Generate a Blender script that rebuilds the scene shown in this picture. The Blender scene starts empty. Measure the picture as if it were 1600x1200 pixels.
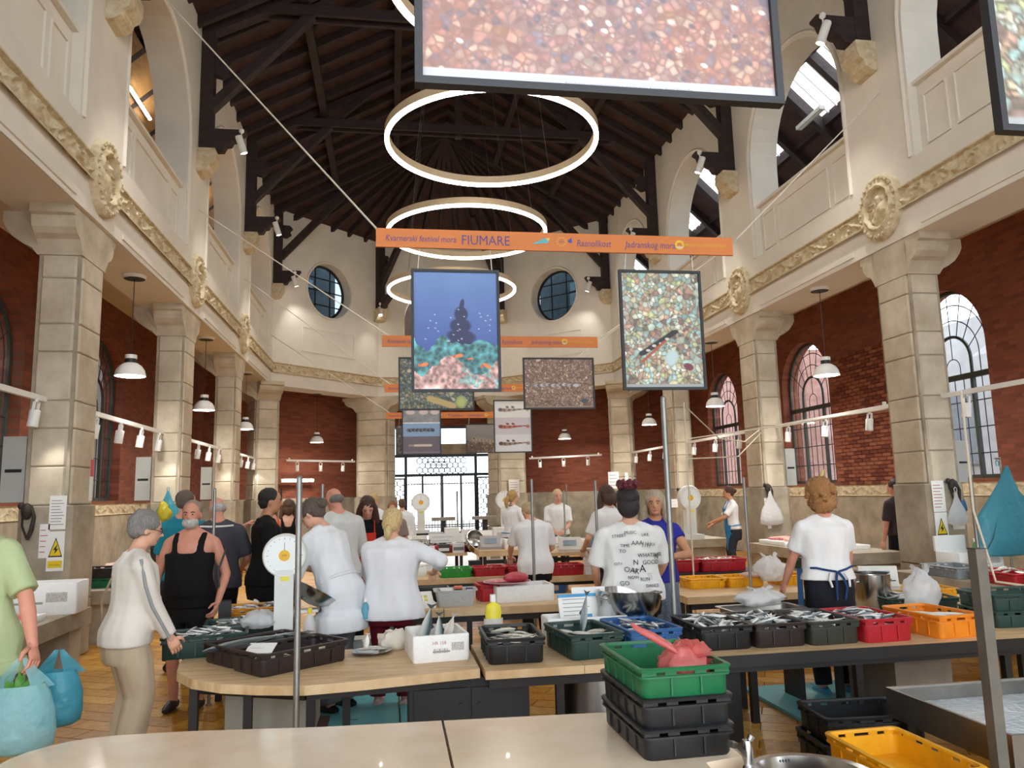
import bpy, bmesh, math, random
import numpy as np
from mathutils import Vector, Matrix, noise as mnoise
random.seed(7)
SC = bpy.context.scene
COL = SC.collection
PI = math.pi

# ------------------------------------------------------------------ camera
def set_camera():
    yaw, pitch, roll = .1588, .1417, -.0252
    fwd = Vector((math.sin(yaw)*math.cos(pitch), math.cos(yaw)*math.cos(pitch), math.sin(pitch)))
    right = Vector((math.cos(yaw), -math.sin(yaw), 0))
    up = right.cross(fwd)
    r2 = math.cos(roll)*right + math.sin(roll)*up
    u2 = -math.sin(roll)*right + math.cos(roll)*up
    m = Matrix((r2, u2, -fwd)).transposed().to_4x4()
    m.translation = Vector((0, 0, 1.68))
    cd = bpy.data.cameras.new('camera'); cd.sensor_width = 36.0; cd.lens = 27.0
    cd.clip_start = .05; cd.clip_end = 200
    co = bpy.data.objects.new('camera', cd); COL.objects.link(co); co.matrix_world = m
    SC.camera = co
set_camera()
SC.view_settings.view_transform = 'Standard'
SC.view_settings.look = 'None'
SC.view_settings.gamma = 1.0
SC.view_settings.use_curve_mapping = False
SC.view_settings.exposure = 0.9
SC.cycles.max_bounces = 7
SC.cycles.diffuse_bounces = 4
SC.cycles.glossy_bounces = 3
SC.cycles.transmission_bounces = 4
SC.cycles.transparent_max_bounces = 12
SC.cycles.sample_clamp_indirect = 6.0
SC.cycles.caustics_reflective = False
SC.cycles.caustics_refractive = False
# overcast daylight
W = bpy.data.worlds.new('overcast'); SC.world = W; W.use_nodes = True
_n = W.node_tree.nodes; _bg = _n['Background']
_bg.inputs['Color'].default_value = (.86, .93, 1.0, 1); _bg.inputs['Strength'].default_value = 3.2

# ------------------------------------------------------------------ helpers
def lin(h):
    h = h.lstrip('#')
    o = []
    for i in (0, 2, 4):
        c = int(h[i:i+2], 16)/255.
        o.append(c/12.92 if c <= .04045 else ((c+.055)/1.055)**2.4)
    return o
MATS = {}
def mat(name, hx=None, rough=.6, metal=0., var=.12, scale=6., bump=0., bscale=40., hx2=None, spec=.5, emit=0., emit_hx=None, alpha=None, detail=4., stretch=None, attr=False, coat=0.):
    if name in MATS: return MATS[name]
    m = bpy.data.materials.new(name); m.use_nodes = True; MATS[name] = m
    nt = m.node_tree; N = nt.nodes; L = nt.links
    b = N['Principled BSDF']
    b.inputs['Roughness'].default_value = rough; b.inputs['Metallic'].default_value = metal
    b.inputs['Specular IOR Level'].default_value = spec
    if coat: b.inputs['Coat Weight'].default_value = coat
    c = lin(hx or '808080')
    tc = N.new('ShaderNodeTexCoord')
    src = tc.outputs['Object']
    if stretch:
        mp = N.new('ShaderNodeMapping'); mp.inputs['Scale'].default_value = stretch
        L.new(src, mp.inputs['Vector']); src = mp.outputs['Vector']
    if attr:
        at = N.new('ShaderNodeAttribute'); at.attribute_name = 'Col'
        L.new(at.outputs['Color'], b.inputs['Base Color'])
    elif var > 0 or hx2:
        nz = N.new('ShaderNodeTexNoise'); nz.inputs['Scale'].default_value = scale; nz.inputs['Detail'].default_value = detail
        nz.inputs['Roughness'].default_value = .6
        L.new(src, nz.inputs['Vector'])
        rp = N.new('ShaderNodeValToRGB'); L.new(nz.outputs['Fac'], rp.inputs['Fac'])
        c2 = lin(hx2) if hx2 else [x*(1-var*1.6) for x in c]
        c1 = c if hx2 else [min(1, x*(1+var*.6)) for x in c]
        rp.color_ramp.elements[0].position = .32; rp.color_ramp.elements[1].position = .68
        rp.color_ramp.elements[0].color = (*c2, 1); rp.color_ramp.elements[1].color = (*c1, 1)
        L.new(rp.outputs['Color'], b.inputs['Base Color'])
    else:
        b.inputs['Base Color'].default_value = (*c, 1)
    if bump:
        n2 = N.new('ShaderNodeTexNoise'); n2.inputs['Scale'].default_value = bscale; n2.inputs['Detail'].default_value = 3
        L.new(src, n2.inputs['Vector'])
        bp = N.new('ShaderNodeBump'); bp.inputs['Strength'].default_value = min(1, bump); bp.inputs['Distance'].default_value = .01
        L.new(n2.outputs['Fac'], bp.inputs['Height']); L.new(bp.outputs['Normal'], b.inputs['Normal'])
    if emit:
        b.inputs['Emission Color'].default_value = (*lin(emit_hx or hx), 1); b.inputs['Emission Strength'].default_value = emit
    if alpha is not None:
        b.inputs['Alpha'].default_value = alpha
    return m
def glass_mat(name, tint='ffffff', gloss=.12, tr=.9):
    if name in MATS: return MATS[name]
    m = bpy.data.materials.new(name); m.use_nodes = True; MATS[name] = m
    N = m.node_tree.nodes; L = m.node_tree.links
    for n in list(N): N.remove(n)
    o = N.new('ShaderNodeOutputMaterial'); mx = N.new('ShaderNodeMixShader'); t = N.new('ShaderNodeBsdfTransparent'); g = N.new('ShaderNodeBsdfGlossy')
    t.inputs['Color'].default_value = (*[x*tr for x in lin(tint)], 1)
    g.inputs['Roughness'].default_value = .06; g.inputs['Color'].default_value = (.9, .9, .9, 1)
    lw = N.new('ShaderNodeLayerWeight'); pw = N.new('ShaderNodeMath'); pw.operation = 'POWER'; pw.inputs[1].default_value = 4.; fr = N.new('ShaderNodeMath'); fr.operation = 'MULTIPLY_ADD'; fr.inputs[1].default_value = .8; fr.inputs[2].default_value = .04
    L.new(lw.outputs['Facing'], pw.inputs[0]); L.new(pw.outputs[0], fr.inputs[0]); L.new(fr.outputs[0], mx.inputs[0]); L.new(t.outputs[0], mx.inputs[1]); L.new(g.outputs[0], mx.inputs[2]); L.new(mx.outputs[0], o.inputs[0])
    return m
def film_mat(name, hx, tr=.35, rough=.3):
    """thin translucent plastic film"""
    if name in MATS: return MATS[name]
    m = bpy.data.materials.new(name); m.use_nodes = True; MATS[name] = m
    N = m.node_tree.nodes; L = m.node_tree.links
    b = N['Principled BSDF']; b.inputs['Base Color'].default_value = (*lin(hx), 1); b.inputs['Roughness'].default_value = rough
    o = N['Material Output']
    tl = N.new('ShaderNodeBsdfTranslucent'); tl.inputs['Color'].default_value = (*lin(hx), 1)
    tp = N.new('ShaderNodeBsdfTransparent')
    a = N.new('ShaderNodeMixShader'); a.inputs[0].default_value = .4
    c = N.new('ShaderNodeMixShader'); c.inputs[0].default_value = tr
    L.new(b.outputs[0], a.inputs[1]); L.new(tl.outputs[0], a.inputs[2])
    L.new(a.outputs[0], c.inputs[1]); L.new(tp.outputs[0], c.inputs[2]); L.new(c.outputs[0], o.inputs[0])
    nz = N.new('ShaderNodeTexNoise'); nz.inputs['Scale'].default_value = 18; tc = N.new('ShaderNodeTexCoord'); L.new(tc.outputs['Object'], nz.inputs['Vector'])
    bp = N.new('ShaderNodeBump'); bp.inputs['Strength'].default_value = .8; bp.inputs['Distance'].default_value = .02
    L.new(nz.outputs['Fac'], bp.inputs['Height']); L.new(bp.outputs['Normal'], b.inputs['Normal'])
    return m

class MB:
    def __init__(s): s.v = []; s.f = []; s.mi = []; s.k = 0
    def add(s, vs, fs):
        o = len(s.v); s.v += [tuple(p) for p in vs]
        for f in fs: s.f.append(tuple(i+o for i in f)); s.mi.append(s.k)
        return s
    def box(s, c, d, R=None):
        x, y, z = d[0]/2, d[1]/2, d[2]/2
        vs = [Vector(p) for p in ((-x,-y,-z),(x,-y,-z),(x,y,-z),(-x,y,-z),(-x,-y,z),(x,-y,z),(x,y,z),(-x,y,z))]
        if R is not None: vs = [R @ p for p in vs]
        c = Vector(c)
        return s.add([p+c for p in vs], [(0,3,2,1),(4,5,6,7),(0,1,5,4),(1,2,6,5),(2,3,7,6),(3,0,4,7)])
    def bb(s, lo, hi):
        return s.box([(a+b)/2 for a, b in zip(lo, hi)], [b-a for a, b in zip(lo, hi)])
    def beam(s, a, b, w, h, up=(0,0,1)):
        a = Vector(a); b = Vector(b); d = (b-a); L = d.length; d.normalize()
        u = Vector(up); x = d.cross(u)
        if x.length < 1e-4: x = d.cross(Vector((1,0,0)))
        x.normalize(); z = x.cross(d)
        return s.box((a+b)/2, (w, L, h), Matrix((x, d, z)).transposed())
    def extrude(s, pts, vec):
        n = len(pts); vec = Vector(vec); P = [Vector(p) for p in pts]
        fs = [tuple(range(n-1, -1, -1)), tuple(range(n, 2*n))]
        for i in range(n): j = (i+1) % n; fs.append((i, j, j+n, i+n))
        return s.add(P+[p+vec for p in P], fs)
    def tube(s, pts, r, n=8, cap=True, sq=None, side=None):
        P = [Vector(p) for p in pts]; m = len(P)
        if not isinstance(r, (list, tuple)): r = [r]*m
        vs = []; u = None
        for i, p in enumerate(P):
            t = (P[min(i+1, m-1)]-P[max(i-1, 0)])
            if t.length < 1e-9: t = Vector((0,0,1))
            t.normalize()
            if u is None:
                u = Vector(side) if side is not None else (Vector((0,0,1)) if abs(t.z) < .9 else Vector((1,0,0)))
            u = u - t*u.dot(t)
            if u.length < 1e-5: u = t.orthogonal()
            u.normalize(); w = t.cross(u)
            ri = r[i]; ra, rb = ri if isinstance(ri, (list, tuple)) else (ri, ri)
            for k in range(n):
                a = 2*PI*k/n
                vs.append(p + u*(math.cos(a)*ra) + w*(math.sin(a)*rb))
        fs = []
        for i in range(m-1):
            for k in range(n):
                k2 = (k+1) % n
                fs.append((i*n+k, i*n+k2, (i+1)*n+k2, (i+1)*n+k))
        if cap:
            fs.append(tuple(range(n-1, -1, -1))); fs.append(tuple(range((m-1)*n, m*n)))
        return s.add(vs, fs)
    def lathe(s, prof, c=(0,0,0), n=24, close=False, R=None):
        c = Vector(c); vs = []; m = len(prof)
        for (r, z) in prof:
            for k in range(n):
                a = 2*PI*k/n; p = Vector((r*math.cos(a), r*math.sin(a), z))
                vs.append((R @ p if R is not None else p)+c)
        fs = []
        for i in range(m-1 if not close else m):
            i2 = (i+1) % m
            for k in range(n):
                k2 = (k+1) % n; fs.append((i*n+k, i*n+k2, i2*n+k2, i2*n+k))
        if not close:
            if prof[0][0] > 1e-6 and not (len(prof) == 2 and prof[0][1] == prof[1][1]): fs.append(tuple(range(n-1, -1, -1)))
            if prof[-1][0] > 1e-6 and prof[-1][1] != prof[-2][1]: fs.append(tuple(range((m-1)*n, m*n)))
        return s.add(vs, fs)
    def ball(s, c, r, n=12, m=8, R=None):
        if not isinstance(r, (list, tuple)): r = (r, r, r)
        c = Vector(c); vs = []; fs = []
        vs.append(Vector((0,0,-1)))
        for i in range(1, m):
            t = PI*i/m
            for k in range(n):
                a = 2*PI*k/n; vs.append(Vector((math.sin(t)*math.cos(a), math.sin(t)*math.sin(a), -math.cos(t))))
        vs.append(Vector((0,0,1)))
        for k in range(n):
            k2 = (k+1) % n
            fs.append((0, 1+k2, 1+k)); fs.append((len(vs)-1, 1+(m-2)*n+k, 1+(m-2)*n+k2))
            for i in range(m-2): fs.append((1+i*n+k, 1+i*n+k2, 1+(i+1)*n+k2, 1+(i+1)*n+k))
        out = []
        for p in vs:
            p = Vector((p.x*r[0], p.y*r[1], p.z*r[2]))
            out.append((R @ p if R is not None else p)+c)
        return s.add(out, fs)
    def grid(s, nu, nv, fn):
        vs = [fn(i/nu, j/nv) for j in range(nv+1) for i in range(nu+1)]
        fs = [(j*(nu+1)+i, j*(nu+1)+i+1, (j+1)*(nu+1)+i+1, (j+1)*(nu+1)+i) for j in range(nv) for i in range(nu)]
        return s.add(vs, fs)
    def mesh(s, name, mats, smooth=None):
        me = bpy.data.meshes.new(name)
        me.from_pydata([tuple(p) for p in s.v], [], s.f)
        if not isinstance(mats, (list, tuple)): mats = [mats]
        for m in mats: me.materials.append(m)
        if len(mats) > 1: me.polygons.foreach_set('material_index', s.mi)
        if smooth is not None:
            me.polygons.foreach_set('use_smooth', [True]*len(me.polygons))
            if smooth < 180: me.set_sharp_from_angle(angle=math.radians(smooth))
        me.update()
        return me
    def build(s, name, mats, parent=None, smooth=None):
        return obj(name, s.mesh(name, mats, smooth), parent)
def obj(name, me, parent=None, loc=None, rot=None, scale=None):
    o = bpy.data.objects.new(name, me); COL.objects.link(o)
    if parent is not None: o.parent = parent
    if loc is not None: o.location = loc
    if rot is not None: o.rotation_euler = rot
    if scale is not None: o.scale = scale
    return o
def tag(o, label=None, cat=None, group=None, kind=None):
    if label: o['label'] = label
    if cat: o['category'] = cat
    if group: o['group'] = group
    if kind: o['kind'] = kind
    return o
def thing(name, label, cat, loc=(0,0,0), rz=0, group=None, rot=None):
    o = bpy.data.objects.new(name, None); COL.objects.link(o)
    o.location = loc; o.rotation_euler = rot if rot else (0, 0, rz); o.empty_display_size = .05
    return tag(o, label, cat, group)
def struct(o): o['kind'] = 'structure'; return o
def kids(o): return [c for c in bpy.data.objects if c.parent is o]
KIDS = {}
def copy_tree(o, parent=None):
    c = o.copy(); COL.objects.link(c)
    if parent is not None: c.parent = parent
    if o.name not in KIDS: KIDS[o.name] = kids(o)
    for ch in KIDS[o.name]: copy_tree(ch, c)
    return c
def RZ(a): return Matrix.Rotation(a, 3, 'Z')
def RX(a): return Matrix.Rotation(a, 3, 'X')
def RY(a): return Matrix.Rotation(a, 3, 'Y')
def lerp(a, b, t): return a+(b-a)*t
def colmesh(me, cols):
    """cols: per-vertex linear rgb array"""
    at = me.color_attributes.new('Col', 'FLOAT_COLOR', 'POINT')
    a = np.ones((len(me.vertices), 4), np.float32); a[:, :3] = cols
    at.data.foreach_set('color', a.ravel())
    return me
def nz(x, y, z=0., s=1.): return mnoise.noise(Vector((x*s, y*s, z*s)))
# ------------------------------------------------------------------ materials of the building
XL, XR, CX, YC = -3.43, 6.91, 1.74, 23.0
YB = 26.03; BX0, BX1 = -.40, 3.88
PLAST = mat('cream_plaster', 'e6e0d4', .75, var=.05, scale=1.3)
PLAST2 = mat('cream_soffit', 'ddd2bd', .75, var=.06, scale=1.2)
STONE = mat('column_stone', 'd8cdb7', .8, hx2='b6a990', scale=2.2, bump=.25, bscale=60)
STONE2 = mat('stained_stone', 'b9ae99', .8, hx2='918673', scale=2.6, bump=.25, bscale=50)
CARVE = mat('carved_stone', 'dfd3b8', .85, hx2='bda981', scale=9, bump=.2, bscale=90)
TIMBER = mat('dark_timber', '3a2a29', .75, hx2='241a1a', scale=5, bump=.3, bscale=25, stretch=(1, 1, 3))
BOARD = mat('dark_roof_boards', '4e3431', .85, hx2='352322', scale=4, bump=.2, bscale=20)
WHITEM = mat('white_enamel', 'eeeeea', .4, var=.02)
BLACKM = mat('black_metal', '222528', .45, var=.1)
STEEL = mat('stainless_steel', 'b9b9b6', .22, metal=1., var=.06, scale=8)
STEEL2 = mat('brushed_steel', '9c9a95', .38, metal=1., var=.1, scale=10, stretch=(1, 30, 1))
GALV = mat('galvanised_pole', '9a9b98', .42, metal=.8, var=.1)
GLASS = glass_mat('window_glass', 'eef2f4')

def brick_mat(name, axis):
    m = bpy.data.materials.new(name); m.use_nodes = True
    N = m.node_tree.nodes; L = m.node_tree.links; b = N['Principled BSDF']; b.inputs['Roughness'].default_value = .85
    tc = N.new('ShaderNodeTexCoord'); sp = N.new('ShaderNodeSeparateXYZ'); cb = N.new('ShaderNodeCombineXYZ')
    L.new(tc.outputs['Object'], sp.inputs[0])
    L.new(sp.outputs['Y' if axis == 'x' else 'X'], cb.inputs[0]); L.new(sp.outputs['Z'], cb.inputs[1])
    bt = N.new('ShaderNodeTexBrick'); L.new(cb.outputs[0], bt.inputs['Vector'])
    bt.inputs['Scale'].default_value = 1.; bt.inputs['Brick Width'].default_value = .26; bt.inputs['Row Height'].default_value = .075
    bt.inputs['Mortar Size'].default_value = .007; bt.inputs['Bias'].default_value = -.2
    bt.inputs['Color1'].default_value = (*lin('96543c'), 1); bt.inputs['Color2'].default_value = (*lin('733a29'), 1); bt.inputs['Mortar'].default_value = (*lin('7d5442'), 1)
    nzn = N.new('ShaderNodeTexNoise'); nzn.inputs['Scale'].default_value = 1.6; nzn.inputs['Detail'].default_value = 5; L.new(tc.outputs['Object'], nzn.inputs['Vector'])
    hs = N.new('ShaderNodeMix'); hs.data_type = 'RGBA'; hs.blend_type = 'MULTIPLY'; hs.inputs['Factor'].default_value = .55
    rp = N.new('ShaderNodeValToRGB'); rp.color_ramp.elements[0].color = (.5, .45, .45, 1); rp.color_ramp.elements[1].color = (1.2, 1.1, 1., 1)
    L.new(nzn.outputs['Fac'], rp.inputs['Fac']); L.new(bt.outputs['Color'], hs.inputs['A']); L.new(rp.outputs['Color'], hs.inputs['B'])
    L.new(hs.outputs['Result'], b.inputs['Base Color'])
    bp = N.new('ShaderNodeBump'); bp.inputs['Strength'].default_value = .6; bp.inputs['Distance'].default_value = .01; bp.invert = True
    L.new(bt.outputs['Fac'], bp.inputs['Height']); L.new(bp.outputs['Normal'], b.inputs['Normal'])
    return m
BRX = brick_mat('red_brick_side', 'x'); BRY = brick_mat('red_brick_end', 'y')

# ------------------------------------------------------------------ floor
fl = MB(); fl.bb((-6.2, -4, -.2), (10.2, 30, -.012))
floor = struct(fl.build('floor', mat('floor_joint', '6b5024', .7, var=.2)))
TILE = [mat('ochre_tile_%s' % n, h, .32, hx2=h2, scale=14, bump=.15, bscale=120) for n, h, h2 in (('a', 'cf9733', 'a97220'), ('b', 'c0882a', '95631a'), ('c', 'd8a648', 'b5822c'))]
tmesh = []
for mt in TILE:
    b = MB(); b.box((0, 0, -.006), (.492, .192, .012)); tmesh.append(b.mesh('tile', mt))
rnd = random.Random(3)
ntile = 0
rest = MB()
def tile_ok(x, y):
    return (-3.0 < x < -.9 and 4.3 < y < 8.4) or (2.5 < x < 3.7 and 6.1 < y < 7.0) or (4.2 < x < 5.6 and 4.6 < y < 6.4)
ang = math.radians(-28)
for i in range(-24, 40):
    for j in range(0, 150):
        u = i*.5+(j % 2)*.25; v = j*.2-8
        x = u*math.cos(ang)-v*math.sin(ang); y = u*math.sin(ang)+v*math.cos(ang)
        if not (-6 < x < 10 and -3.5 < y < 28): continue
        if tile_ok(x, y) and ntile < 298:
            obj('tile', rnd.choice(tmesh), floor, (x, y, 0), (0, 0, ang)); ntile += 1
        else:
            rest.box((x, y, -.006), (.492, .192, .012), RZ(ang)); rest.mi[-6:] = [rnd.randrange(3)]*6
tag(rest.build('remaining_tiles', TILE, floor), kind='stuff')

# ------------------------------------------------------------------ upper walls with arched openings
def arch(yc, hw, zs, n=20):
    return [(yc-hw*math.cos(PI*i/n), zs+hw*math.sin(PI*i/n)) for i in range(n+1)]
def frame2(o, u, n):
    """2-D wall coordinates (u, z) and depth d against the normal -> world"""
    o = Vector(o); u = Vector(u).normalized(); n = Vector(n).normalized()
    return lambda a, z, d=0.: o+u*a+Vector((0, 0, z))-n*d
def face_grid(b, F, polys, t):
    """polys: list of 2-D quads; front and back faces"""
    for q in polys:
        b.add([F(a, z, 0) for a, z in q], [tuple(range(len(q)))])
        b.add([F(a, z, t) for a, z in q], [tuple(range(len(q)-1, -1, -1))])
def reveal(b, F, loop, t, t0=0.):
    for i in range(len(loop)-1):
        (a, z), (c, w) = loop[i], loop[i+1]
        b.add([F(a, z, t0), F(c, w, t0), F(c, w, t), F(a, z, t)], [(0, 1, 2, 3)])
def bay_polys(y0, y1, yc, hw, z0, zsill, zs, z1, n=20):
    A = arch(yc, hw, zs, n)
    P = [[(y0, z0), (y1, z0), (y1, zsill), (y0, zsill)],
         [(y0, zsill), (yc-hw, zsill), (yc-hw, z1), (y0, z1)],
         [(yc+hw, zsill), (y1, zsill), (y1, z1), (yc+hw, z1)]]
    for i in range(n):
        P.append([A[i], A[i+1], (A[i+1][0], z1), (A[i][0], z1)])
    loop = [(yc-hw, zsill)]+A+[(yc+hw, zsill), (yc-hw, zsill)]
    return P, A, loop
TW = .55
def side_wall(name, X, n):
    b = MB(); F = frame2((X, 0, 0), (0, 1, 0), n)
    for k in range(-3, 3):
        y0 = 9.49+4.5*k; y1 = y0+4.5; yc = y0+2.25
        P, A, loop = bay_polys(y0, y1, yc, 1.5, 5.0, 6.0, 7.85, 10.4)
        face_grid(b, F, P, TW); reveal(b, F, loop, TW)
        # parapet set back inside the niche
        lo = F(yc-1.5, 5.95, .13); hi = F(yc+1.5, 7.0, .42)
        b.bb([min(p, q) for p, q in zip(lo, hi)], [max(p, q) for p, q in zip(lo, hi)])
        lo = F(yc-1.5, 7.0, .06); hi = F(yc+1.5, 7.05, .5)
        b.bb([min(p, q) for p, q in zip(lo, hi)], [max(p, q) for p, q in zip(lo, hi)])
    # underside beam
    lo = F(-4.0, 5.0, .01); hi = F(23.0, 5.9, .78)
    b.bb([min(p, q) for p, q in zip(lo, hi)], [max(p, q) for p, q in zip(lo, hi)])
    return struct(b.build(name, PLAST)), F
def trim_bits(wall, F, k):
    y0 = 9.49+4.5*k; yc = y0+2.25
    def slab(name, a0, a1, z0, z1, d0, d1, m=PLAST):
        lo = F(a0, z0, d0); hi = F(a1, z1, d1); q = MB()
        q.bb([min(p, r) for p, r in zip(lo, hi)], [max(p, r) for p, r in zip(lo, hi)])
        return q.build(name, m, wall)
    # sunk frames of the parapet panels
    for (a0, a1) in ((-1.38, -.95), (-.82, .82), (.95, 1.38)):
        q = MB()
        for (u0, u1, z0, z1) in ((a0, a1, 6.12, 6.145), (a0, a1, 6.795, 6.82), (a0, a0+.025, 6.145, 6.795), (a1-.025, a1, 6.145, 6.795)):
            lo = F(yc+u0, z0, .105); hi = F(yc+u1, z1, .135)
            q.bb([min(p, r) for p, r in zip(lo, hi)], [max(p, r) for p, r in zip(lo, hi)])
        q.build('panel_moulding', PLAST, wall)
    slab('fascia_strip', y0+.75, y0+3.75, 5.07, 5.13, -.018, .01)
    # roll moulding round the arch
    A = arch(yc, 1.58, 7.85, 24); pts = [F(yc-1.58, 6.02, -.0)]+[F(a, z, -.0) for a, z in A]+[F(yc+1.58, 6.02, -.0)]
    q = MB(); q.tube(pts, .035, 6); q.build('arch_moulding', PLAST, wall, 60)

# carved frieze (relief) and medallions
def relief(u, v):
    s = 0
    ph = u*6.2
    c = math.sin(ph)*.28+.5
    d = abs(v-c); s += max(0, 1-d/.10)*.7                       # running stem
    k = round(u/.507); uc = k*.507+.1; du = (u-uc)/.19; dv = (v-(.62 if k % 2 else .38))/.42
    r = math.hypot(du, dv); a = math.atan2(dv, du)
    if r < 1.1: s += max(0, math.sin(r*9-a*1.0))*.8*(1.15-r)+.15
    s += .5*max(0, mnoise.noise(Vector((u*11, v*5, 3.1))))+.25*max(0, mnoise.noise(Vector((u*26, v*11, 9.))))
    e = min(v, 1-v)
    if e < .07: s = .9
    return min(1.1, s)
def frieze(wall, F, a0, a1, z0=5.38, z1=5.68):
    b = MB(); L = a1-a0; nu = max(8, int(L/.022)); nv = 15
    b.grid(nu, nv, lambda s, t: F(lerp(a0, a1, s), lerp(z0, z1, t), -(.004+.065*relief(a0+s*L, t))))
    me = b.mesh('frieze', CARVE, 50)
    return obj('frieze', me, wall)
def medallion(wall, F, a, z=5.57, seed=0, key=None):
    b = MB(); n = 48
    prof = [(0, .05), (.20, .055), (.27, .06), (.285, .10), (.31, .115), (.33, .10), (.36, .085), (.40, .09), (.44, .09), (.465, .06), (.47, 0)]
    rg = random.Random(seed)
    lumps = [(rg.uniform(-.18, .18), rg.uniform(-.2, .2), rg.uniform(.04, .1), rg.uniform(.02, .06)) for _ in range(26)]+[(.0, .12, .07, .09), (-.04, -.04, .12, .08), (.06, -.1, .1, .06)]
    def hgt(x, y):
        r = math.hypot(x, y); h = 0
        for (lx, ly, lr, lh) in lumps:
            d = math.hypot(x-lx, y-ly)/lr
            if d < 1: h = max(h, lh*(1-d*d))
        return h if r < .27 else 0
    vs = []; fs = []
    rad = [0.001, .04, .08, .12, .16, .2, .235, .27, .285, .31, .33, .36, .40, .44, .465, .472]
    hh = [.03, .03, .03, .03, .03, .03, .03, .035, .10, .115, .10, .08, .085, .09, .06, 0]
    for i, r in enumerate(rad):
        for k in range(n):
            t = 2*PI*k/n; x, y = r*math.cos(t), r*math.sin(t)
            h = hh[i]+hgt(x, y)+(.012*math.sin(t*12) if .3 < r < .45 else 0)
            rr = 1+(.03*abs(math.sin(t*14)) if r > .44 else 0)
            vs.append(F(a+x*rr*.93, z+y*rr, -h))
    for i in range(len(rad)-1):
        for k in range(n):
            k2 = (k+1) % n; fs.append((i*n+k, i*n+k2, (i+1)*n+k2, (i+1)*n+k))
    b.add(vs, fs)
    for k in range(28):
        t = 2*PI*k/28; b.ball(F(a+.415*.93*math.cos(t), z+.415*math.sin(t), -.095), .026, 6, 4)
    b.build('medallion', CARVE, wall, 40)

wl, FL = side_wall('wall_left', XL, (1, 0, 0)); wr, FR = side_wall('wall_right', XR, (-1, 0, 0))
for w, F in ((wl, FL), (wr, FR)):
    for k in range(-1, 3):
        trim_bits(w, F, k); frieze(w, F, 9.49+4.5*k, 13.99+4.5*k)
    for k in range(-1, 3): medallion(w, F, 9.49+4.5*k, seed=k+10)

# apse: two diagonal walls with round windows, end wall with two arched windows
def oculus_wall(name, p0, p1, n):
    u = Vector(p1)-Vector(p0); L = u.length; b = MB(); F = frame2(p0, u, n)
    cx, cz, r = L/2+.02, 8.25, .88; N = 32
    circ = [(cx+r*math.cos(2*PI*i/N), cz+r*math.sin(2*PI*i/N)) for i in range(N+1)]
    P = [[(0, 5.0), (cx-r, 5.0), (cx-r, 10.4), (0, 10.4)], [(cx+r, 5.0), (L, 5.0), (L, 10.4), (cx+r, 10.4)]]
    for i in range(N):
        (a, z), (c, w) = circ[i], circ[i+1]
        e = 10.4 if i < N/2 else 5.0
        P.append([(a, z), (c, w), (c, e), (a, e)])
    face_grid(b, F, P, .45)
    loop = [(cx+r*math.cos(2*PI*i/N), cz+r*math.sin(2*PI*i/N)) for i in range(N+1)]
    reveal(b, F, loop, .45)
    lo = [F(0, 5.0, .01), F(L, 5.0, .01), F(L, 5.0, .78), F(0, 5.0, .78)]
    b.extrude(lo, (0, 0, .9))
    o = struct(b.build(name, PLAST))
    frieze(o, F, 0, L)
    q = MB(); ring = [F(cx+(r+.04)*math.cos(t), cz+(r+.04)*math.sin(t), 0) for t in [2*PI*i/48 for i in range(49)]]
    q.tube(ring, .035, 6); q.build('round_moulding', PLAST, o, 60)
    q = MB()
    for (u0, u1, z0, z1) in ((1.1, L-1.1, 6.15, 6.175), (1.1, L-1.1, 6.9, 6.925), (1.1, 1.125, 6.15, 6.9), (L-1.125, L-1.1, 6.15, 6.9)):
        q.extrude([F(u0, z0, .01), F(u1, z0, .01), F(u1, z1, .01), F(u0, z1, .01)], Vector(n)*.03)
    q.build('panel_moulding', PLAST, o)
    return o, F, cx, cz, r
S2 = 1/math.sqrt(2)
wal, FAL, ocx, ocz, ocr = oculus_wall('wall_apse_left', (XL, YC, 0), (BX0, YB, 0), (S2, -S2, 0))
war, FAR, _, _, _ = oculus_wall('wall_apse_right', (BX1, YB, 0), (XR, YC, 0), (-S2, -S2, 0))
b = MB(); FB = frame2((BX0, YB, 0), (1, 0, 0), (0, -1, 0)); LB = BX1-BX0
P, A1, loop = bay_polys(0, LB, LB/2, 1.25, 5.0, 6.9, 7.7, 10.4)
face_grid(b, FB, P, .45); reveal(b, FB, loop, .45)
b.bb((BX0, YB+.01, 5.0), (BX1, YB+.78, 5.9))
wb = struct(b.build('wall_apse_end', PLAST)); frieze(wb, FB, 0, LB)
b = MB(); b.bb((BX0+.3, YB+1.6, 5.9), (BX1-.3, YB+1.7, 9.6)); struct(b.build('wall_behind_arch', mat('dim_arch_backing', '4a3a33', .8, var=.2)))  # dark sheet behind the arch; the room's dimness is put into its colour

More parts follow.
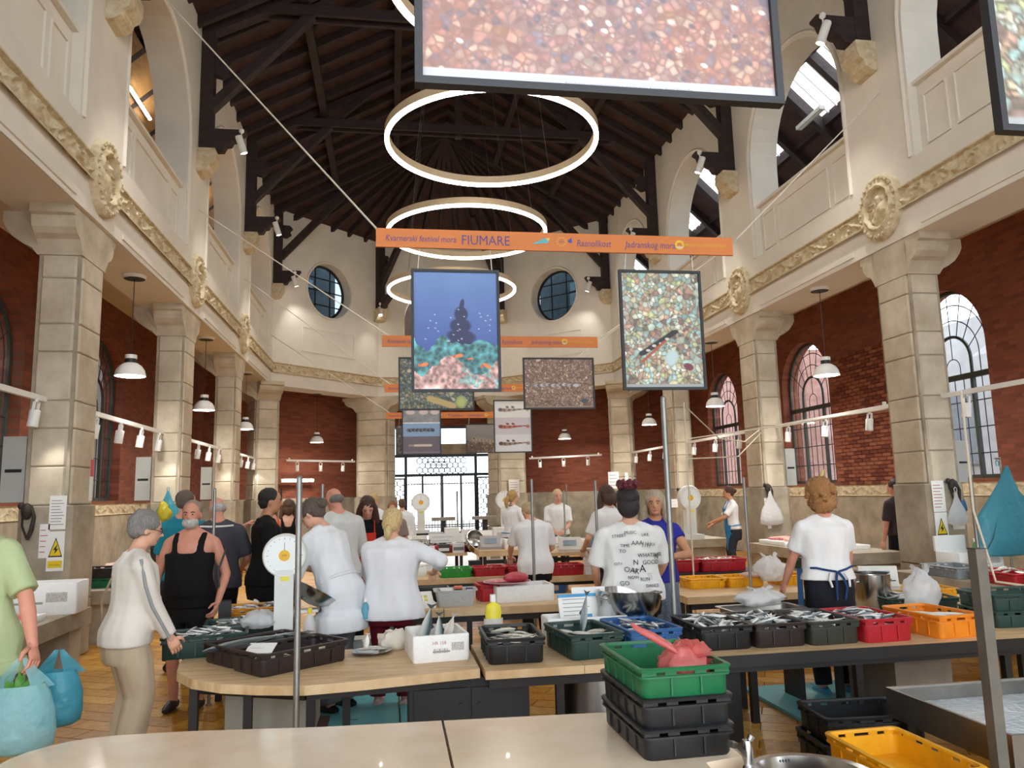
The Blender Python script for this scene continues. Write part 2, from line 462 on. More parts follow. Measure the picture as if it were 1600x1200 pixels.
# round window glazing (dark panes and a stair hall behind)
DARKG = mat('dim_glass', '2a3238', .08, var=.1, spec=.7)
PALEB = mat('pale_blue_door', '9fb6c6', .5, var=.05)
def oculus_glazing(idx, F, par):
    w = struct(MB().lathe([(ocr-.001, -.02), (ocr-.07, -.02), (ocr-.07, .03), (ocr-.001, .03)], n=40, close=True).build('window_%d' % idx, BLACKM, None, 40))
    c = F(ocx, ocz, .36); n = (F(0, 0, 0)-F(0, 0, 1)).normalized()
    u = (F(1, 0)-F(0, 0)).normalized(); M = Matrix((u, n.cross(u)*1.0, n)).transposed()
    w.matrix_world = Matrix.Translation(c) @ M.to_4x4()
    q = MB()
    for a in (-.30, .30): q.box((a, 0, 0), (.035, 2*math.sqrt(max(0, (ocr-.06)**2-a*a)), .03))
    for a in (-.42, .05, .45): q.box((0, a, 0), (2*math.sqrt((ocr-.06)**2-a*a), .035, .03))
    q.build('glazing_bar', BLACKM, w)
    q = MB(); q.lathe([(0.0, .0), (ocr-.05, .0)], n=32); q.build('pane', glass_mat('dim_window_glass', '8fa0aa', tr=.62), w)
    return w
oculus_glazing(11, FAL, wal); oculus_glazing(12, FAR, war)
def back_room(F, name, lab):
    t = MB(); t.k = 0
    c0 = F(ocx-1.6, 6.6, 1.5); 
    pts = [F(ocx-1.6, 6.6, 1.6), F(ocx+1.6, 6.6, 1.6), F(ocx+1.6, 6.6, 1.75), F(ocx-1.6, 6.6, 1.75)]
    t.extrude(pts, (0, 0, 3.4))
    o = struct(t.build(name, mat('dim_room_wall', '66727c', .8, var=.2)))
    for (a, z, ww, hh) in ((-.32, 7.9, .28, .75), (.05, 7.9, .28, .75), (-.3, 8.72, .9, .3)):
        q = MB(); q.extrude([F(ocx+a, z, 1.59), F(ocx+a+ww, z, 1.59), F(ocx+a+ww, z, 1.57), F(ocx+a, z, 1.57)], (0, 0, hh)); q.build('pane', PALEB, o)
    return o
back_room(FAL, 'wall_stair_left', ''); back_room(FAR, 'wall_stair_right', '')

# ------------------------------------------------------------------ stone columns
def column_proto():
    hx, hy, ch = .24, .36, .075
    def ring(e=0.): 
        x, y = hx+e, hy+e
        return [(-x, -y+ch), (-x+ch, -y), (x-ch, -y), (x, -y+ch), (x, y-ch), (x-ch, y), (-x+ch, y), (-x, y-ch)]
    zs = [0, .62, 1.68, 2.10, 2.52, 2.83, 3.38, 3.70, 4.23, 4.5]
    ms = []
    for i in range(len(zs)-1):
        e = .035 if zs[i] < 1.6 else 0.
        b = MB(); g = .006
        R0 = [(x, y, zs[i]+g) for x, y in ring(e-.008)]; R1 = [(x, y, zs[i]+g+.012) for x, y in ring(e)]; R2 = [(x, y, zs[i+1]-g-.012) for x, y in ring(e)]; R3 = [(x, y, zs[i+1]-g) for x, y in ring(e-.008)]
        fs = [tuple(range(7, -1, -1)), tuple(range(24, 32))]
        for l in range(3):
            for k in range(8): k2 = (k+1) % 8; fs.append((l*8+k, l*8+k2, (l+1)*8+k2, (l+1)*8+k))
        b.add(R0+R1+R2+R3, fs)
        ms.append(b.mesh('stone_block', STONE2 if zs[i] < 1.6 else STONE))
    # mortar core
    b = MB(); b.bb((-hx+.02, -hy+.02, 0), (hx-.02, hy-.02, 4.6)); core = b.mesh('core', STONE2)
    # capital: outward flare in x (away from hall = -x here), scrolled brackets along y
    b = MB()
    prof = [(.24, 4.5), (.24, 5.0), (-.62, 5.0), (-.62, 4.88), (-.58, 4.80), (-.50, 4.70), (-.40, 4.63), (-.30, 4.58), (-.24, 4.5)]
    b.extrude([(x, -.36, z) for x, z in prof], (0, .72, 0))
    for s in (-1, 1):
        sc = [(.36, 4.52), (.40, 4.60), (.44, 4.66), (.52, 4.70), (.58, 4.76), (.61, 4.83), (.61, 4.88), (.66, 4.90), (.66, 5.0), (.34, 5.0)]
        pts = [(-.22, s*y, z) for y, z in sc]
        b.extrude(pts if s > 0 else pts[::-1], (.46, 0, 0))
    cap = b.mesh('capital', STONE)
    # raised leaf-shaped boss on the bracket flank
    b = MB(); b.ball((0, 0, 0), (.035, .03, .17), 10, 8); boss = b.mesh('boss', PLAST2)
    return ms, core, cap, boss
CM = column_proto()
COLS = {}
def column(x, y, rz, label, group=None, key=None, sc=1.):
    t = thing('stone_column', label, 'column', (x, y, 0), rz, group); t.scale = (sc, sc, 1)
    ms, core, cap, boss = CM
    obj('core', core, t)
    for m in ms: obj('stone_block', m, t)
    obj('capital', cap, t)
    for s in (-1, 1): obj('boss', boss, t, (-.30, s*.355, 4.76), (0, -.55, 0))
    if key: COLS[key] = t
    return t
GC = 'plain stone columns along the market hall'
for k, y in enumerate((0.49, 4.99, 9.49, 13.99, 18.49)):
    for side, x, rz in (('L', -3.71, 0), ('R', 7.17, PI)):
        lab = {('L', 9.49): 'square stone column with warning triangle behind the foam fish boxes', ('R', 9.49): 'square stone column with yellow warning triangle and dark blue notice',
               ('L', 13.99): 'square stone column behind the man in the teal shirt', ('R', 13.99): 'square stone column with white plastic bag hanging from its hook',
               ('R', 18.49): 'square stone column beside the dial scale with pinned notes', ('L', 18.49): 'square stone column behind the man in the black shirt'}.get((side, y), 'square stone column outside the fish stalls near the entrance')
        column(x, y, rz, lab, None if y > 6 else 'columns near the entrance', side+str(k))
column(XL-.22, YC+.1, math.radians(22.5), 'stone corner column where left arcade meets the apse', None, 'AL', 1.45)
column(BX0-.08, YB+.28, math.radians(67.5-180), 'stone apse column left of the glazed entrance door', None, 'BL', 1.6)
column(BX1+.08, YB+.28, math.radians(112.5-180), 'stone apse column with a framed notice right of the glazed door', None, 'BR', 1.6)
column(XR+.22, YC+.1, math.radians(180-22.5), 'stone corner column with blue papers where right arcade meets the apse', None, 'AR', 1.45)

# ------------------------------------------------------------------ aisles: outer brick walls with arched windows, ceilings
ZC = 5.7
WY = [11.74+4.5*k for k in range(-3, 3)]
def outer_wall(name, X, n, hole_ys):
    b = MB(); F = frame2((X, 0, 0), (0, 1, 0), n)
    for yc in hole_ys:
        P, A, loop = bay_polys(yc-2.25, yc+2.25, yc, 1.0, 1.68, 1.74, 3.97, ZC)
        face_grid(b, F, P, .4); reveal(b, F, loop, .4)
    y1 = max(hole_ys)+2.25
    b.bb(*[[min(p, q) for p, q in zip(F(y1, 1.68, 0), F(26, ZC, .4))], [max(p, q) for p, q in zip(F(y1, 1.68, 0), F(26, ZC, .4))]])
    o = struct(b.build(name, BRX))
    q = MB(); lo, hi = F(-4, 0, -.05), F(26, 1.46, .35)
    q.bb([min(p, r) for p, r in zip(lo, hi)], [max(p, r) for p, r in zip(lo, hi)]); q.build('dado', STONE2, o)
    for yc in hole_ys:
        q = MB(); q.grid(190, 10, lambda s, t: F(yc-2.25+4.5*s, 1.46+.22*t, -(.04+.035*relief(yc*1.3+4.5*s*1.4, t))))
        q.build('sill_frieze', CARVE, o, 50)
    lo, hi = F(-4, 1.46, -.03), F(26, 1.68, .35); q = MB()
    q.bb([min(p, r) for p, r in zip(lo, hi)], [max(p, r) for p, r in zip(lo, hi)]); q.build('sill_band', STONE2, o)
    return o, F
wol, FOL = outer_wall('wall_outer_left', -5.6, (1, 0, 0), WY)
wor, FOR = outer_wall('wall_outer_right', 9.4, (-1, 0, 0), WY)
# single bricks standing proud on the best seen stretch of the right wall
bm = [mat('brick_%d' % i, h, .85, hx2=h2, scale=12, bump=.3, bscale=90) for i, (h, h2) in enumerate((('a0573a', '83452e'), ('7d3c29', '682f20'), ('ac6a4a', '8f5238')))]
bmesh_ = []
for m in bm:
    q = MB(); q.box((0, 0, 0), (.05, .246, .062)); bmesh_.append(q.mesh('brick', m))
nb = 0
for row in range(54):
    z = 1.72+row*.075
    for i in range(40):
        y = 13.05+i*.26+(row % 2)*.13
        if y > 15.1 or nb >= 296: continue
        if 2.0 < z < 4.6 or z <= 2.0:
            if z > 4.35: continue
            obj('brick', rnd.choice(bmesh_), wor, (9.392, y, z)); nb += 1
def arched_window(idx, F, yc):
    root = None
    FR_ = mat('window_iron', '3a3f38', .6, var=.1); MU = mat('window_lead', '2b2f33', .6, var=.05)
    d = .2
    q = MB(); hw = 1.0; zs = 3.97; z0 = 1.74
    A = arch(yc, hw-.03, zs, 24)
    q.tube([F(yc-hw+.03, z0, d)]+[F(a, z, d) for a, z in A]+[F(yc+hw-.03, z0, d)], .035, 6)
    for z in (z0+.03,): q.beam(F(yc-hw, z, d), F(yc+hw, z, d), .05, .06)
    root = struct(q.build('window_%d' % idx, FR_))
    q = MB(); q.beam(F(yc-hw, 3.45, d), F(yc+hw, 3.45, d), .07, .09); q.build('transom', FR_, root)
    for s in (-1, 1):
        q = MB(); q.beam(F(yc+s*.42, z0, d), F(yc+s*.42, 3.45, d), .06, .06, up=(1, 0, 0)); q.build('mullion', FR_, root)
    IA = arch(yc, .42, 3.75, 16)
    q = MB(); q.tube([F(yc-.42, 3.45, d)]+[F(a, z, d) for a, z in IA]+[F(yc+.42, 3.45, d)], .028, 6); q.build('inner_arch', FR_, root)
    # lead lines: radial and concentric
    angs = [0, 24, 48, 70, 90, 110, 132, 156, 180]
    rads = [.42, .62, .81, .97]
    def pol(r, t, k):  # centre rises from the inner to the outer arch
        cz = lerp(3.75, 3.97, (r-.42)/.55); return F(yc-r*math.cos(t), cz+r*math.sin(t), d)
    q = MB()
    for a in angs[1:-1]: t = math.radians(a); q.tube([pol(.42, t, 0), pol(.97, t, 3)], .010, 4)
    for r in rads[1:3]: q.tube([F(yc-r, 3.45, d)]+[pol(r, PI*i/24, 0) for i in range(25)]+[F(yc+r, 3.45, d)], .010, 4)
    q.tube([F(yc-.16, 3.45, d)]+[F(a, z, d) for a, z in arch(yc, .16, 3.62, 10)]+[F(yc+.16, 3.45, d)], .009, 4)
    q.tube([F(yc, 3.78, d), F(yc, 4.17, d)], .009, 4)
    for a in (-.81, -.62, -.21, 0, .21, .62, .81): q.tube([F(yc+a, z0, d), F(yc+a, 3.45, d)], .010, 4)
    for z in (2.15, 2.58, 3.02): q.tube([F(yc-.97, z, d), F(yc+.97, z, d)], .010, 4)
    q.build('lead_bar', MU, root)
    # panes
    for i in range(len(angs)-1):
        for j in range(3):
            t0, t1 = math.radians(angs[i]), math.radians(angs[i+1]); m = (t0+t1)/2
            q = MB(); q.add([pol(rads[j], t0, 0), pol(rads[j+1], t0, 0), pol(rads[j+1], m, 0), pol(rads[j+1], t1, 0), pol(rads[j], t1, 0), pol(rads[j], m, 0)], [(0, 1, 2, 3, 4, 5)])
            q.build('pane', GLASS, root)
    for (a0, a1) in ((-.97, -.42), (-.42, .42), (.42, .97)):
        for (za, zb) in ((z0, 2.58), (2.58, 3.45), (3.45, 3.75)):
            q = MB(); q.add([F(yc+a0, za, d), F(yc+a1, za, d), F(yc+a1, zb, d), F(yc+a0, zb, d)], [(0, 1, 2, 3)]); q.build('pane', GLASS, root)
    q = MB(); q.add([F(yc-.42, 3.75, d)]+[F(a, z, d) for a, z in IA[1:-1]]+[F(yc+.42, 3.75, d)], [tuple(range(len(IA)))]); q.build('pane', GLASS, root)
    return root
wi = 1
for F in (FOR, FOL):
    for yc in WY[-3:]: arched_window(wi, F, yc); wi += 1
# aisle ceilings
b = MB(); b.bb((-5.7, -4, ZC), (XL-.5, 26, ZC+.15)); b.bb((XR+.5, -4, ZC), (9.6, 26, ZC+.15)); struct(b.build('ceiling_aisles', PLAST2))
# apse ambulatory
def amb(name, p0, p1, m):
    u = Vector(p1)-Vector(p0); n = Vector((u.y, -u.x, 0)).normalized(); b = MB()
    q = [Vector(p0), Vector(p1), Vector(p1)-n*.3, Vector(p0)-n*.3]
    b.extrude([p+Vector((0, 0, 1.68)) for p in q], (0, 0, 4.1))
    o = struct(b.build(name, m)); d = MB(); d.extrude([p+n*.04 for p in q], (0, 0, 1.70)); d.build('dado', STONE2, o); return o
amb('wall_ambulatory_left', (-5.6, 24.4, 0), (-.7, 28.2, 0), BRY)
amb('wall_ambulatory_right', (4.18, 28.2, 0), (9.4, 24.4, 0), BRY)
b = MB()
for pg in (((-6, 22.9), (XL-.5, 22.9), (XL-.5, YC+.1), (BX0-.2, YB+.5), (-.7, 28.8), (-6, 24.4)), ((BX0-.2, YB+.5), (BX1+.2, YB+.5), (4.2, 28.8), (-.7, 28.8)), ((BX1+.2, YB+.5), (XR+.5, YC+.1), (XR+.5, 22.9), (9.8, 22.9), (9.8, 24.4), (4.2, 28.8))):
    b.extrude([(x, y, ZC) for x, y in pg], (0, 0, .15))
struct(b.build('ceiling_ambulatory', PLAST2))
# end wall with the glazed entrance
b = MB()
DX0, DX1, DZ = -.08, 3.72, 4.2
for lo, hi in (((-.8, 28.2, 0), (DX0, 28.6, ZC)), ((DX1, 28.2, 0), (4.3, 28.6, ZC)), ((DX0, 28.2, DZ), (DX1, 28.6, ZC))): b.bb(lo, hi)
we = struct(b.build('wall_end', BRY))
DF = mat('dark_door_iron', '1f2a38', .5, var=.1)
b = MB(); yd = 28.3
for x in (DX0+.04, .55, 3.10, DX1-.04): b.bb((x-.05, yd-.04, 0), (x+.05, yd+.04, DZ))
for z in (2.42, 3.12, 4.16): b.bb((DX0, yd-.045, z-.05), (DX1, yd+.045, z+.05))
door = struct(b.build('door_1', DF))
for (x0, x1) in ((DX0+.1, .5), (3.15, DX1-.1)):
    b = MB()
    for (p, q) in (((x0, .05), (x1, .05)), ((x0, 2.3), (x1, 2.3)), ((x0, .05), (x0, 2.3)), ((x1, .05), (x1, 2.3))): b.beam((p[0], yd-.1, p[1]), (q[0], yd-.1, q[1]), .06, .06)
    b.build('door_leaf', DF, door)
# honeycomb lattice of the fanlight
b = MB(); hexr = .115
def hexes(x0, x1, z0, z1):
    r = 0; z = z0+hexr
    while z < z1:
        x = x0+hexr*.87+(r % 2)*hexr*.87
        while x < x1:
            pts = [(x+hexr*.95*math.sin(PI/3*i), yd, z+hexr*1.02*math.cos(PI/3*i)) for i in range(7)]
            b.tube(pts, .018, 4, cap=False); x += hexr*1.74
        z += hexr*1.5; r += 1
hexes(.95, 2.75, 2.48, 3.08)
for zz in (1.2, 1.5, 1.8): 
    pass
hexes(DX0+.12, .48, .3, 2.25); hexes(3.17, DX1-.12, .3, 2.25)
b.build('honeycomb_lattice', DF, door)
b = MB()
for i in range(3): b.beam((1.3, yd-.01, 2.66+.12*i), (2.1, yd-.01, 2.66+.12*i), .02, .03)
b.build('lattice_lettering', DF, door)
for (x0, x1, z0, z1) in ((DX0, .5, 2.47, 3.07), (.6, .95, 2.47, 3.07), (2.75, 3.05, 2.47, 3.07), (3.15, DX1, 2.47, 3.07), (.6, 3.05, 3.17, 4.1), (DX0, .5, 3.17, 4.1), (3.15, DX1, 3.17, 4.1), (.95, 2.75, 2.47, 3.07)):
    q = MB(); q.bb((x0, yd-.004, z0), (x1, yd+.004, z1)); q.build('pane', GLASS, door)
b = MB()
for i in range(24): x = .65+i*.104; b.bb((x-.012, yd-.012, .05), (x+.012, yd+.012, 2.4))
for x in (1.15, 1.85, 2.55): b.bb((x-.04, yd-.03, 0), (x+.04, yd+.03, 2.4))
for z in (.55, .62, 2.1): b.bb((.6, yd-.02, z-.02), (3.05, yd+.02, z+.02))
b.build('grille_bar', mat('grille_iron', '54616c', .5), door)
# plaster tympanum band above the transom
b = MB(); b.bb((.6, 28.24, 3.17), (3.05, 28.29, 3.55)); b.build('spandrel_board', STONE2, door)

# ------------------------------------------------------------------ roof
def rz_(x): return 10.4+2.8*(1-abs(x-CX)/5.17)
b = MB()
for s in (-1, 1):
    xe = CX+s*5.75
    b.extrude([(xe, -4, rz_(xe)), (CX, -4, 13.2), (CX, -4, 13.4), (xe, -4, rz_(xe)+.2)], (0, YC+4, 0))
hub = Vector((CX, YC, 13.2)); rim = [Vector((XL-.5, YC, 10.13)), Vector((BX0-.2, YB+.5, 10.13)), Vector((BX1+.2, YB+.5, 10.13)), Vector((XR+.5, YC, 10.13))]
for i in range(3):
    b.extrude([hub, rim[i], rim[i+1]], (0, 0, .2))
roof = struct(b.build('ceiling', BOARD))
rb = MB(); Lr = math.hypot(5.3, 2.87); rb.box((0, 0, 0), (Lr, .12, .16)); rme = rb.mesh('rafter', TIMBER)
sl = math.atan2(2.8, 5.17)
for s in (-1, 1):
    y = 3.5
    while y < 23:
        xm = CX+s*2.6; obj('rafter', rme, roof, (xm, y, rz_(xm)-.10), (0, s*sl, 0)); y += .72
for i in range(3):
    for t in (0, .17, .34, .5, .66, .83):
        p = rim[i].lerp(rim[i+1], t); q = MB(); q.beam(hub-Vector((0, 0, .12)), p-Vector((0, 0, .12)), .12, .16); q.build('rafter', TIMBER, roof)
for x in (-1.6, 5.08, .2, 3.3):
    q = MB(); q.beam((x, -3, rz_(x)-.27), (x, YC, rz_(x)-.27), .16, .18); q.build('purlin', TIMBER, roof)
TRN = [0]
def trim_root(p):
    TRN[0] += 1; t = bpy.data.objects.new('trim_%d' % TRN[0], None); COL.objects.link(t); t.location = p; return struct(t)
def truss(y):
    t = trim_root((0, y, 8.0))
    def P(name, fn, m=TIMBER, sm=None):
        q = MB(); fn(q); q.v = [(a, b_, c-8.0) for a, b_, c in q.v]; return q.build(name, m, t, sm)
    for dy in (-.12, .12): P('tie_beam', lambda q: q.beam((-2.7, dy, 10.88), (2*CX+2.7, dy, 10.88), .07, .2))
    P('king_post', lambda q: q.beam((CX, 0, 10.7), (CX, 0, 13.1), .18, .18, up=(0, 1, 0)))
    for s in (-1, 1):
        X = lambda v: CX+s*v
        P('wall_post', lambda q: q.beam((X(5.06), 0, 8.0), (X(5.06), 0, 10.5), .24, .22, up=(0, 1, 0)))
        P('brace', lambda q: q.beam((X(5.0), 0, 8.85), (X(3.2), 0, 10.85), .16, .2, up=(0, 1, 0)))
        P('rafter', lambda q: q.beam((X(5.2), 0, 10.3), (X(0), 0, 12.95), .18, .24, up=(0, 1, 0)))
        P('strut', lambda q: q.beam((X(3.2), 0, 10.9), (X(2.2), 0, 11.8), .12, .14, up=(0, 1, 0)))
        def brk(q):
            pf = [(5.1, 8.0), (4.75, 8.02), (4.70, 8.12), (4.62, 8.14), (4.58, 8.22), (4.46, 8.24), (4.42, 8.34), (4.35, 8.38), (4.35, 8.42), (5.1, 8.42)]
            q.extrude([(X(a), -.1, z) for a, z in pf], (0, .2, 0))
        def knb(q):
            pf = [(4.95, 9.5), (4.80, 9.46), (4.66, 9.56), (4.70, 9.66), (4.62, 9.74), (4.70, 9.82), (4.95, 9.84)]
            q.extrude([(X(a), -.08, z) for a, z in pf], (0, .16, 0))
        P('carved_bracket', brk); P('carved_knob', knb)
        def cor(q):
            pf = [(5.17, 7.55), (5.08, 7.56), (4.98, 7.62), (4.96, 7.70), (4.90, 7.74), (4.86, 7.84), (4.86, 8.0), (5.17, 8.0)]
            q.extrude([(X(a), -.2, z) for a, z in pf], (0, .4, 0))
        P('stone_corbel', cor, CARVE)
    return t
for y in (4.99, 9.49, 13.99, 18.49): truss(y)
def apse_truss(p):
    d = (Vector((CX, YC, 0))-Vector(p)); d.z = 0; d.normalize(); p = Vector(p)
    t = trim_root((p.x, p.y, 8.0))
    def P(name, fn, m=TIMBER):
        q = MB(); fn(q); q.v = [(a-p.x, b_-p.y, c-8.0) for a, b_, c in q.v]; return q.build(name, m, t)
    A = lambda v, z: p+d*v+Vector((0, 0, z))
    P('wall_post', lambda q: q.beam(A(.13, 8.0), A(.13, 10.5), .24, .22, up=d))
    P('brace', lambda q: q.beam(A(.2, 8.85), A(2.0, 10.85), .16, .2))
    P('hip_rafter', lambda q: q.beam(A(0, 10.3), Vector((CX, YC, 13.0)), .18, .24))
    P('carved_bracket', lambda q: q.extrude([A(a, z)+d.cross(Vector((0, 0, 1)))*-.1 for a, z in ((.05, 8.0), (.4, 8.02), (.45, 8.12), (.57, 8.2), (.72, 8.3), (.8, 8.42), (.05, 8.42))], d.cross(Vector((0, 0, 1)))*.2))
    P('knob', lambda q: q.extrude([A(a, z)+d.cross(Vector((0, 0, 1)))*-.08 for a, z in ((.2, 9.5), (.36, 9.46), (.5, 9.56), (.46, 9.66), (.54, 9.74), (.46, 9.82), (.2, 9.84))], d.cross(Vector((0, 0, 1)))*.16))
    P('stone_corbel', lambda q: q.extrude([A(a, z)+d.cross(Vector((0, 0, 1)))*-.2 for a, z in ((-.05, 7.55), (.09, 7.56), (.19, 7.62), (.27, 7.74), (.31, 7.84), (.31, 8.0), (-.05, 8.0))], d.cross(Vector((0, 0, 1)))*.4), CARVE)
apse_truss((XL, YC, 0))
apse_truss((BX0, YB, 0))
apse_truss((BX1, YB, 0))
apse_truss((XR, YC, 0))

# galleries behind the arches: sloping roofs, right with skylights
b = MB()
XA, XB_ = XR+.55, 9.8
def gz(x): return 10.3-(x-XA)*.95
sky = []
ys = [1.0+1.15*i for i in range(23)]
for i, y in enumerate(ys[:-1]):
    y1 = ys[i+1]
    def strip(x0, x1): b.extrude([(x0, y, gz(x0)), (x1, y, gz(x1)), (x1, y, gz(x1)+.1), (x0, y, gz(x0)+.1)], (0, y1-y, 0))
    if i % 4 in (0, 1, 2): strip(XA, 7.95); strip(8.75, XB_); sky.append((y, y1))
    else: strip(XA, XB_)
b.bb((9.5, 0, 5.8), (9.8, 26, 8.3))
gr = struct(b.build('ceiling_gallery_right', BOARD))
for y in ys:
    q = MB(); q.beam((XA, y, gz(XA)-.09), (XB_, y, gz(XB_)-.09), .14, .2); q.build('rafter', TIMBER, gr)
for x in (7.9, 8.8):
    q = MB(); q.beam((x, 1, gz(x)-.02), (x, 25, gz(x)-.02), .1, .14); q.build('purlin', TIMBER, gr)
for (y, y1) in sky:
    q = MB()
    for t in (.25, .5, .75): q.beam((7.95, lerp(y, y1, t), gz(7.95)+.05), (8.75, lerp(y, y1, t), gz(8.75)+.05), .03, .04)
    q.build('skylight_bar', WHITEM, gr)
b = MB(); gl = lambda x: 10.3-(XL-.55-x)*.95
XGA, XGB = XL-.55, -6.2
b.extrude([(XGA, 0, gl(XGA)), (XGA, 0, gl(XGA)+.1), (XGB, 0, gl(XGB)+.1), (XGB, 0, gl(XGB))], (0, 26, 0))
gle = struct(b.build('ceiling_gallery_left', BOARD))
for i in range(23):
    q = MB(); q.beam((XGA, 1+1.15*i, gl(XGA)-.09), (XGB, 1+1.15*i, gl(XGB)-.09), .14, .2); q.build('rafter', TIMBER, gle)
q = MB(); q.bb((-6.2, 0, 5.8), (-6.0, 26, 8.4)); q.extrude([(-4.35, 0, gl(-4.35)-.2), (-4.35, 0, gl(-4.35)-.22), (-6.1, 0, gl(-6.1)-.22), (-6.1, 0, gl(-6.1)-.2)], (0, 26, 0)); q.build('board_lining', mat('pale_wood_lining', 'b08a58', .6, hx2='94703f', scale=3, stretch=(1, 1, 8)), gle)
# entrance end behind the photographer: wall with three tall openings
b = MB()
for lo, hi in (((-5.9, -4.3, 0), (-4.4, -4, 10.6)), ((-2.2, -4.3, 0), (-1.2, -4, 10.6)), ((4.6, -4.3, 0), (5.6, -4, 10.6)), ((7.9, -4.3, 0), (9.8, -4, 10.6)), ((-5.9, -4.3, 4.6), (9.8, -4, 5.6)), ((-5.9, -4.3, 9.6), (9.8, -4, 13.4))): b.bb(lo, hi)
struct(b.build('wall_entrance', PLAST))
# what lies outside the windows
def outside(name, lab, lo, hi, m):
    b = MB(); b.bb(lo, hi); o = b.build(name, m); tag(o, lab, 'building'); return o
o = thing('neighbour_building', 'pale rendered building seen through the arched windows on the right', 'building', (17, 14, 0))
b = MB(); b.bb((0, -16, 0), (4, 14, 6.5)); b.build('facade', mat('pale_render', 'c6c8ca', .8, hx2='a9a8a8', scale=1), o)
for i in range(7):
    b = MB(); b.bb((-.06, -14+i*4, 2.2), (-.0, -12.8+i*4, 4.4)); b.build('window', mat('grey_shutter', '8d969c', .6), o)
o = thing('brick_annex', 'pinkish brick annex seen through the far arched windows', 'building', (13, 24, 0))
b = MB(); b.bb((0, -1.6, 0), (3, 9, 6)); b.build('facade', mat('pink_brick', 'b98f84', .85, hx2='9b7067', scale=6), o)
b = MB(); b.bb((-.05, 1.6, 1.6), (0, 2.8, 3.6)); b.build('window', mat('grey_shutter', '8d969c', .6), o)
o = thing('courtyard_house', 'grey house wall seen through the left arched windows', 'building', (-8.2, 14, 0))
b = MB(); b.bb((-3, -12, 0), (0, 14, 7)); b.build('facade', mat('grey_house', '8b8480', .85, hx2='6d6460', scale=3), o)
b = MB(); b.bb((0, -1, 1.6), (.05, 0.2, 3.6)); b.build('window', mat('grey_shutter', '8d969c', .6), o)
b = MB(); b.bb((-30, -25, -.4), (40, 60, -.25)); struct(b.build('ground', mat('street_paving', 'b5b0a8', .8, var=.1)))
# ------------------------------------------------------------------ lamps
LED = mat('led_strip', 'fff6ea', .4, var=0, emit=9., emit_hx='fff4e4')
CREAM = mat('cream_metal', 'd9c7a8', .45, var=.03)
BULB = mat('lamp_diffuser', 'ffffff', .4, var=0, emit=14., emit_hx='fff6ea')
SPOTF = mat('spot_lens', 'ffffff', .4, var=0, emit=20., emit_hx='fff4e2')
def ring_light(y, z, lab):
    t = thing('ring_light', lab, 'ceiling lamp', (1.77, y, z))
    b = MB(); b.lathe([(1.78, 0), (1.86, 0), (1.86, .14), (1.78, .14)], n=96, close=True); b.build('ring_body', CREAM, t, 40)
    b = MB(); b.lathe([(1.785, -.045), (1.80, -.06), (1.84, -.06), (1.855, -.045), (1.855, -.001), (1.785, -.001)], n=96, close=True); b.build('led_strip', LED, t, 40)
    for a in (45, 135, 225, 315):
        a = math.radians(a); p = Vector((1.82*math.cos(a), 1.82*math.sin(a), .14)); b = MB(); b.tube([p, Vector((p.x*.6, p.y, rz_(1.77+p.x*.6)-.2-z))], .004, 4); b.build('suspension_wire', GALV, t)
ring_light(8.1, 7.75, 'glowing ring lamp partly hidden above the large pink pebble picture')
ring_light(12.6, 7.78, 'largest looking glowing ring lamp hanging clear under the dark roof')
ring_light(17.1, 7.69, 'glowing ring lamp hanging behind the FIUMARE banner')
ring_light(21.6, 7.55, 'glowing ring lamp behind the blue coral reef picture')

def lamp(name, parent, kind, watt, loc, rot=(0, 0, 0), cone=80, size=.05, col=(1, .95, .88)):
    l = bpy.data.lights.new(name, kind); l.energy = watt; l.color = col
    if kind == 'SPOT': l.spot_size = math.radians(cone); l.spot_blend = .6; l.shadow_soft_size = size
    if kind == 'AREA': l.shape = 'DISK'; l.size = size
    o = bpy.data.objects.new(name, l); COL.objects.link(o); o.parent = parent; o.location = loc; o.rotation_euler = rot; return o
def pendant_proto():
    b = MB(); b.lathe([(.05, .20), (.09, .19), (.15, .15), (.19, .09), (.205, .03), (.212, 0), (.206, 0), (.185, .085), (.145, .142), (.085, .18), (.05, .185)], n=28); shade = b.mesh('shade', WHITEM, 50)
    b = MB(); b.lathe([(.0, .012), (.2, .012)], n=28); bulb = b.mesh('diffuser', BULB)
    b = MB(); b.lathe([(.078, .195), (.078, .255)], n=20); neck = b.mesh('neck', BLACKM, 40)
    b = MB(); b.lathe([(.082, .255), (.082, .31), (.07, .315)], n=20); cap = b.mesh('cap', WHITEM, 40)
    return shade, bulb, neck, cap
PEND = pendant_proto()
def pendant(x, y, z, ztop, lab):
    t = thing('pendant_lamp', lab, 'lamp', (x, y, z))
    for n, m in zip(('shade', 'diffuser', 'neck', 'cap'), PEND): obj(n, m, t)
    b = MB(); b.tube([(0, 0, .31), (0, 0, ztop-z-.03)], .006, 5); b.build('cord', BLACKM, t)
    b = MB(); b.lathe([(.15, ztop-z-.05), (.16, ztop-z-.04), (.16, ztop-z)], n=24); b.build('ceiling_rose', WHITEM, t, 40)
    b = MB(); b.lathe([(0, ztop-z-.052), (.145, ztop-z-.052)], n=24); b.build('rose_base', BLACKM, t)
    lamp('pendant_beam', t, 'AREA', 28, (0, 0, .005), size=.38)
pn = ['first and second', 'second and third', 'third and corner']
for k in range(3):
    y = 11.71+4.5*k
    pendant(-3.72, y, 3.5, 5.0, 'white dome pendant lamp between the %s left arcade columns' % pn[k])
    pendant(7.20, y, 3.5, 5.0, 'white dome pendant lamp between the %s right arcade columns' % pn[k])
pendant(-2.28, 24.75, 3.42, ZC-.7, 'white dome pendant lamp in the left apse opening')
pendant(5.68, 24.75, 3.42, ZC-.7, 'white dome pendant lamp in the right apse opening')

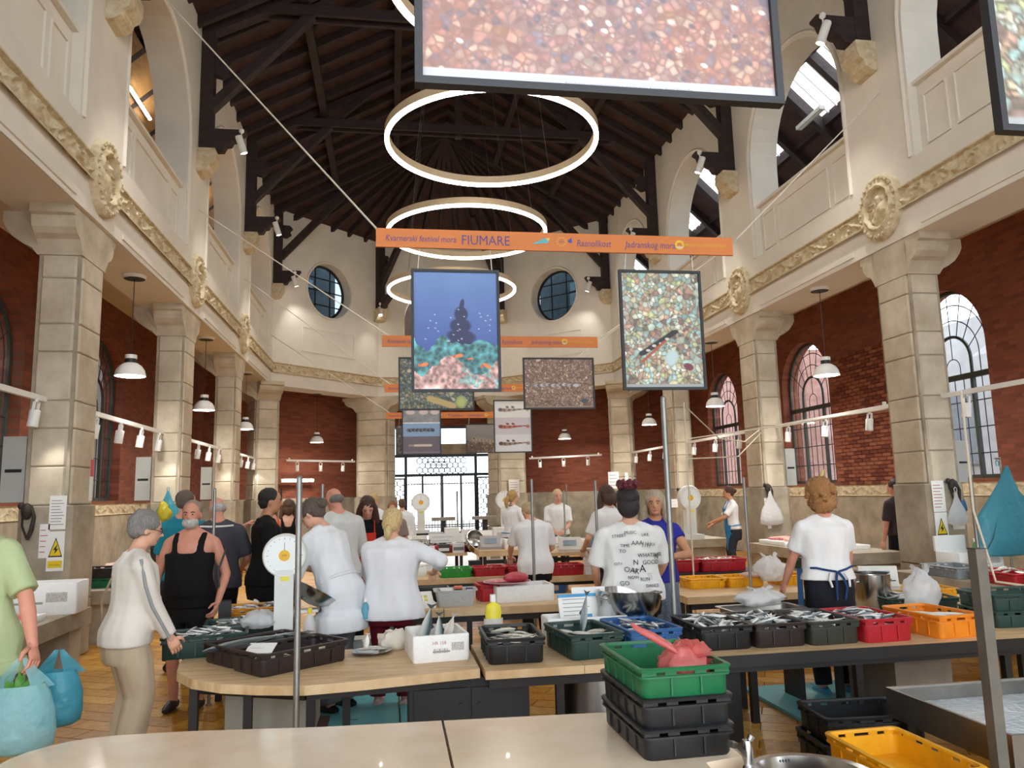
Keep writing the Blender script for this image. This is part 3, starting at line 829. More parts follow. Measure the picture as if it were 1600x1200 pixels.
def spot_meshes():
    b = MB(); b.lathe([(.0, .10), (.05, .10), (.055, .09), (.055, -.08), (.05, -.085), (.045, -.08)], n=16); body = b.mesh('spot_body', WHITEM, 40)
    b = MB(); b.lathe([(0, -.078), (.046, -.078)], n=14); lens = b.mesh('spot_lens', SPOTF)
    b = MB(); b.box((-.05, 0, .10), (.012, .03, .16)); b.box((.05, 0, .10), (.012, .03, .16)); b.box((0, 0, .18), (.112, .03, .012)); b.box((0, 0, .2), (.03, .03, .04)); fork = b.mesh('fork', WHITEM)
    return body, lens, fork
SPM = spot_meshes()
def rail(p0, p1, n, lab, tilt, brk=True, aim=0.):
    p0 = Vector(p0); p1 = Vector(p1); t = thing('light_rail', lab, 'lamp', p0)
    d = p1-p0
    b = MB(); b.beam((0, 0, 0), d, .045, .06); b.build('rail', WHITEM, t)
    az = math.atan2(d.y, d.x)
    for i in range(n):
        p = d*((i+.45)/n); p.z -= .24
        r = obj('spot_body', SPM[0], t, p, (0, 0, az)); r.rotation_euler = (tilt, 0, az)
        obj('spot_lens', SPM[1], r); obj('fork', SPM[2], r); lamp('spot_beam', r, 'SPOT', 12, (0, 0, -.09), (aim, 0, 0), 95)
    for f in (.04, .96):
        b = MB(); q = d*f; b.box(q+Vector((0, 0, .05)), (.04, .04, .05)); b.build('clip', WHITEM, t)
bay = ['between the unseen and first', 'between the first and second', 'between the second and third', 'between the third and corner']
for k in range(4):
    y0 = 4.99+4.5*k
    rail((-3.78, y0+.72, 2.84), (-3.78, y0+4.42, 2.84), 4, 'white spotlight rail %s left arcade columns' % bay[k], .12, aim=-.6)
    rail((7.26, y0+.72, 2.82), (7.26, y0+4.42, 2.82), 3, 'white spotlight rail %s right arcade columns' % bay[k], .12, aim=.6)
rail((-3.1, 24.0, 2.84), (-1.15, 25.6, 2.84), 3, 'white spotlight rail in the left apse opening', 0)
rail((4.63, 25.6, 2.84), (6.7, 24.0, 2.84), 3, 'white spotlight rail in the right apse opening', 0)
def truss_spot(x, y, z, rot, lab, watt=170):
    t = thing('spotlight', lab, 'lamp', (x, y, z), 0)
    b = MB(); b.lathe([(0, .16), (.055, .16), (.065, .14), (.065, -.16), (.055, -.165)], n=16); o = b.build('spot_body', WHITEM, t, 40); o.rotation_euler = rot
    b = MB(); b.lathe([(0, -.167), (.056, -.167)], n=14); l = b.build('spot_lens', SPOTF, t); l.rotation_euler = rot; lamp('spot_beam', o, 'SPOT', watt, (0, 0, -.18), (0, 0, 0), 100)
    b = MB(); b.tube([(0, 0, .12), (0, 0, .24)], .012, 5); b.ball((0, 0, .26), .05, 8, 6); b.build('mount', WHITEM, t, 60)
    return t
def sl_(s, y): return (CX+s*4.42, y, 7.95)
for s, sd in ((-1, 'left'), (1, 'right')):
    for y, nm in ((9.42, 'first'), (13.92, 'second'), (18.42, 'third')):
        truss_spot(CX+s*4.42, y-.06, 8.12, (.25, s*.3, 0), 'white spotlight on the %s truss bracket of the %s wall' % (nm, sd))
truss_spot(-2.8, 22.9, 8.1, (.3, -.3, 0), 'lit white spotlight left of the left round window', 35); truss_spot(6.2, 22.9, 8.1, (.3, .3, 0), 'white spotlight right of the right round window', 35)
truss_spot(-.33, 25.75, 7.9, (-.4, -.1, 0), 'lit white spotlight right of the left round window', 35); truss_spot(3.7, 25.75, 7.95, (-.4, .1, 0), 'white spotlight left of the right round window', 35)
# tube lights in the galleries
for y, nm in ((14.7, 'nearer'), (19.4, 'farther')):
    t = thing('tube_light', '%s lit tube lamp on the wooden lining of the left gallery' % nm, 'lamp', (-4.75, y, 9.28), rot=(0, -.76, 0))
    b = MB(); b.box((0, 0, 0), (.06, 1.3, .08)); b.build('housing', WHITEM, t); b = MB(); b.tube([(0, -.6, -.06), (0, .6, -.06)], .03, 8); b.build('tube', SPOTF, t)
t = thing('tube_light', 'white tube lamp under the right gallery roof', 'lamp', (8.35, 13.4, 9.0)); b = MB(); b.box((0, 0, 0), (.12, .9, .08)); b.build('housing', WHITEM, t)
b = MB(); b.bb((.0, -.4, -.05), (.05, .4, -.041)); b.build('diffuser', WHITEM, t)
t = thing('tube_light', 'lit tube lamp on the brick wall in the left apse', 'lamp', (-3.0, 26.06, 2.28)); t.rotation_euler = (0, 0, math.atan2(3.8, 4.9))
b = MB(); b.box((0, 0, 0), (1.2, .06, .1)); b.build('housing', WHITEM, t); b = MB(); b.tube([(-.55, -.06, 0), (.55, -.06, 0)], .035, 8); b.build('tube', SPOTF, t)

# ------------------------------------------------------------------ lettering
def text_mesh(s, size, shear=0., align='LEFT', ext=.0):
    c = bpy.data.curves.new('txt', 'FONT'); c.body = s; c.size = size; c.shear = shear; c.align_x = align; c.extrude = ext; c.resolution_u = 2
    o = bpy.data.objects.new('txt', c); COL.objects.link(o)
    dg = bpy.context.evaluated_depsgraph_get(); me = bpy.data.meshes.new_from_object(o.evaluated_get(dg))
    bpy.data.objects.remove(o); return me
def text(name, s, size, m, parent, loc, rot=(PI/2, 0, 0), shear=0., align='LEFT', sx=1., fit=None):
    me = text_mesh(s, size, shear, align)
    if fit: sx = fit/max(1e-6, max(v.co.x for v in me.vertices))
    me.materials.clear(); me.materials.append(m)
    return obj(name, me, parent, loc, rot, (sx, 1, 1))
ORANGE = mat('banner_orange', 'd9803f', .6, var=.05, scale=3)
PURP = mat('banner_purple', '5c4a86', .6, var=0); BLUE = mat('logo_blue', '3f58a8', .6, var=0); YEL = mat('logo_yellow', 'e8c23a', .6, var=0); TEAL = mat('logo_teal', '5fb6c4', .6, var=0); LGREY = mat('logo_grey', 'c9c4bc', .6, var=0)
def banner(y, z, lab):
    t = thing('banner', lab, 'banner', (-.11, y, z))
    b = MB(); b.bb((0, -.01, 0), (3.02, .012, .155)); b.build('board', ORANGE, t)
    f = -.0125
    text('lettering', 'Kvarnerski festival mora', .075, PURP, t, (.07, f, .05), shear=.25, fit=.57)
    text('lettering', 'FIUMARE', .115, PURP, t, (.68, f, .035), fit=.40)
    text('lettering', 'Raznolikost', .082, PURP, t, (1.64, f, .045), shear=.2, fit=.30)
    text('lettering', 'Jadranskog mora', .082, PURP, t, (2.06, f, .045), shear=.2, fit=.44)
    text('lettering', 'PRIRODOSLOVNI MUZEJ RIJEKA', .034, YEL, t, (2.59, f, .068), fit=.37)
    q = MB(); q.add([(1.27, f, .06), (1.31, f, .075), (1.37, f, .105), (1.42, f, .11), (1.40, f, .065), (1.33, f, .06), (1.29, f, .052)], [(0, 1, 2, 3, 4, 5, 6)]); q.build('fish_logo', TEAL, t)
    q = MB(); q.add([(1.385, f-.0004, .105), (1.42, f-.0004, .11), (1.40, f-.0004, .08)], [(0, 1, 2)]); q.build('fish_logo_head', YEL, t)
    q = MB()
    for k in range(12):
        a = 2*PI*k/12; q.add([(1.515+.03*math.cos(a-.15), f, .08+.03*math.sin(a-.15)), (1.515+.03*math.cos(a+.15), f, .08+.03*math.sin(a+.15)), (1.515+.05*math.cos(a), f, .08+.05*math.sin(a))], [(0, 1, 2)])
    tag(q.build('sun_logo', YEL, t), kind='stuff')
    text('logo_lettering', 'RIJEKA', .016, PURP, t, (1.49, f, .075))
    q = MB(); q.add([(1.565, f, .09), (1.60, f, .115), (1.605, f, .075), (1.58, f, .07)], [(0, 1, 2, 3)]); q.build('star_logo', BLUE, t)
    q = MB(); q.lathe([(.022, 0), (.042, 0)], (2.54, f, .08), 20, R=RX(PI/2)); q.build('round_logo', YEL, t)
    q = MB(); q.add([(2.505, f-.0004, .06), (2.54, f-.0004, .045), (2.575, f-.0004, .06), (2.54, f-.0004, .07)], [(0, 1, 2, 3)]); q.build('round_logo_wave', LGREY, t)
    return t
banner(6.0, 3.655, 'orange FIUMARE banner above the blue reef and pebble pictures')
banner(10.4, 3.70, 'orange festival banner above the sand picture and lemon reef picture')
banner(15.0, 3.69, 'orange festival banner partly hidden behind the reef picture')
banner(19.5, 3.62, 'orange festival banner hanging in front of the glazed entrance door')

# ------------------------------------------------------------------ printed pictures
RNG = np.random.default_rng(5)
def vnoise(h, w, cell, seed):
    r = np.random.default_rng(seed); gh, gw = int(h/cell)+3, int(w/cell)+3; g = r.random((gh, gw))
    y = np.arange(h)/cell; x = np.arange(w)/cell; yi = y.astype(int); xi = x.astype(int); fy = (y-yi)[:, None]; fx = (x-xi)[None, :]
    fy = fy*fy*(3-2*fy); fx = fx*fx*(3-2*fx)
    a = g[yi][:, xi]; b_ = g[yi][:, xi+1]; c = g[yi+1][:, xi]; d = g[yi+1][:, xi+1]
    return (a*(1-fx)+b_*fx)*(1-fy)+(c*(1-fx)+d*fx)*fy
def fbm(h, w, cell, seed): return sum(vnoise(h, w, max(1.2, cell/2**i), seed+i)/2**i for i in range(4))/1.875
def cells(h, w, n, seed, stretch=1.):
    r = np.random.default_rng(seed); P = r.random((n, 2))*[h, w]
    yy, xx = np.mgrid[0:h, 0:w]; d1 = np.full((h, w), 1e9); d2 = d1.copy(); idx = np.zeros((h, w), int)
    for i, (py, px) in enumerate(P):
        d = np.hypot(yy-py, (xx-px)/stretch); m = d < d1
        d2 = np.where(m, d1, np.minimum(d2, d)); idx = np.where(m, i, idx); d1 = np.where(m, d, d1)
    return idx, d1, d2
def hexa(s): return np.array([int(s[i:i+2], 16)/255 for i in (0, 2, 4)])
def pebbles(h, w, n, pal, seed, gap='5a5046', gw=1.2):
    idx, d1, d2 = cells(h, w, n, seed); r = np.random.default_rng(seed+1)
    C = np.array([hexa(p) for p in pal]); col = C[r.integers(0, len(C), n)]*(.85+.3*r.random((n, 1)))
    im = col[idx]*(1.08-.25*np.clip(d1/(d1+d2+1e-6)*1.6, 0, 1))[..., None]
    e = np.clip((d2-d1)/gw, 0, 1)[..., None]; im = im*e+hexa(gap)*(1-e)
    return im*(.88+.24*fbm(h, w, 6, seed+7))[..., None]
def ell(im, cx, cy, rx, ry, col, ang=0., soft=1.):
    h, w, _ = im.shape; yy, xx = np.mgrid[0:h, 0:w]; x = xx/w-cx; y = (yy/h-cy)*h/w
    u = (x*math.cos(ang)+y*math.sin(ang))/rx; v = (-x*math.sin(ang)+y*math.cos(ang))/(ry)
    m = np.clip((1-np.hypot(u, v))*soft*6, 0, 1)[..., None]; im[:] = im*(1-m)+hexa(col)*m if isinstance(col, str) else im*(1-m)+col*m
    return im
def paint(kind, h, w):
    yy = np.linspace(0, 1, h)[:, None, None]; xx = np.linspace(0, 1, w)[None, :, None]
    if kind == 'reef':
        im = hexa('6f95d2')*(1-yy)+hexa('33479b')*yy+0*xx; im = im*(1-.0)+0
        im += .05*(fbm(h, w, 40, 3)[..., None]-.5)
        for (cx, cy, rx, ry, a) in ((.55, .46, .14, .10, 0), (.56, .36, .09, .10, 0), (.56, .55, .19, .09, .1), (.62, .66, .12, .12, .3), (.57, .28, .03, .08, .2), (.48, .62, .1, .06, 0)): ell(im, cx, cy*h/w*w/h, rx, ry, '2b2f5e', a, .7)
        n = fbm(h, w, 14, 21); f = fbm(h, w, 5, 22)
        top = .60+.06*np.sin(xx[..., 0]*14)+.10*(fbm(h, w, 26, 9)-.5)*2
        m = (yy[..., 0] > top); cor = hexa('4a8e98')*(.15+.55*f[..., None]+.75*cells(h, w, 420, 77)[1][..., None]/9.)+hexa('9fd0c4')*.28*n[..., None]; im = np.where(m[..., None], cor, im)
        m2 = (yy[..., 0] > .80+.08*np.sin(xx[..., 0]*9+1)+.08*(n-.5)); pk = hexa('e2b4ae')*(.35+.6*f[..., None]+.06*cells(h, w, 500, 78)[1][..., None]); pk = np.where((xx > .52)&(n[..., None] > .5), hexa('a9cfcb')*(.5+.8*f[..., None]), pk); im = np.where(m2[..., None], pk, im)
        for (cx, cy, s, a) in ((.53, .715, .055, -.1), (.12, .79, .055, -.25), (.86, .80, .06, .5), (.67, .74, .03, 0)): ell(im, cx, cy, s, s*.42, 'f08a4a', a); ell(im, cx-s*1.1, cy+.004, s*.35, s*.35, 'd86a3a', a)
        r = np.random.default_rng(4)
        for _ in range(26): ell(im, r.uniform(.1, .95), r.uniform(.3, .6), .013, .006, 'c9d6ea', r.uniform(-.5, .5))
    elif kind == 'pebble':
        im = pebbles(h, w, 520, ['d3dccb', 'b3cec6', 'ddd4b4', 'c4b297', 'a3c2c0', 'd0ab96', 'e8ebe0', 'c6cf9c', 'a08680', 'cfe0d8'], 31, '6a6156', 1.0)
        for i in range(9): ell(im, .24+.05*i, .70-.022*i, .07, .035, '262a30', -.35, .6)
        for (cx, cy) in ((.30, .68), (.38, .64), (.47, .62), (.55, .58)): ell(im, cx, cy, .03, .018, 'd8d6cc')
        for i in range(6): ell(im, .25+.05*i, .76-.03*i, .05, .02, 'b35a3a', -.5, .5)
        ell(im, .60, .74, .09, .12, 'c6dfe4', .5, .5); ell(im, .81, .82, .07, .045, '7c3f50', .4); im[int(h*.975):] = hexa('a9aeb0')
    elif kind == 'sand':
        im = pebbles(h, w, 1500, ['b89a80', 'a8846c', 'c9b09a', '8d6a58', '9f8474', 'd6c2ae'], 41, '6e5244', .8)
        for i in range(16): ell(im, .14+.04*i, .53+.01*math.sin(i), .05, .028, ['8d8284', 'b9b2b4', '6d6266', 'cfcaca'][i % 4], 0, .8)
        ell(im, .86, .85, .055, .04, '4b5054'); im[int(h*.965):] = hexa('9a8676')
    elif kind == 'lemon':
        im = pebbles(h, w, 500, ['7d8a76', '98a08c', '5d6a62', 'a9aa8f', '6f7a80', 'b5a27a'], 51, '3d443f', 1.2)
        for i in range(8): ell(im, .42+.04*i, .80+.018*i, .08, .05, 'c9b070', .4, .7)
        ell(im, .83, .86, .085, .10, 'a9b565'); ell(im, .83, .86, .06, .07, 'bcc77a', 0, .5)
    elif kind == 'worms':
        im = np.ones((h, w, 3))*hexa('8b8d90'); a = int(h*.40); c = int(h*.66)
        im[a:c] = hexa('88a8cc'); im[c:] = hexa('6a6068'); im[a-1:a+1] = .9; im[:a] *= (.8+.4*fbm(a, w, 10, 4))[..., None]
        for cx in (.2, .55, .85): ell(im, cx, .18, .13, .07, 'd9c3c0'); 
        for i in range(14): ell(im, .14+.05*i, .53+.006*math.sin(i*2), .06, .05, '3f3d48' if i % 2 else '6d6a72', 0, .7)
        for i in range(12): ell(im, .18+.05*i, .83, .05, .035, 'd2c4b4' if i > 2 else '9a8a7c', 0, .7)
        im[-int(h*.05):] = hexa('7d747a')
    elif kind == 'fish':
        im = np.ones((h, w, 3))*hexa('d9d8da'); im[int(h*.33):int(h*.66)] = hexa('c9c2c6'); im[:int(h*.33)] = hexa('dedfda')
        for k, (cy, col, dk) in enumerate(((.17, 'a8958a', '6f6058'), (.50, 'b5634c', '7d4236'), (.83, '9a7566', '5a4440'))):
            for i in range(16): t = i/15; ell(im, .16+.68*t, cy+.01*math.sin(t*5), .07, .055*(1-.72*t), col if i % 3 else dk, 0, .8)
            ell(im, .90, cy, .05, .05, col); ell(im, .16, cy, .06, .05, dk); ell(im, .17, cy-.012, .012, .012, '20201f')
            for dx in (.35, .5): ell(im, dx, cy-.05, .05, .03, dk, .3)
    elif kind == 'gob':
        im = hexa('8e8a88')*(1-yy)+hexa('6b625c')*yy+0*xx; g = pebbles(h, w, 500, ['8a7058', 'a58a70', '6d5646', 'b8a088'], 61, '4a3a30'); m = (yy > .62+.1*(xx-.5)); im = np.where(m, g, im)
        for i in range(18): t = i/17; ell(im, .16+.75*t, .50+.13*t, .08, .075*(1-.5*t), ['7d7266', '9d9284'][i % 2], .2, .7)
        ell(im, .18, .48, .02, .02, '20201f')
    elif kind == 'rose':
        im = pebbles(h, w, 1500, ['dba99a', 'cf9384', 'e2bba8', 'c9968c', 'b98a86', 'e6c9b4', '9a8a96', 'd9a58c'], 71, 'a98078', 2.2)
        k = fbm(h, w, 60, 75)[..., None]; im = im*.8+.2*hexa('b7b2c6')*(k > .5)+.2*hexa('e0b0a0')*(k <= .5)
        r = np.random.default_rng(8)
        for _ in range(40): ell(im, r.random(), r.random(), .012, .008, 'f2ece6', r.random())
        for _ in range(70): ell(im, r.random(), r.random(), .014, .010, '8a7c84', r.random(), .25)
        im = im*.86; im[int(h*.955):] = hexa('c4c7d0')
    else:
        im = pebbles(h, w, 400, ['6d6a60', '8a8578', '55524a'], 81, '33302c')
    return np.clip(im, 0, 1)
PRINT = mat('printed_picture', 'ffffff', .5, var=0, attr=True); PRINT.node_tree.nodes['Principled BSDF'].inputs['Roughness'].default_value = .45
FRAME = mat('black_picture_frame', '23262b', .5, var=.05)
def poster(kind, x0, z0, y, w, h, nx, ny, lab, wires=True, yaw=0., ztop=3.66):
    t = thing('hanging_picture', lab, 'picture', (x0+w/2, y, z0), yaw)
    b = MB(); f = .022; d = .035
    for lo, hi in (((-w/2, 0, 0), (w/2, d, f)), ((-w/2, 0, h-f), (w/2, d, h)), ((-w/2, 0, f), (-w/2+f, d, h-f)), ((w/2-f, 0, f), (w/2, d, h-f))): b.bb(lo, hi)
    b.build('frame', FRAME, t)
    b = MB(); b.bb((-w/2+f, d*.5, f), (w/2-f, d*.9, h-f)); b.build('backing', FRAME, t)
    im = paint(kind, ny+1, nx+1); lc = np.where(im <= .04045, im/12.92, ((im+.055)/1.055)**2.4)
    b = MB(); b.grid(nx, ny, lambda s, v: (lerp(-w/2+f, w/2-f, s), d*.4, lerp(h-f, f, v)))
    me = b.mesh('print', PRINT); me.flip_normals(); colmesh(me, lc.reshape(-1, 3)); obj('print', me, t)
    if wires:
        for s in (-.42, .42):
            b = MB(); b.tube([(s*w, d/2, h), (s*w*.96, 0, ztop-z0)], .004, 4); b.build('wire', WHITEM, t)
    return t
poster('reef', .165, 2.49, 6.02, .715, 1.0, 150, 210, 'blue coral reef picture in black frame with orange fish')
poster('pebble', 1.895, 2.50, 6.02, .72, 1.02, 150, 210, 'pale green pebble picture in black frame under the FIUMARE banner')
poster('lemon', .11, 2.83, 10.42, 1.03, .73, 100, 72, 'greenish seabed picture partly behind the blue reef picture', ztop=3.72)
poster('sand', 1.83, 2.83, 10.42, 1.02, .73, 110, 80, 'brown sand picture with a pale speckled fish across its middle', ztop=3.72)
poster('worms', .22, 2.47, 15.02, .76, 1.03, 66, 90, 'picture in three bands with a dark sea slug on blue', ztop=3.71)
poster('fish', 2.02, 2.48, 15.02, .77, 1.05, 70, 96, 'white picture of three separate fish in a column', ztop=3.71)
poster('other', .13, 2.71, 19.52, 1.02, .75, 50, 36, 'brown picture mostly hidden behind the three band picture')
poster('gob', 1.90, 2.72, 19.52, 1.02, .75, 56, 40, 'grey brown fish picture beside the white three fish picture')
poster('rose', .07, 2.815, 2.0, 1.10, .77, 330, 230, 'large pink pebble picture hanging overhead', ztop=3.7)
text('caption', 'Posudionica ilustracije: kamenjar u plitkom moru, Kvarner. Autor fotografije', .0125, mat('caption_grey', '8d8f98', .6, var=0), bpy.data.objects['hanging_picture.008'], (-.12, .0135, .027))
poster('pebble', 1.90, 2.77, 2.0, .72, 1.02, 60, 80, 'dark framed picture seen from its edge beside the pink pebble picture', ztop=3.85)

# ------------------------------------------------------------------ ropes and cables
ROPE = mat('white_rope', 'd9d2c2', .7, var=.05)
def rope(pts, r, lab, m=ROPE, sag=0., cat='rope'):
    P = [Vector(p) for p in pts]
    if len(P) == 2:
        P = [P[0].lerp(P[1], i/16)-Vector((0, 0, sag*4*(i/16)*(1-i/16))) for i in range(17)]
    b = MB(); b.tube(P, r, 6); o = b.build('rope' if cat == 'rope' else 'cable', m, None, 60); tag(o, lab, cat); return o
rope([(-3.21, 9.49, 8.45), (-.1, 6.0, 3.80)], .009, 'white rope from the left wall to the FIUMARE banner')
rope([(6.895, 9.3, 7.2), (2.95, 6.0, 3.80)], .008, 'white rope from the right wall to the FIUMARE banner')
rope([(-3.415, 14.0, 6.9), (.0, 10.4, 3.84)], .009, 'white rope from the left wall to the second orange banner')
rope([(6.895, 14.0, 6.6), (2.96, 10.4, 3.84)], .009, 'white rope from the right wall to the second orange banner')
rope([(-3.415, 18.5, 6.9), (.0, 15.0, 3.84)], .009, 'white rope from the left wall to the third orange banner')
rope([(-3.415, 22.6, 6.4), (.0, 19.5, 3.76)], .009, 'white rope from the left wall to the banner by the door')
rope([(6.895, 18.5, 6.6), (2.96, 15.0, 3.84)], .009, 'white rope from the right wall to the third orange banner')
CAB = mat('cream_cable', 'd8cdb6', .6, var=.03)
# ------------------------------------------------------------------ crates
def rrect(w, d, r, n=3):
    out = []
    for cx, cy, a0 in ((w/2-r, d/2-r, 0), (-w/2+r, d/2-r, 90), (-w/2+r, -d/2+r, 180), (w/2-r, -d/2+r, 270)):
        for i in range(n+1):
            a = math.radians(a0+90*i/n); out.append((cx+r*math.cos(a), cy+r*math.sin(a)))
    return out
def loop_shell(b, loops, closed=False):
    """loops: list of lists of 3-D points, joined in order"""
    n = len(loops[0]); vs = [p for l in loops for p in l]; fs = []
    m = len(loops)
    for i in range(m if closed else m-1):
        i2 = (i+1) % m
        for k in range(n): k2 = (k+1) % n; fs.append((i*n+k, i*n+k2, i2*n+k2, i2*n+k))
    b.add(vs, fs)
CRATE = {}
def crate_meshes(hx, w=.56, d=.37, h=.125):
    key = (hx, w, d, h)
    if key in CRATE: return CRATE[key]
    m = mat('plastic_'+hx, hx, .42, var=.10, scale=9, bump=.08, bscale=60)
    t = .006; r = .035
    L = lambda e, z: [(x, y, z) for x, y in rrect(w-2*e, d-2*e, r)]
    b = MB()
    z1 = h*.76; z2 = h*.88
    loop_shell(b, [L(.012, 0), L(.006, .012), L(.004, z1), L(.004+t, z1), L(.016, .008)])
    b.add(L(.012, 0), [tuple(range(15, -1, -1))]); b.add(L(.016, .008), [tuple(range(16))])
    # posts between the slots
    for (cx, cy, sx, sy) in [(s1*(w/2-.035), s2*(d/2-.007), .062, .008) for s1 in (-1, 1) for s2 in (-1, 1)]+[(s1*(w/2-.007), s2*(d/2-.035), .008, .062) for s1 in (-1, 1) for s2 in (-1, 1)]:
        b.box((cx, cy, (z1+z2)/2), (sx, sy, z2-z1+.004))
    nl = 5
    for i in range(1, nl):
        x = -w/2+w*i/nl
        for s in (-1, 1): b.box((x, s*(d/2-.007), (z1+z2)/2), (.055 if i % 2 else .09, .008, z2-z1+.004))
    for i in (1, 2):
        y = -d/2+d*i/3
        for s in (-1, 1): b.box((s*(w/2-.007), y, (z1+z2)/2), (.008, .05, z2-z1+.004))
    # outer ribs
    for i in range(1, 5):
        for s in (-1, 1): b.box((-w/2+w*i/5, s*(d/2-.002), z1/2+.006), (.008, .009, z1-.02))
    for i in (1, 2):
        for s in (-1, 1): b.box((s*(w/2-.002), -d/2+d*i/3, z1/2+.006), (.009, .008, z1-.02))
    body = b.mesh('body', m, 40)
    b = MB(); loop_shell(b, [L(.004, z2), L(-.010, z2), L(-.012, h-.004), L(-.008, h), L(.008, h), L(.012, h-.008), L(.012, z2)], True); rim = b.mesh('rim', m, 40)
    b = MB(); loop_shell(b, [L(.004, z1-.012), L(-.008, z1-.010), L(-.008, z1-.002), L(.004, z1)], True); flange = b.mesh('flange', m, 40)
    CRATE[key] = (body, rim, flange); return CRATE[key]
def crate(x, y, z, yaw, hx, lab, w=.56, d=.37, h=.125, group=None):
    t = thing('fish_crate', lab, 'crate', (x, y, z), yaw, group)
    for n, me in zip(('body', 'rim', 'flange'), crate_meshes(hx, w, d, h)): obj(n, me, t)
    return t
BLK, BRN, GRN, GRN2, DGR, RED, ORG, YLW, BLU = '191b1d', '2e2323', '166c42', '2a9a3a', '23403a', 'b3202c', 'e98a22', 'eaa916', '2f639c'
# ------------------------------------------------------------------ fish
FSK = mat('fish_skin', 'ffffff', .28, var=0, attr=True, metal=.0, spec=.8)
def fish_mesh(name, prof, top, side, belly, wid=.45, red=None):
    """prof: (x, half height); unit length"""
    b = MB(); n = 8; cols = []; C = [np.array(lin(c)) for c in (top, side, belly)]
    for (x, hh) in prof:
        for k in range(n):
            a = 2*PI*k/n; b.v.append((x, hh*wid*math.cos(a)*1.0, hh*math.sin(a)))
            s = math.sin(a); c = C[0] if s > .55 else (C[1] if s > -.5 else C[2])
            if red is not None and abs(s) < .3: c = np.array(lin(red))
            cols.append(c)
    m = len(prof)
    for i in range(m-1):
        for k in range(n): k2 = (k+1) % n; b.f.append((i*n+k, i*n+k2, (i+1)*n+k2, (i+1)*n+k)); b.mi.append(0)
    b.f.append(tuple(range(n-1, -1, -1))); b.f.append(tuple(range((m-1)*n, m*n))); b.mi += [0, 0]
    xe, he = prof[-1]; hm = max(p[1] for p in prof)
    o = len(b.v); t = .006
    for s in (-1, 1): b.v += [(xe-.02, s*t, 0), (xe+.12, s*t*.3, hm*1.0), (xe+.08, s*t*.3, 0), (xe+.12, s*t*.3, -hm*1.0)]
    for f in ((0, 1, 2), (0, 2, 3)):
        b.f.append(tuple(o+i for i in f)); b.f.append(tuple(o+4+i for i in f[::-1])); b.mi += [0, 0]
    cols += [C[0]*.8+.1*C[1]]*8
    o = len(b.v)
    b.v += [(-.05, 0, hm*.9), (.12, 0, hm*.75), (.0, .004, hm*1.5), (-.05, .002, hm*.9), (.12, .002, hm*.75), (.0, .006, hm*1.5)]; b.f += [(o, o+1, o+2), (o+5, o+4, o+3)]; b.mi += [0, 0]; cols += [C[0]]*6
    # eye spots
    xe2 = prof[1][0]+.02
    for s in (-1, 1):
        o = len(b.v); hh = prof[1][1]; yy = s*hh*wid*1.02
        b.v += [(xe2-.012, yy, .01), (xe2+.012, yy, .01), (xe2+.012, yy, .034), (xe2-.012, yy, .034)]; f = (o, o+1, o+2, o+3); b.f.append(f if s < 0 else f[::-1]); b.mi.append(0); cols += [np.array(lin('15181a'))]*4
    me = b.mesh(name, FSK, 70); colmesh(me, np.array(cols)); return me
SLIM = [(-.5, .012), (-.44, .055), (-.36, .085), (-.22, .108), (-.05, .112), (.12, .095), (.27, .062), (.38, .03), (.43, .024)]
DEEP = [(-.5, .015), (-.44, .08), (-.36, .135), (-.22, .185), (-.05, .20), (.12, .17), (.25, .10), (.35, .045), (.41, .04)]
TORP = [(-.5, .008), (-.45, .04), (-.36, .075), (-.22, .105), (-.05, .112), (.12, .095), (.27, .058), (.38, .024), (.43, .018)]
SARD = [fish_mesh('sardine', SLIM, '48565e', 'd3dade', 'f6f7f5'), fish_mesh('sardine', SLIM, '55616a', 'e0e5e6', 'f8f7f3'), fish_mesh('sardine', SLIM, '77828a', 'eceeed', 'faf9f6')]
MACK = fish_mesh('mackerel', TORP, '2c3b40', 'a9b5b4', 'e6e4da'); BREAM = fish_mesh('bream', DEEP, '5c6460', 'b4b9b0', 'e0ddd0', .36); PINKF = fish_mesh('red_mullet', TORP, 'b06a58', 'd99a84', 'eedbcc', .45); PALEF = fish_mesh('pale_fish', DEEP, 'b8b0a4', 'e0dbd0', 'f0ece4', .34)
SN = [0]
REST = MB(); REST_c = []
def pile(n, cx, cy, z, yaw, w, d, kind, name, lab, cat, group, L=(.15, .185), dome=.06, seed=1, stuff=False, flat=True, tilt=.3):
    rg = random.Random(seed); c, s = math.cos(yaw), math.sin(yaw)
    for i in range(n):
        l = rg.uniform(*L); u = rg.uniform(-1, 1); v = rg.uniform(-1, 1)
        px, py = u*(w/2-l*.32), v*(d/2-l*.3)
        zz = z+dome*max(0, 1-(u*u+v*v)*.6)*rg.uniform(.2, 1.)+.012
        a = rg.uniform(0, 2*PI); rx = rg.choice((PI/2, -PI/2))+rg.uniform(-.35, .35)
        X, Y = cx+px*c-py*s, cy+px*s+py*c
        me = kind[rg.randrange(len(kind))] if isinstance(kind, list) else kind
        e = (rx, rg.uniform(-tilt, tilt), a+yaw)
        if stuff:
            M = Matrix.Translation((X, Y, zz)) @ __import__('mathutils').Euler(e).to_matrix().to_4x4() @ Matrix.Scale(l, 4)
            o = len(REST.v)
            for vv in me.vertices: REST.v.append(tuple(M @ vv.co))
            for p in me.polygons: REST.f.append(tuple(o+k for k in p.vertices)); REST.mi.append(0)
            at = me.color_attributes['Col'].data; REST_c.extend([tuple(at[k].color[:3]) for k in range(len(me.vertices))])
        else:
            f = obj(name, me, None, (X, Y, zz), e, (l, l, l)); tag(f, lab, cat, group)

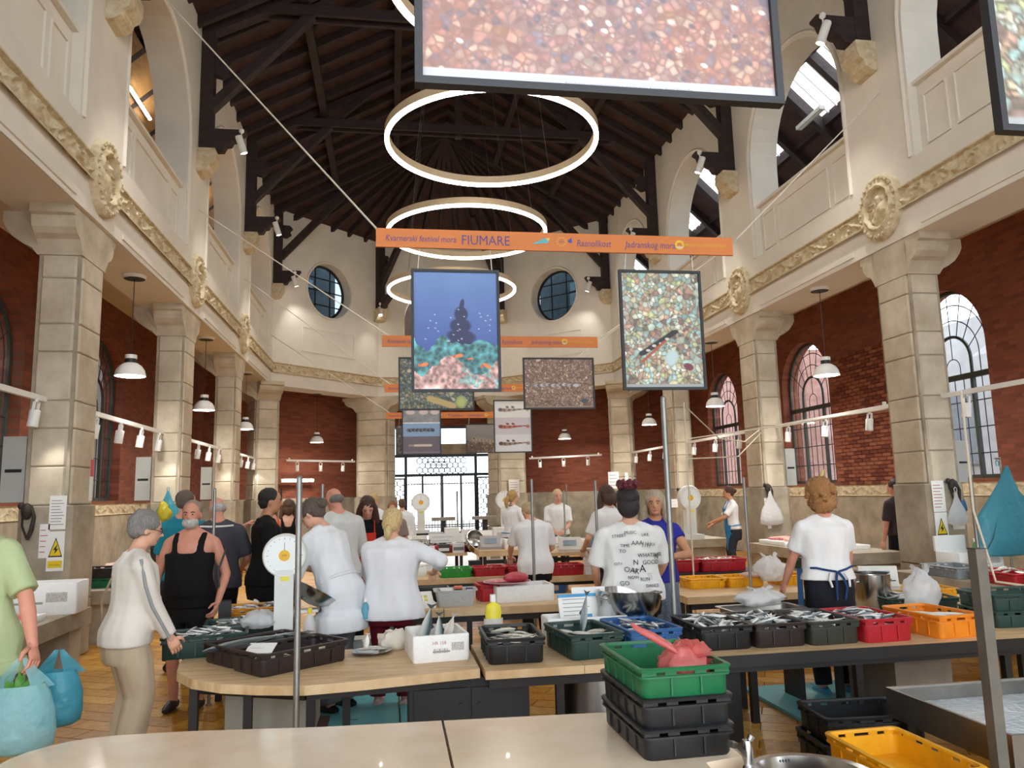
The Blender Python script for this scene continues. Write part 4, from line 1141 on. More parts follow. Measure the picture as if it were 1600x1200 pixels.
# ------------------------------------------------------------------ tables
WOOD = mat('pale_table_top', 'e0c49a', .5, hx2='c4a071', scale=4, stretch=(1, 6, 1), bump=.1, bscale=60)
SLAB = mat('marble_slab', 'f0e0c8', .16, hx2='e4cdb0', scale=3.5, detail=6, coat=.3)
FRM = mat('dark_steel_frame', '191715', .5, var=.15)
BCAB = mat('black_cabinet', '101110', .45, var=.2)
def poly_top(name, pts, z0, z1, m, parent, loc):
    b = MB(); b.extrude([(x-loc[0], y-loc[1], z0) for x, y in pts], (0, 0, z1-z0)); return b.build(name, m, parent)
def table(lab, tops, legs, rails, ztop=.6, th=.05, m=WOOD, loc=None):
    xs = [p[0] for t in tops for p in t]; ys = [p[1] for t in tops for p in t]
    loc = (sum(xs)/len(xs), sum(ys)/len(ys), 0)
    t = thing('market_table', lab, 'table', loc)
    for tp in tops: poly_top('table_top', tp, ztop-th, ztop, m, t, loc)
    for (x, y) in legs: b = MB(); b.bb((x-loc[0]-.025, y-loc[1]-.025, 0), (x-loc[0]+.025, y-loc[1]+.025, ztop-th)); b.build('leg', FRM, t)
    for (p, q, z) in rails: b = MB(); b.beam((p[0]-loc[0], p[1]-loc[1], z), (q[0]-loc[0], q[1]-loc[1], z), .04, .06); b.build('frame_rail', FRM, t)
    return t
def rect(x0, x1, y0, y1): return [(x0, y0), (x1, y0), (x1, y1), (x0, y1)]
def arcpts(cx, cy, r, a0, a1, n=10, ry=None):
    ry = ry or r
    return [(cx+r*math.cos(math.radians(lerp(a0, a1, i/n))), cy+ry*math.sin(math.radians(lerp(a0, a1, i/n)))) for i in range(n+1)]
# foreground marble table
fa = [(.235, 2.75), (.24, 3.925), (-.33, 3.96), (-.94, 4.045), (-1.28, 4.06)]+arcpts(-1.28, 3.72, .36, 90, 180, 6, .34)+[(-1.66, 2.75)]
table('cream marble table with a rounded end and open seam, beside the crate stack', [fa[::-1], [(.247, 2.75), (1.20, 2.75), (1.24, 3.09), (1.42, 3.13), (1.42, 3.84), (.252, 3.922)]], [(-1.3, 3.8), (-1.3, 2.9), (0.2, 3.8), (.3, 2.9), (1.2, 3.7), (1.1, 2.9)], [((-1.3, 3.8), (1.2, 3.7), .5), ((-1.3, 2.9), (1.2, 2.9), .5)], m=SLAB)
# second row, rounded left end
A1 = [(.55, 4.985), (.545, 5.84), (-.42, 5.86), (-.62, 6.32), (-1.3, 6.55), (-1.42, 6.2), (-1.42, 5.72), (-1.36, 5.42), (-1.21, 5.17), (-1.0, 5.0), (-.78, 4.90), (-.5, 4.82), (-.2, 4.85)]
table('pale wooden table with a rounded end under the brown crates', [A1[::-1]], [(-1.22, 5.3), (-.86, 5.1), (-.48, 5.0), (-.3, 5.6), (-1.2, 6.3), (-.7, 6.2)], [((-1.2, 5.3), (-.5, 4.95), .52), ((-.5, 4.95), (.5, 5.06), .52)], th=.055)
table('long dark framed table carrying the row of sardine crates', [rect(.575, 1.2, 4.9, 5.78)+[], rect(1.203, 2.3, 4.9, 5.97), rect(2.303, 3.2, 4.92, 5.78), rect(3.205, 5.12, 4.9, 5.78)], [(1.05, 4.97), (1.95, 5.0), (2.6, 5.5), (3.12, 5.0), (4.25, 5.0), (4.95, 5.0), (4.95, 5.65), (.95, 5.7), (3.4, 5.7)], [((.6, 4.95), (5.05, 4.95), .52), ((.6, 5.7), (5.05, 5.7), .52)])
t = thing('table_edging', 'dark steel angle along the front of the sardine table', 'trim', (3.17, 4.893, .53)); b = MB(); b.bb((-1.28, -.006, 0), (1.28, .004, .075)); b.build('angle', FRM, t)
for x in (-1.0, 0, 1.0): b = MB(); b.bb((x-.02, .004, .0), (x+.02, .02, .03)); b.build('bracket', FRM, t)
# third row
table('wooden table with a seam holding the foam box and plastic tub', [rect(-.05, .497, 7.58, 8.35), rect(.503, 2.2, 7.58, 8.35)], [(.1, 7.65), (.5, 7.65), (.75, 7.65), (2.1, 7.65), (.1, 8.2), (2.1, 8.2)], [((-.03, 7.63), (2.15, 7.63), .5)], th=.07)
table('wooden table with yellow crates between grey poles', [rect(2.95, 4.9, 7.6, 8.75)], [(3.0, 7.7), (4.8, 7.7), (3.0, 8.6), (4.8, 8.6)], [((3.0, 7.65), (4.8, 7.65), .5)], th=.07)
table('small dark stand holding the yellow crate beside the black shirt man', [rect(-1.5, -.85, 7.1, 7.6)], [(-1.45, 7.15), (-.9, 7.15), (-1.45, 7.55), (-.9, 7.55)], [], m=FRM)
table('wooden table with the row of green and red crates', [rect(.2, 1.9, 10.3, 11.1), rect(1.905, 3.6, 10.0, 10.9)], [(.3, 10.4), (1.8, 10.4), (3.5, 10.1), (.3, 11.0), (3.5, 10.8)], [((.2, 10.36), (3.5, 10.1), .5)], th=.07)
table('wooden table with two printed foam boxes at the back', [rect(1.4, 4.0, 12.5, 13.25)], [(1.5, 12.6), (3.9, 12.6), (1.5, 13.15), (3.9, 13.15)], [((1.5, 12.56), (3.9, 12.56), .6)], th=.09, ztop=.78)
table('table with notices and dark crates in front of the door', [rect(-.4, 1.3, 13.4, 14.6)], [(-.3, 13.5), (1.2, 13.5), (-.3, 14.5), (1.2, 14.5)], [], ztop=.7)
table('far table carrying the dial scales before the glazed door', [rect(-.2, 3.2, 18.6, 19.4)], [(-.1, 18.7), (3.1, 18.7), (-.1, 19.3), (3.1, 19.3)], [], ztop=.8, m=FRM)
table('wooden table with fish boxes under the green crates at right', [rect(4.0, 6.0, 5.9, 7.2)], [(4.1, 6.0), (5.9, 6.0), (4.1, 7.1), (5.9, 7.1)], [], ztop=.58)
table('wooden table with digital scales in front of the apse', [rect(2.35, 3.7, 11.6, 12.4)], [(2.4, 11.7), (3.6, 11.7), (2.4, 12.3), (3.6, 12.3)], [], ztop=.78)
table('long white topped table stacked with cartons before the entrance', [rect(.1, 2.4, 15.2, 16.0)], [(.2, 15.3), (2.3, 15.3), (.2, 15.9), (2.3, 15.9)], [], ztop=.72, m=WHITEM)
# stone stalls between the columns
def stall(x0, x1, y0, y1, lab, zt=.64):
    loc = ((x0+x1)/2, (y0+y1)/2, 0); t = thing('stone_stall', lab, 'stall', loc)
    b = MB(); b.bb((x0-loc[0], y0-loc[1], zt-.16), (x1-loc[0], y1-loc[1], zt)); b.build('slab', STONE2, t)
    for ya in (y0+.12, y1-.42):
        b = MB(); b.bb((x0-loc[0]+.05, ya-loc[1], 0), (x1-loc[0]-.05, ya-loc[1]+.3, zt-.16)); b.build('pier', STONE2, t)
stall(-4.1, -3.03, 5.9, 8.7, 'stone slab stall with foam fish boxes beside the man in green')
stall(-4.15, -3.2, 10.2, 13.3, 'stone stall with stacked crates beyond the warning sign column')
stall(6.2, 7.3, 10.2, 12.95, 'stone stall with a white tray of orange fish in the right arcade', .72)
stall(6.0, 7.3, 5.7, 8.75, 'stone stall with red crates and a cool box at right', .64)
stall(5.6, 6.75, 14.9, 17.6, 'stone stall beside the dial scale with pinned notes', .68)

# cabinets and bins under the second row
t = thing('cabinet', 'black two door cabinet under the wooden table', 'cabinet', (.47, 5.35, 0))
b = MB(); b.bb((-.36, -.3, .02), (.40, .3, .53)); b.build('body', BCAB, t)
for x in (-.16, .20):
    b = MB(); b.bb((x-.17, -.318, .05), (x+.17, -.3, .48)); dr = b.build('door', BCAB, t)
    for z in (.15, .38): b = MB(); b.tube([(x+.12*(1 if x < 0 else -1), -.33, z), (x+.12*(1 if x < 0 else -1), -.318, z)], .012, 8); b.build('hinge', FRM, dr)
t = thing('cabinet', 'dark cabinet under the sardine crates', 'cabinet', (2.05, 5.35, 0))
b = MB(); b.bb((-.30, -.3, .02), (.25, .3, .5)); b.build('body', BCAB, t); b = MB(); b.bb((-.26, -.315, .06), (.21, -.3, .46)); b.build('door', BCAB, t)
t = thing('steel_bin', 'round stainless steel bin under the table', 'bin', (1.38, 5.32, 0))
b = MB(); b.lathe([(0, 0), (.24, 0), (.24, .5), (.235, .505), (.22, .5), (.22, .05), (0, .05)], n=40); b.build('drum', STEEL2, t, 40); b = MB(); b.lathe([(.241, .47), (.247, .475), (.247, .49), (.241, .495)], n=40, close=True); b.build('band', STEEL, t, 40)
t = thing('storage_box', 'plain grey board box under the orange crate', 'box', (3.72, 5.45, 0)); b = MB(); b.bb((-.22, -.3, 0), (.22, .28, .48)); b.build('body', mat('grey_board', '7d7264', .7, var=.1), t); b = MB(); b.bb((-.225, -.305, .46), (.225, .285, .485)); b.build('lid', mat('grey_board', '7d7264'), t)
t = thing('storage_box', 'pale grey board panel box under the rounded table', 'box', (-.78, 5.72, .12)); b = MB(); b.bb((-.30, -.18, 0), (.27, .3, .36)); b.build('body', mat('pale_grey_board', 'a7a597', .7, var=.06), t); b = MB(); b.bb((-.30, -.2, .33), (.27, -.18, .36)); b.build('edge', FRM, t)
t = thing('low_stand', 'low brown stand under the grey box', 'stand', (-.78, 5.72, 0)); b = MB(); b.bb((-.36, -.2, .09), (.34, .3, .115)); b.build('shelf', mat('brown_board', '4d3326', .6), t)
for x in (-.3, .28):
    for y in (-.15, .25): b = MB(); b.bb((x-.02, y-.02, 0), (x+.02, y+.02, .09)); b.build('leg', FRM, t)
TEALP = mat('teal_floor_mat', '63b3bd', .5, var=.06, scale=4)
for (x0, x1, y0, y1, lab) in ((-.62, .75, 6.02, 7.35, 'teal duckboard under the feet of the woman in white coat'), (2.9, 4.1, 5.35, 6.35, 'teal duckboard under the curly haired woman'), (2.35, 3.3, 2.4, 3.2, 'teal duckboard beneath the steel tray')):
    loc = ((x0+x1)/2, (y0+y1)/2, 0); t = thing('floor_mat', lab, 'mat', loc)
    n = 2
    for i in range(n):
        xa = lerp(x0, x1, i/n)+.006; xb = lerp(x0, x1, (i+1)/n)-.006
        b = MB(); b.bb((xa-loc[0], y0-loc[1], .004), (xb-loc[0], y1-loc[1], .03)); pnl = b.build('panel', TEALP, t)
        for yy in (y0+.15, y1-.2):
            b = MB(); b.bb(((xa+xb)/2-loc[0]-.03, yy-loc[1], .0302), ((xa+xb)/2-loc[0]+.03, yy-loc[1]+.02, .031)); b.build('slot', BLACKM, pnl)

# ------------------------------------------------------------------ crates in place
Z = .6
for k, (hx, lab) in enumerate(((BLK, 'black crate at the bottom of the stack on the marble table'), (BLK, 'black crate in the middle of the stack on the marble table'), (GRN, 'bright green empty crate on top of the stack with a pink bag in it'))):
    crate(1.19, 3.43, Z+.117*k, PI/2+.02, hx, lab, .58, .385)
crate(.80, 5.33, Z, PI/2-.02, BLK, 'black crate of silver bream beside the yellow detergent bottle', h=.16)
crate(1.30, 5.33, Z, PI/2+.12, DGR, 'dark green crate with a mackerel standing tail up', h=.16)
crate(1.72, 5.36, Z+.004, PI/2+.10, BLU, 'blue crate of small silver fish beside the dark green crate', h=.16)
crate(2.24, 5.36, Z, PI/2, BLK, 'black crate heaped with sardines beside the grey pole', h=.16)
crate(2.63, 5.35, Z, PI/2, BRN, 'brown black crate heaped with sardines between two dark crates', h=.16)
crate(3.01, 5.33, Z, PI/2+.02, '33362f', 'olive black crate of sardines next to the red crate', h=.16)
crate(3.40, 5.31, Z, PI/2+.03, RED, 'red crate of sardines between dark and orange crates', h=.16)
crate(3.93, 5.30, Z, PI/2+.10, ORG, 'orange crate with two large mackerel', h=.16)
crate(-.90, 5.74, Z, .68, BRN, 'brown crate with a long silver fish on the rounded table end', .62, .385, .13)
crate(-.655, 5.425, Z, .68, BRN, 'brown crate with a few pale fish standing in front of the dial scale', .64, .385, .14)
crate(-1.32, 6.03, Z, .16, DGR, 'dark green crate of anchovies hanging over the table end', h=.15)
crate(-1.14, 6.50, Z, .16, DGR, 'dark green crate of fish behind the first dark green crate', h=.15)
crate(-1.17, 7.35, Z, .12, 'e09a1c', 'ochre crate of small fish beside the black shirt man', .58, h=.15)
for k in range(3): crate(2.45, 3.62, .14*k*.95, PI/2+.02, YLW, ('yellow crate at the bottom of the stack on the floor', 'yellow crate in the middle of the stack on the floor', 'empty yellow crate on top of the floor stack')[k], .64, .40, .14)
crate(1.24, 5.05-.62, 0, .1, 'c4701c', 'orange brown crate standing on the floor in front of the steel bin', .42, .32, .26)
crate(2.78, 5.0-.5, .0, -.08, BLK, 'black crate on the floor below the sardine crates', .6, .4, .2)
crate(2.80, 4.5, .2, -.08, BLK, 'black crate stacked on another black crate on the floor', .6, .4, .15)
crate(3.42, 8.35, .6, .03, YLW, 'long yellow crate on the table beside the woman in blue', .42, .36, .11); crate(3.86, 8.33, .6, .03, YLW, 'yellow crate with pale cloth on its rim', .42, .36, .11)
crate(4.42, 8.30, .6, .1, YLW, 'yellow crate under the crumpled white bag', .36, .34, .11)
crate(.85, 10.55, .6, .02, GRN2, 'small bright green crate of pale shellfish', .42, .34, .12); crate(1.30, 10.55, .6, .02, RED, 'red crate of pink prawns beside the bright green crate', .42, .34, .12); crate(1.74, 10.6, .6, .05, RED, 'red crate of mixed seafood behind the tuna plate', .4, .34, .12)
crate(2.30, 10.25, .6, .0, RED, 'red crate right of the woman in white seen from behind', .44, .34, .14)
crate(.55, 13.6, .7, .1, RED, 'red crate of pink fish on the notice table', .5, .36, .12); crate(1.05, 13.7, .7, .05, RED, 'red crate next to the grey scoop on the notice table', .5, .36, .12); crate(.55, 14.2, .7, 0, BLK, 'black crate of fish behind the pink fish crate', .55, .36, .12); crate(1.12, 14.2, .7, 0, BLK, 'black crate of fish behind the grey scoop', .5, .36, .12)
crate(4.35, 10.0, .6, .0, RED, 'large red crate of small squid beside the woman in blue', .62, .4, .16); crate(3.75, 10.05, .6, 0, RED, 'red crate of squid partly behind the woman in blue', .55, .4, .16)
crate(4.75, 5.45, .6, -.05, DGR, 'dark green crate at the bottom of the right hand stack', .62, .42); crate(4.75, 5.45, .718, -.05, DGR, 'dark green crate on top of the right hand stack with price cards', .62, .42)
crate(4.55, 6.35, .58, -.12, DGR, 'dark green crate of sardines behind the right hand stack', .6, .4); crate(4.95, 6.85, .58, -.1, YLW, 'yellow crate with pale fish behind the clear bag', .6, .4); crate(4.5, 6.88, .58, -.1, YLW, 'yellow crate beside the steel pot', .5, .34)
crate(6.35, 6.5, .64, PI/2, RED, 'red crate on the right stone stall under the white hose', .6, .42); crate(6.32, 7.25, .64, PI/2, RED, 'red crate on the right stone stall near the cool box', .6, .42); crate(6.25, 7.95, .64, PI/2, '8b9397', 'grey crate on the right stone stall by the column', .6, .42)
crate(5.55, 9.55, .62, .1, DGR, 'long dark green crate on the brown counter by the hook column', .66, .4, .15)
crate(-3.55, 10.7, .64, .05, GRN, 'green crate under the brown crate in the left arcade', .6, .4, .12); crate(-3.55, 10.7, .755, .05, BRN, 'brown crate on the green crate in the left arcade', .6, .4, .13)
crate(-3.35, 13.1, .64, .1, BLK, 'black tall crate behind the grey haired woman', .7, .5, .45)
crate(.42, 8.22, .6, .0, BLK, 'black tray crate behind the plastic tub', .34, .22, .14); crate(.98, 8.12, .6, .1, RED, 'small red crate behind the foam box', .2, .3, .17)
t = thing('brown_counter', 'low brown counter under the long dark green crate', 'table', (5.5, 9.6, 0)); b = MB(); b.bb((-.5, -.45, .5), (.5, .5, .62)); b.build('top', mat('brown_counter_wood', '8a6f50', .6, var=.1), t)
for x in (-.42, .42): b = MB(); b.bb((x-.05, -.4, 0), (x+.05, .45, .5)); b.build('side', FRM, t)
t = thing('brown_counter', 'dark stand under the large red squid crates', 'table', (4.3, 10.0, 0)); b = MB(); b.bb((-.65, -.3, .5), (.75, .3, .6)); b.build('top', FRM, t)
for x in (-.6, .6): b = MB(); b.bb((x-.05, -.25, 0), (x+.05, .25, .5)); b.build('side', FRM, t)

# ------------------------------------------------------------------ fish in place
zc = Z+.012
pile(44, 2.24, 5.36, zc+0.105, PI/2, .52, .33, SARD, 'sardine', 'slim silver sardine heaped in the black crate beside the pole', 'fish', 'sardines in the black crate', seed=11)
pile(44, 2.63, 5.35, zc+0.105, PI/2, .52, .33, SARD, 'sardine', 'slim silver sardine heaped in the brown black crate', 'fish', 'sardines in the brown black crate', seed=12)
pile(36, 3.01, 5.36, zc+0.095, PI/2, .50, .32, SARD, 'sardine', 'slim silver sardine in the olive black crate', 'fish', 'sardines in the olive black crate', seed=13)
pile(40, 3.40, 5.36, zc+0.100, PI/2, .46, .32, SARD, 'sardine', 'slim silver sardine in the red crate', 'fish', 'sardines in the red crate', seed=14)
pile(34, -1.30, 6.05, zc+.09, .16, .50, .32, SARD, 'sardine', 'small silver fish in the dark green crate over the table end', 'fish', 'anchovies in the first dark green crate', (.14, .17), seed=15)
pile(34, -1.14, 6.50, zc+.09, .16, .50, .32, SARD, 'sardine', 'small silver fish in the rear dark green crate', 'fish', 'anchovies in the rear dark green crate', (.14, .18), seed=16)
pile(24, 1.72, 5.36, zc+0.100, PI/2+.1, .48, .30, SARD, 'sardine', 'pale slim fish laid in the blue crate', 'fish', 'pale fish in the blue crate', (.14, .19), seed=17, tilt=.15)
pile(22, 4.55, 6.35, .58+.085, -.12, .5, .34, SARD, 'sardine', 'silver sardine in the dark green crate behind the stack', 'fish', 'sardines in the rear right green crate', seed=18)
pile(20, -1.17, 7.35, zc+.10, .12, .5, .32, SARD, 'sardine', 'small silver fish in the ochre crate', 'fish', 'small fish in the ochre crate', seed=19)
pile(16, .80, 5.33, zc+0.090, PI/2, .48, .30, BREAM, 'bream', 'grey silver bream in the black crate', 'fish', 'bream in the black crate', (.16, .20), seed=20)
def onefish(me, name, x, y, z, rot, L, lab): f = obj(name, me, None, (x, y, z), rot, (L, L, L)); return tag(f, lab, 'fish')
onefish(MACK, 'mackerel', 1.36, 5.50, .82, (0, -1.35, .5), .30, 'mackerel standing tail up in the dark green crate')
for i, (x, y, a) in enumerate(((1.17, 5.40, 1.9), (1.27, 5.30, 2.0), (1.36, 5.22, 2.1))): tag(onefish(MACK, 'mackerel', x, y, .725, (PI/2, .1, a), .30, ''), 'mackerel lying in the dark green crate', 'fish', 'mackerel in the dark green crate')
onefish(PALEF, 'bream', 1.43, 5.38, .72, (PI/2, 0, .3), .2, 'pale bream lying at the right end of the dark green crate')
for i, (x, y, a, L) in enumerate(((3.90, 5.40, 2.4, .36), (4.0, 5.26, 2.6, .38), (3.86, 5.22, 2.2, .3))): onefish(MACK, 'mackerel', x, y, .715+.01*i, (PI/2+.2, 0, a), L, ('dark backed mackerel at the rear of the orange crate', 'large pale bellied mackerel across the orange crate', 'shorter mackerel in the front of the orange crate')[i])
onefish(MACK, 'tuna', -.98, 5.68, .715, (PI/2, -.05, .60), .60, 'long silver fish lying over the brown crate'); onefish(MACK, 'tuna', -.76, 5.86, .715, (PI/2, -.02, .7), .44, 'white bellied fish behind the long silver fish')
for i, (x, y, a) in enumerate(((-.56, 5.45, .7), (-.47, 5.56, 1.4), (-.76, 5.30, .5))): onefish(PALEF, 'bream', x, y, .685, (PI/2, 0, a), .22, ('pale round fish lying in the brown crate', 'pale fish leaning on the brown crate wall', 'pale fish at the left of the brown crate')[i])
for i, (x, y, a) in enumerate(((.42, 13.6, .2), (.55, 13.65, .9), (.66, 13.58, -.3), (.5, 13.55, 1.5))): tag(onefish(PINKF, 'red_mullet', x, y, .83, (PI/2, .1, a), .22, ''), 'pink fish heaped in the red crate on the notice table', 'fish', 'pink fish on the notice table')
# fish under the top layer, past the countable ones
for (n, x, y, z, yw, w, d, sd) in ((34, 2.24, 5.36, .68, PI/2, .5, .32, 61), (34, 2.63, 5.35, .68, PI/2, .5, .32, 62), (28, 3.01, 5.36, .675, PI/2, .5, .32, 63), (28, 3.40, 5.36, .675, PI/2, .46, .32, 64), (30, -1.30, 6.05, .67, .16, .5, .32, 65), (30, -1.14, 6.5, .67, .16, .5, .32, 66), (20, 4.55, 6.35, .64, -.12, .5, .34, 67), (20, -1.17, 7.35, .68, .12, .5, .32, 68)):
    pile(n, x, y, z, yw, w, d, SARD, '', '', '', '', (.14, .18), .03, sd, stuff=True, tilt=.15)
# plates and shellfish too small to count
for (n, x, y, z, w, d, k, L, sd) in ((34, .85, 10.55, .66, .36, .28, [PALEF], (.05, .08), 31), (30, 1.30, 10.55, .66, .36, .28, [PINKF, PALEF], (.06, .09), 32), (30, 1.74, 10.6, .66, .34, .28, [PINKF, PALEF, SARD[2]], (.06, .1), 33), (24, 2.30, 10.25, .68, .36, .28, [PINKF, PALEF], (.06, .1), 34),
        (50, 4.35, 10.0, .72, .54, .32, [PALEF, PINKF, SARD[0]], (.08, .13), 35), (36, 3.75, 10.05, .72, .46, .32, [PALEF, PINKF], (.08, .13), 36), (30, .55, 14.2, .78, .46, .3, SARD, (.1, .16), 37), (24, 1.12, 14.2, .78, .42, .3, SARD, (.1, .16), 38), (14, 1.05, 13.7, .78, .4, .3, SARD, (.1, .16), 39), (20, 4.95, 6.85, .65, .5, .32, [PALEF, PINKF], (.1, .16), 40), (16, 6.35, 6.5, .74, .34, .5, [PINKF], (.1, .16), 41), (16, 6.32, 7.25, .74, .34, .5, [PALEF], (.1, .16), 42)):
    pile(n, x, y, z, 0, w, d, k, '', '', '', '', L, .04, sd, stuff=True)
# ------------------------------------------------------------------ foam boxes, bags, bottles, scales
FOAM = mat('white_foam', 'efefec', .7, var=.03, scale=30, bump=.1, bscale=200)
FOAMT = mat('print_grey', '9a9a98', .6, var=0); PINKP = mat('print_red', 'b06a60', .6, var=0)
def foam_box(x, y, z, yaw, w, d, h, lab, t=.025, prints=True, lid=False):
    o = thing('foam_box', lab, 'box', (x, y, z), yaw); b = MB()
    L = lambda e, zz: [(px, py, zz) for px, py in rrect(w-2*e, d-2*e, .02, 2)]
    loop_shell(b, [L(.006, 0), L(0, .015), L(0, h-.006), L(.005, h), L(t, h), L(t+.008, .03)]); n = len(rrect(w, d, .02, 2))
    b.add(L(.006, 0), [tuple(range(n-1, -1, -1))]); b.add(L(t+.008, .03), [tuple(range(n))])
    b.build('body', FOAM, o, 40)
    if prints:
        q = MB(); q.bb((-.06*w/.4, -d/2-.0006, h*.35), (.06*w/.4, -d/2+.001, h*.42)); q.build('printed_line', FOAMT, o)
        q = MB(); q.bb((w*.18, -d/2-.0006, h*.4), (w*.40, -d/2+.001, h*.7)); q.build('printed_label', mat('faint_print', 'cfcac4', .7, var=.3, scale=90), o)
    return o
foam_box(.305, 5.47, .6, .10, .38, .44, .17, 'white foam box of large fish with printed barcode on the wooden table')
FB1 = bpy.data.objects['foam_box']
for i in range(9): b = MB(); b.bb((-.05+i*.011, -.2212, .055), (-.05+i*.011+(.004 if i % 3 else .007), -.2195, .085)); b.build('barcode_stroke', FOAMT, FB1)
text('stamp', 'HR 158', .03, PINKP, FB1, (-.06, -.222, .11), shear=0)
for i, (x, y, z, r, L) in enumerate(((.24, 5.52, .78, (PI/2, -.8, 1.2), .36), (.33, 5.50, .75, (PI/2, -.9, 1.5), .28), (.40, 5.52, .76, (.4, -1.2, .3), .22), (.36, 5.36, .72, (PI/2, 0, .1), .24))): onefish([MACK, MACK, PALEF, PALEF][i], 'mackerel' if i < 2 else 'bream', x, y, z, r, L, ('dark mackerel leaning out of the barcode foam box', 'mackerel leaning beside another in the barcode foam box', 'pale fish head up in the barcode foam box', 'white fish lying in the front of the barcode foam box')[i])
foam_box(1.33, 8.02, .6, .06, .60, .38, .16, 'closed sided white foam box under the red tuna plate', prints=False)
foam_box(1.43, 5.78, .6, .0, .62, .26, .17, 'white foam box holding the price sheets behind the dark green crate')
foam_box(-3.5, 6.4, .64, PI/2, .85, .75, .06, 'flat white foam tray with red fish steaks at the front of the stone stall')
foam_box(-3.5, 7.4, .64, PI/2, .95, .75, .06, 'flat white foam tray with pink fish on the stone stall', prints=False)
foam_box(-3.42, 8.33, .64, .05, .85, .35, .30, 'tall white foam box with label at the end of the stone stall')
foam_box(-3.55, 11.4, .64, .05, .8, .5, .14, 'foam tray heaped with pink prawns in the left arcade', prints=False)
foam_box(2.1, 12.85, .78, .0, .52, .4, .16, 'printed foam box left of its twin on the back table'); foam_box(2.72, 12.85, .78, .0, .52, .4, .16, 'printed foam box right of its twin on the back table')
foam_box(3.45, 12.85, .78, .0, .6, .4, .12, 'foam tray of pale fillets on the back table', prints=False)
foam_box(6.7, 11.2, .72, PI/2, .9, .8, .07, 'white foam tray of orange fish in the right arcade', prints=False); foam_box(6.7, 12.3, .72, PI/2, .9, .8, .07, 'white foam tray of red fish in the right arcade', prints=False)
_cb = foam_box(6.85, 8.45, .64, .05, .62, .38, .22, 'white cool box with raised lid by the right column'); q = MB(); q.bb((-.31, .17, .22), (.12, .2, .40)); q.build('raised_lid', FOAM, _cb)
foam_box(.2, 13.8, .7, .0, .35, .35, .28, 'white foam box at the end of the notice table'); foam_box(2.2, 16.8, 0, .0, .7, .5, .9, 'stack sized white foam box near the ponytail woman')
foam_box(-.05, 17.5, 0, 0, .9, .6, 1.0, 'large white foam box before the left door leaf')
# red steaks, fillets
MEAT = mat('red_meat', 'c0505a', .35, hx2='e0a0a0', scale=14); SALM = mat('salmon_flesh', 'e8a07c', .4, hx2='f0c4ac', scale=18); PRAWN = mat('prawn_pink', 'e8b4ac', .4, hx2='f4dcd4', scale=40, bump=.6, bscale=60)
def lump(name, lab, cat, x, y, z, r, m, seed=0, amp=.25, yaw=0., group=None, fr=2.5, parent=None):
    b = MB(); b.ball((0, 0, 0), r, 18, 12); rr = max(r)
    for i, v in enumerate(b.v):
        k = 1+amp*mnoise.noise(Vector(v)*(fr/rr)+Vector((seed*3.1, 0, 0))); b.v[i] = (v[0]*k, v[1]*k, max(v[2]*k, -r[2]*.85))
    o = b.build(name, m, parent, 60); o.location = (x, y, z+r[2]*.85); o.rotation_euler = (0, 0, yaw)
    if not parent: tag(o, lab, cat, group)
    return o
lump('fish_steak', 'thick red fish steak on the front foam tray', 'fish', -3.25, 6.55, .672, (.12, .09, .05), MEAT, 1); lump('fish_steak', 'round red fish steak beside the tall foam box', 'fish', -3.3, 7.55, .672, (.16, .1, .04), MEAT, 2); lump('fish_steak', 'flat pink fish fillet at the edge of the foam tray', 'fish', -3.18, 7.05, .672, (.2, .08, .025), SALM, 3)
tag(lump('prawns', '', '', -3.55, 11.4, .70, (.34, .2, .11), PRAWN, 5, .2, fr=6), 'heap of pink prawns on the foam tray in the left arcade', 'seafood', kind='stuff')
for i in range(9): lump('fillet', 'orange fish lying on the white tray in the right arcade', 'fish', 6.5+.1*(i % 3), 10.9+.09*i, .79, (.2, .055, .03), SALM if i % 3 else MEAT, i+10, yaw=.4+.2*i, group='orange fish on the arcade tray')
for i in range(6): lump('fillet', 'pink fish lying on the second arcade tray', 'fish', 6.45+.1*(i % 3), 12.05+.1*i, .79, (.18, .05, .03), MEAT if i % 2 else SALM, i+30, yaw=1.2+.3*i, group='pink fish on the second arcade tray')
# tuna plate
t = thing('plate', 'red rimmed plate lying on the foam box', 'plate', (1.18, 8.02, .765), .1); b = MB(); b.lathe([(0, 0), (.15, 0), (.24, .022), (.243, .026), (.15, .008), (0, .008)], n=36); b.build('dish', mat('dull_red_plate', 'b05a60', .4), t, 40); b = MB(); b.lathe([(.238, .022), (.246, .024), (.246, .029), (.238, .029)], n=36, close=True); b.build('rim', mat('white_rim', 'd9cfcf', .4), t, 40)
lump('tuna_steak', 'dark red tuna block standing on the plate', 'fish', 1.27, 8.02, .778, (.14, .07, .055), mat('tuna', 'a8303c', .35, hx2='c0505a', scale=8), 4, .15, yaw=.3); lump('tuna_steak', 'pink tuna slice lying on the plate', 'fish', 1.07, 8.0, .778, (.12, .08, .022), MEAT, 6, .2)
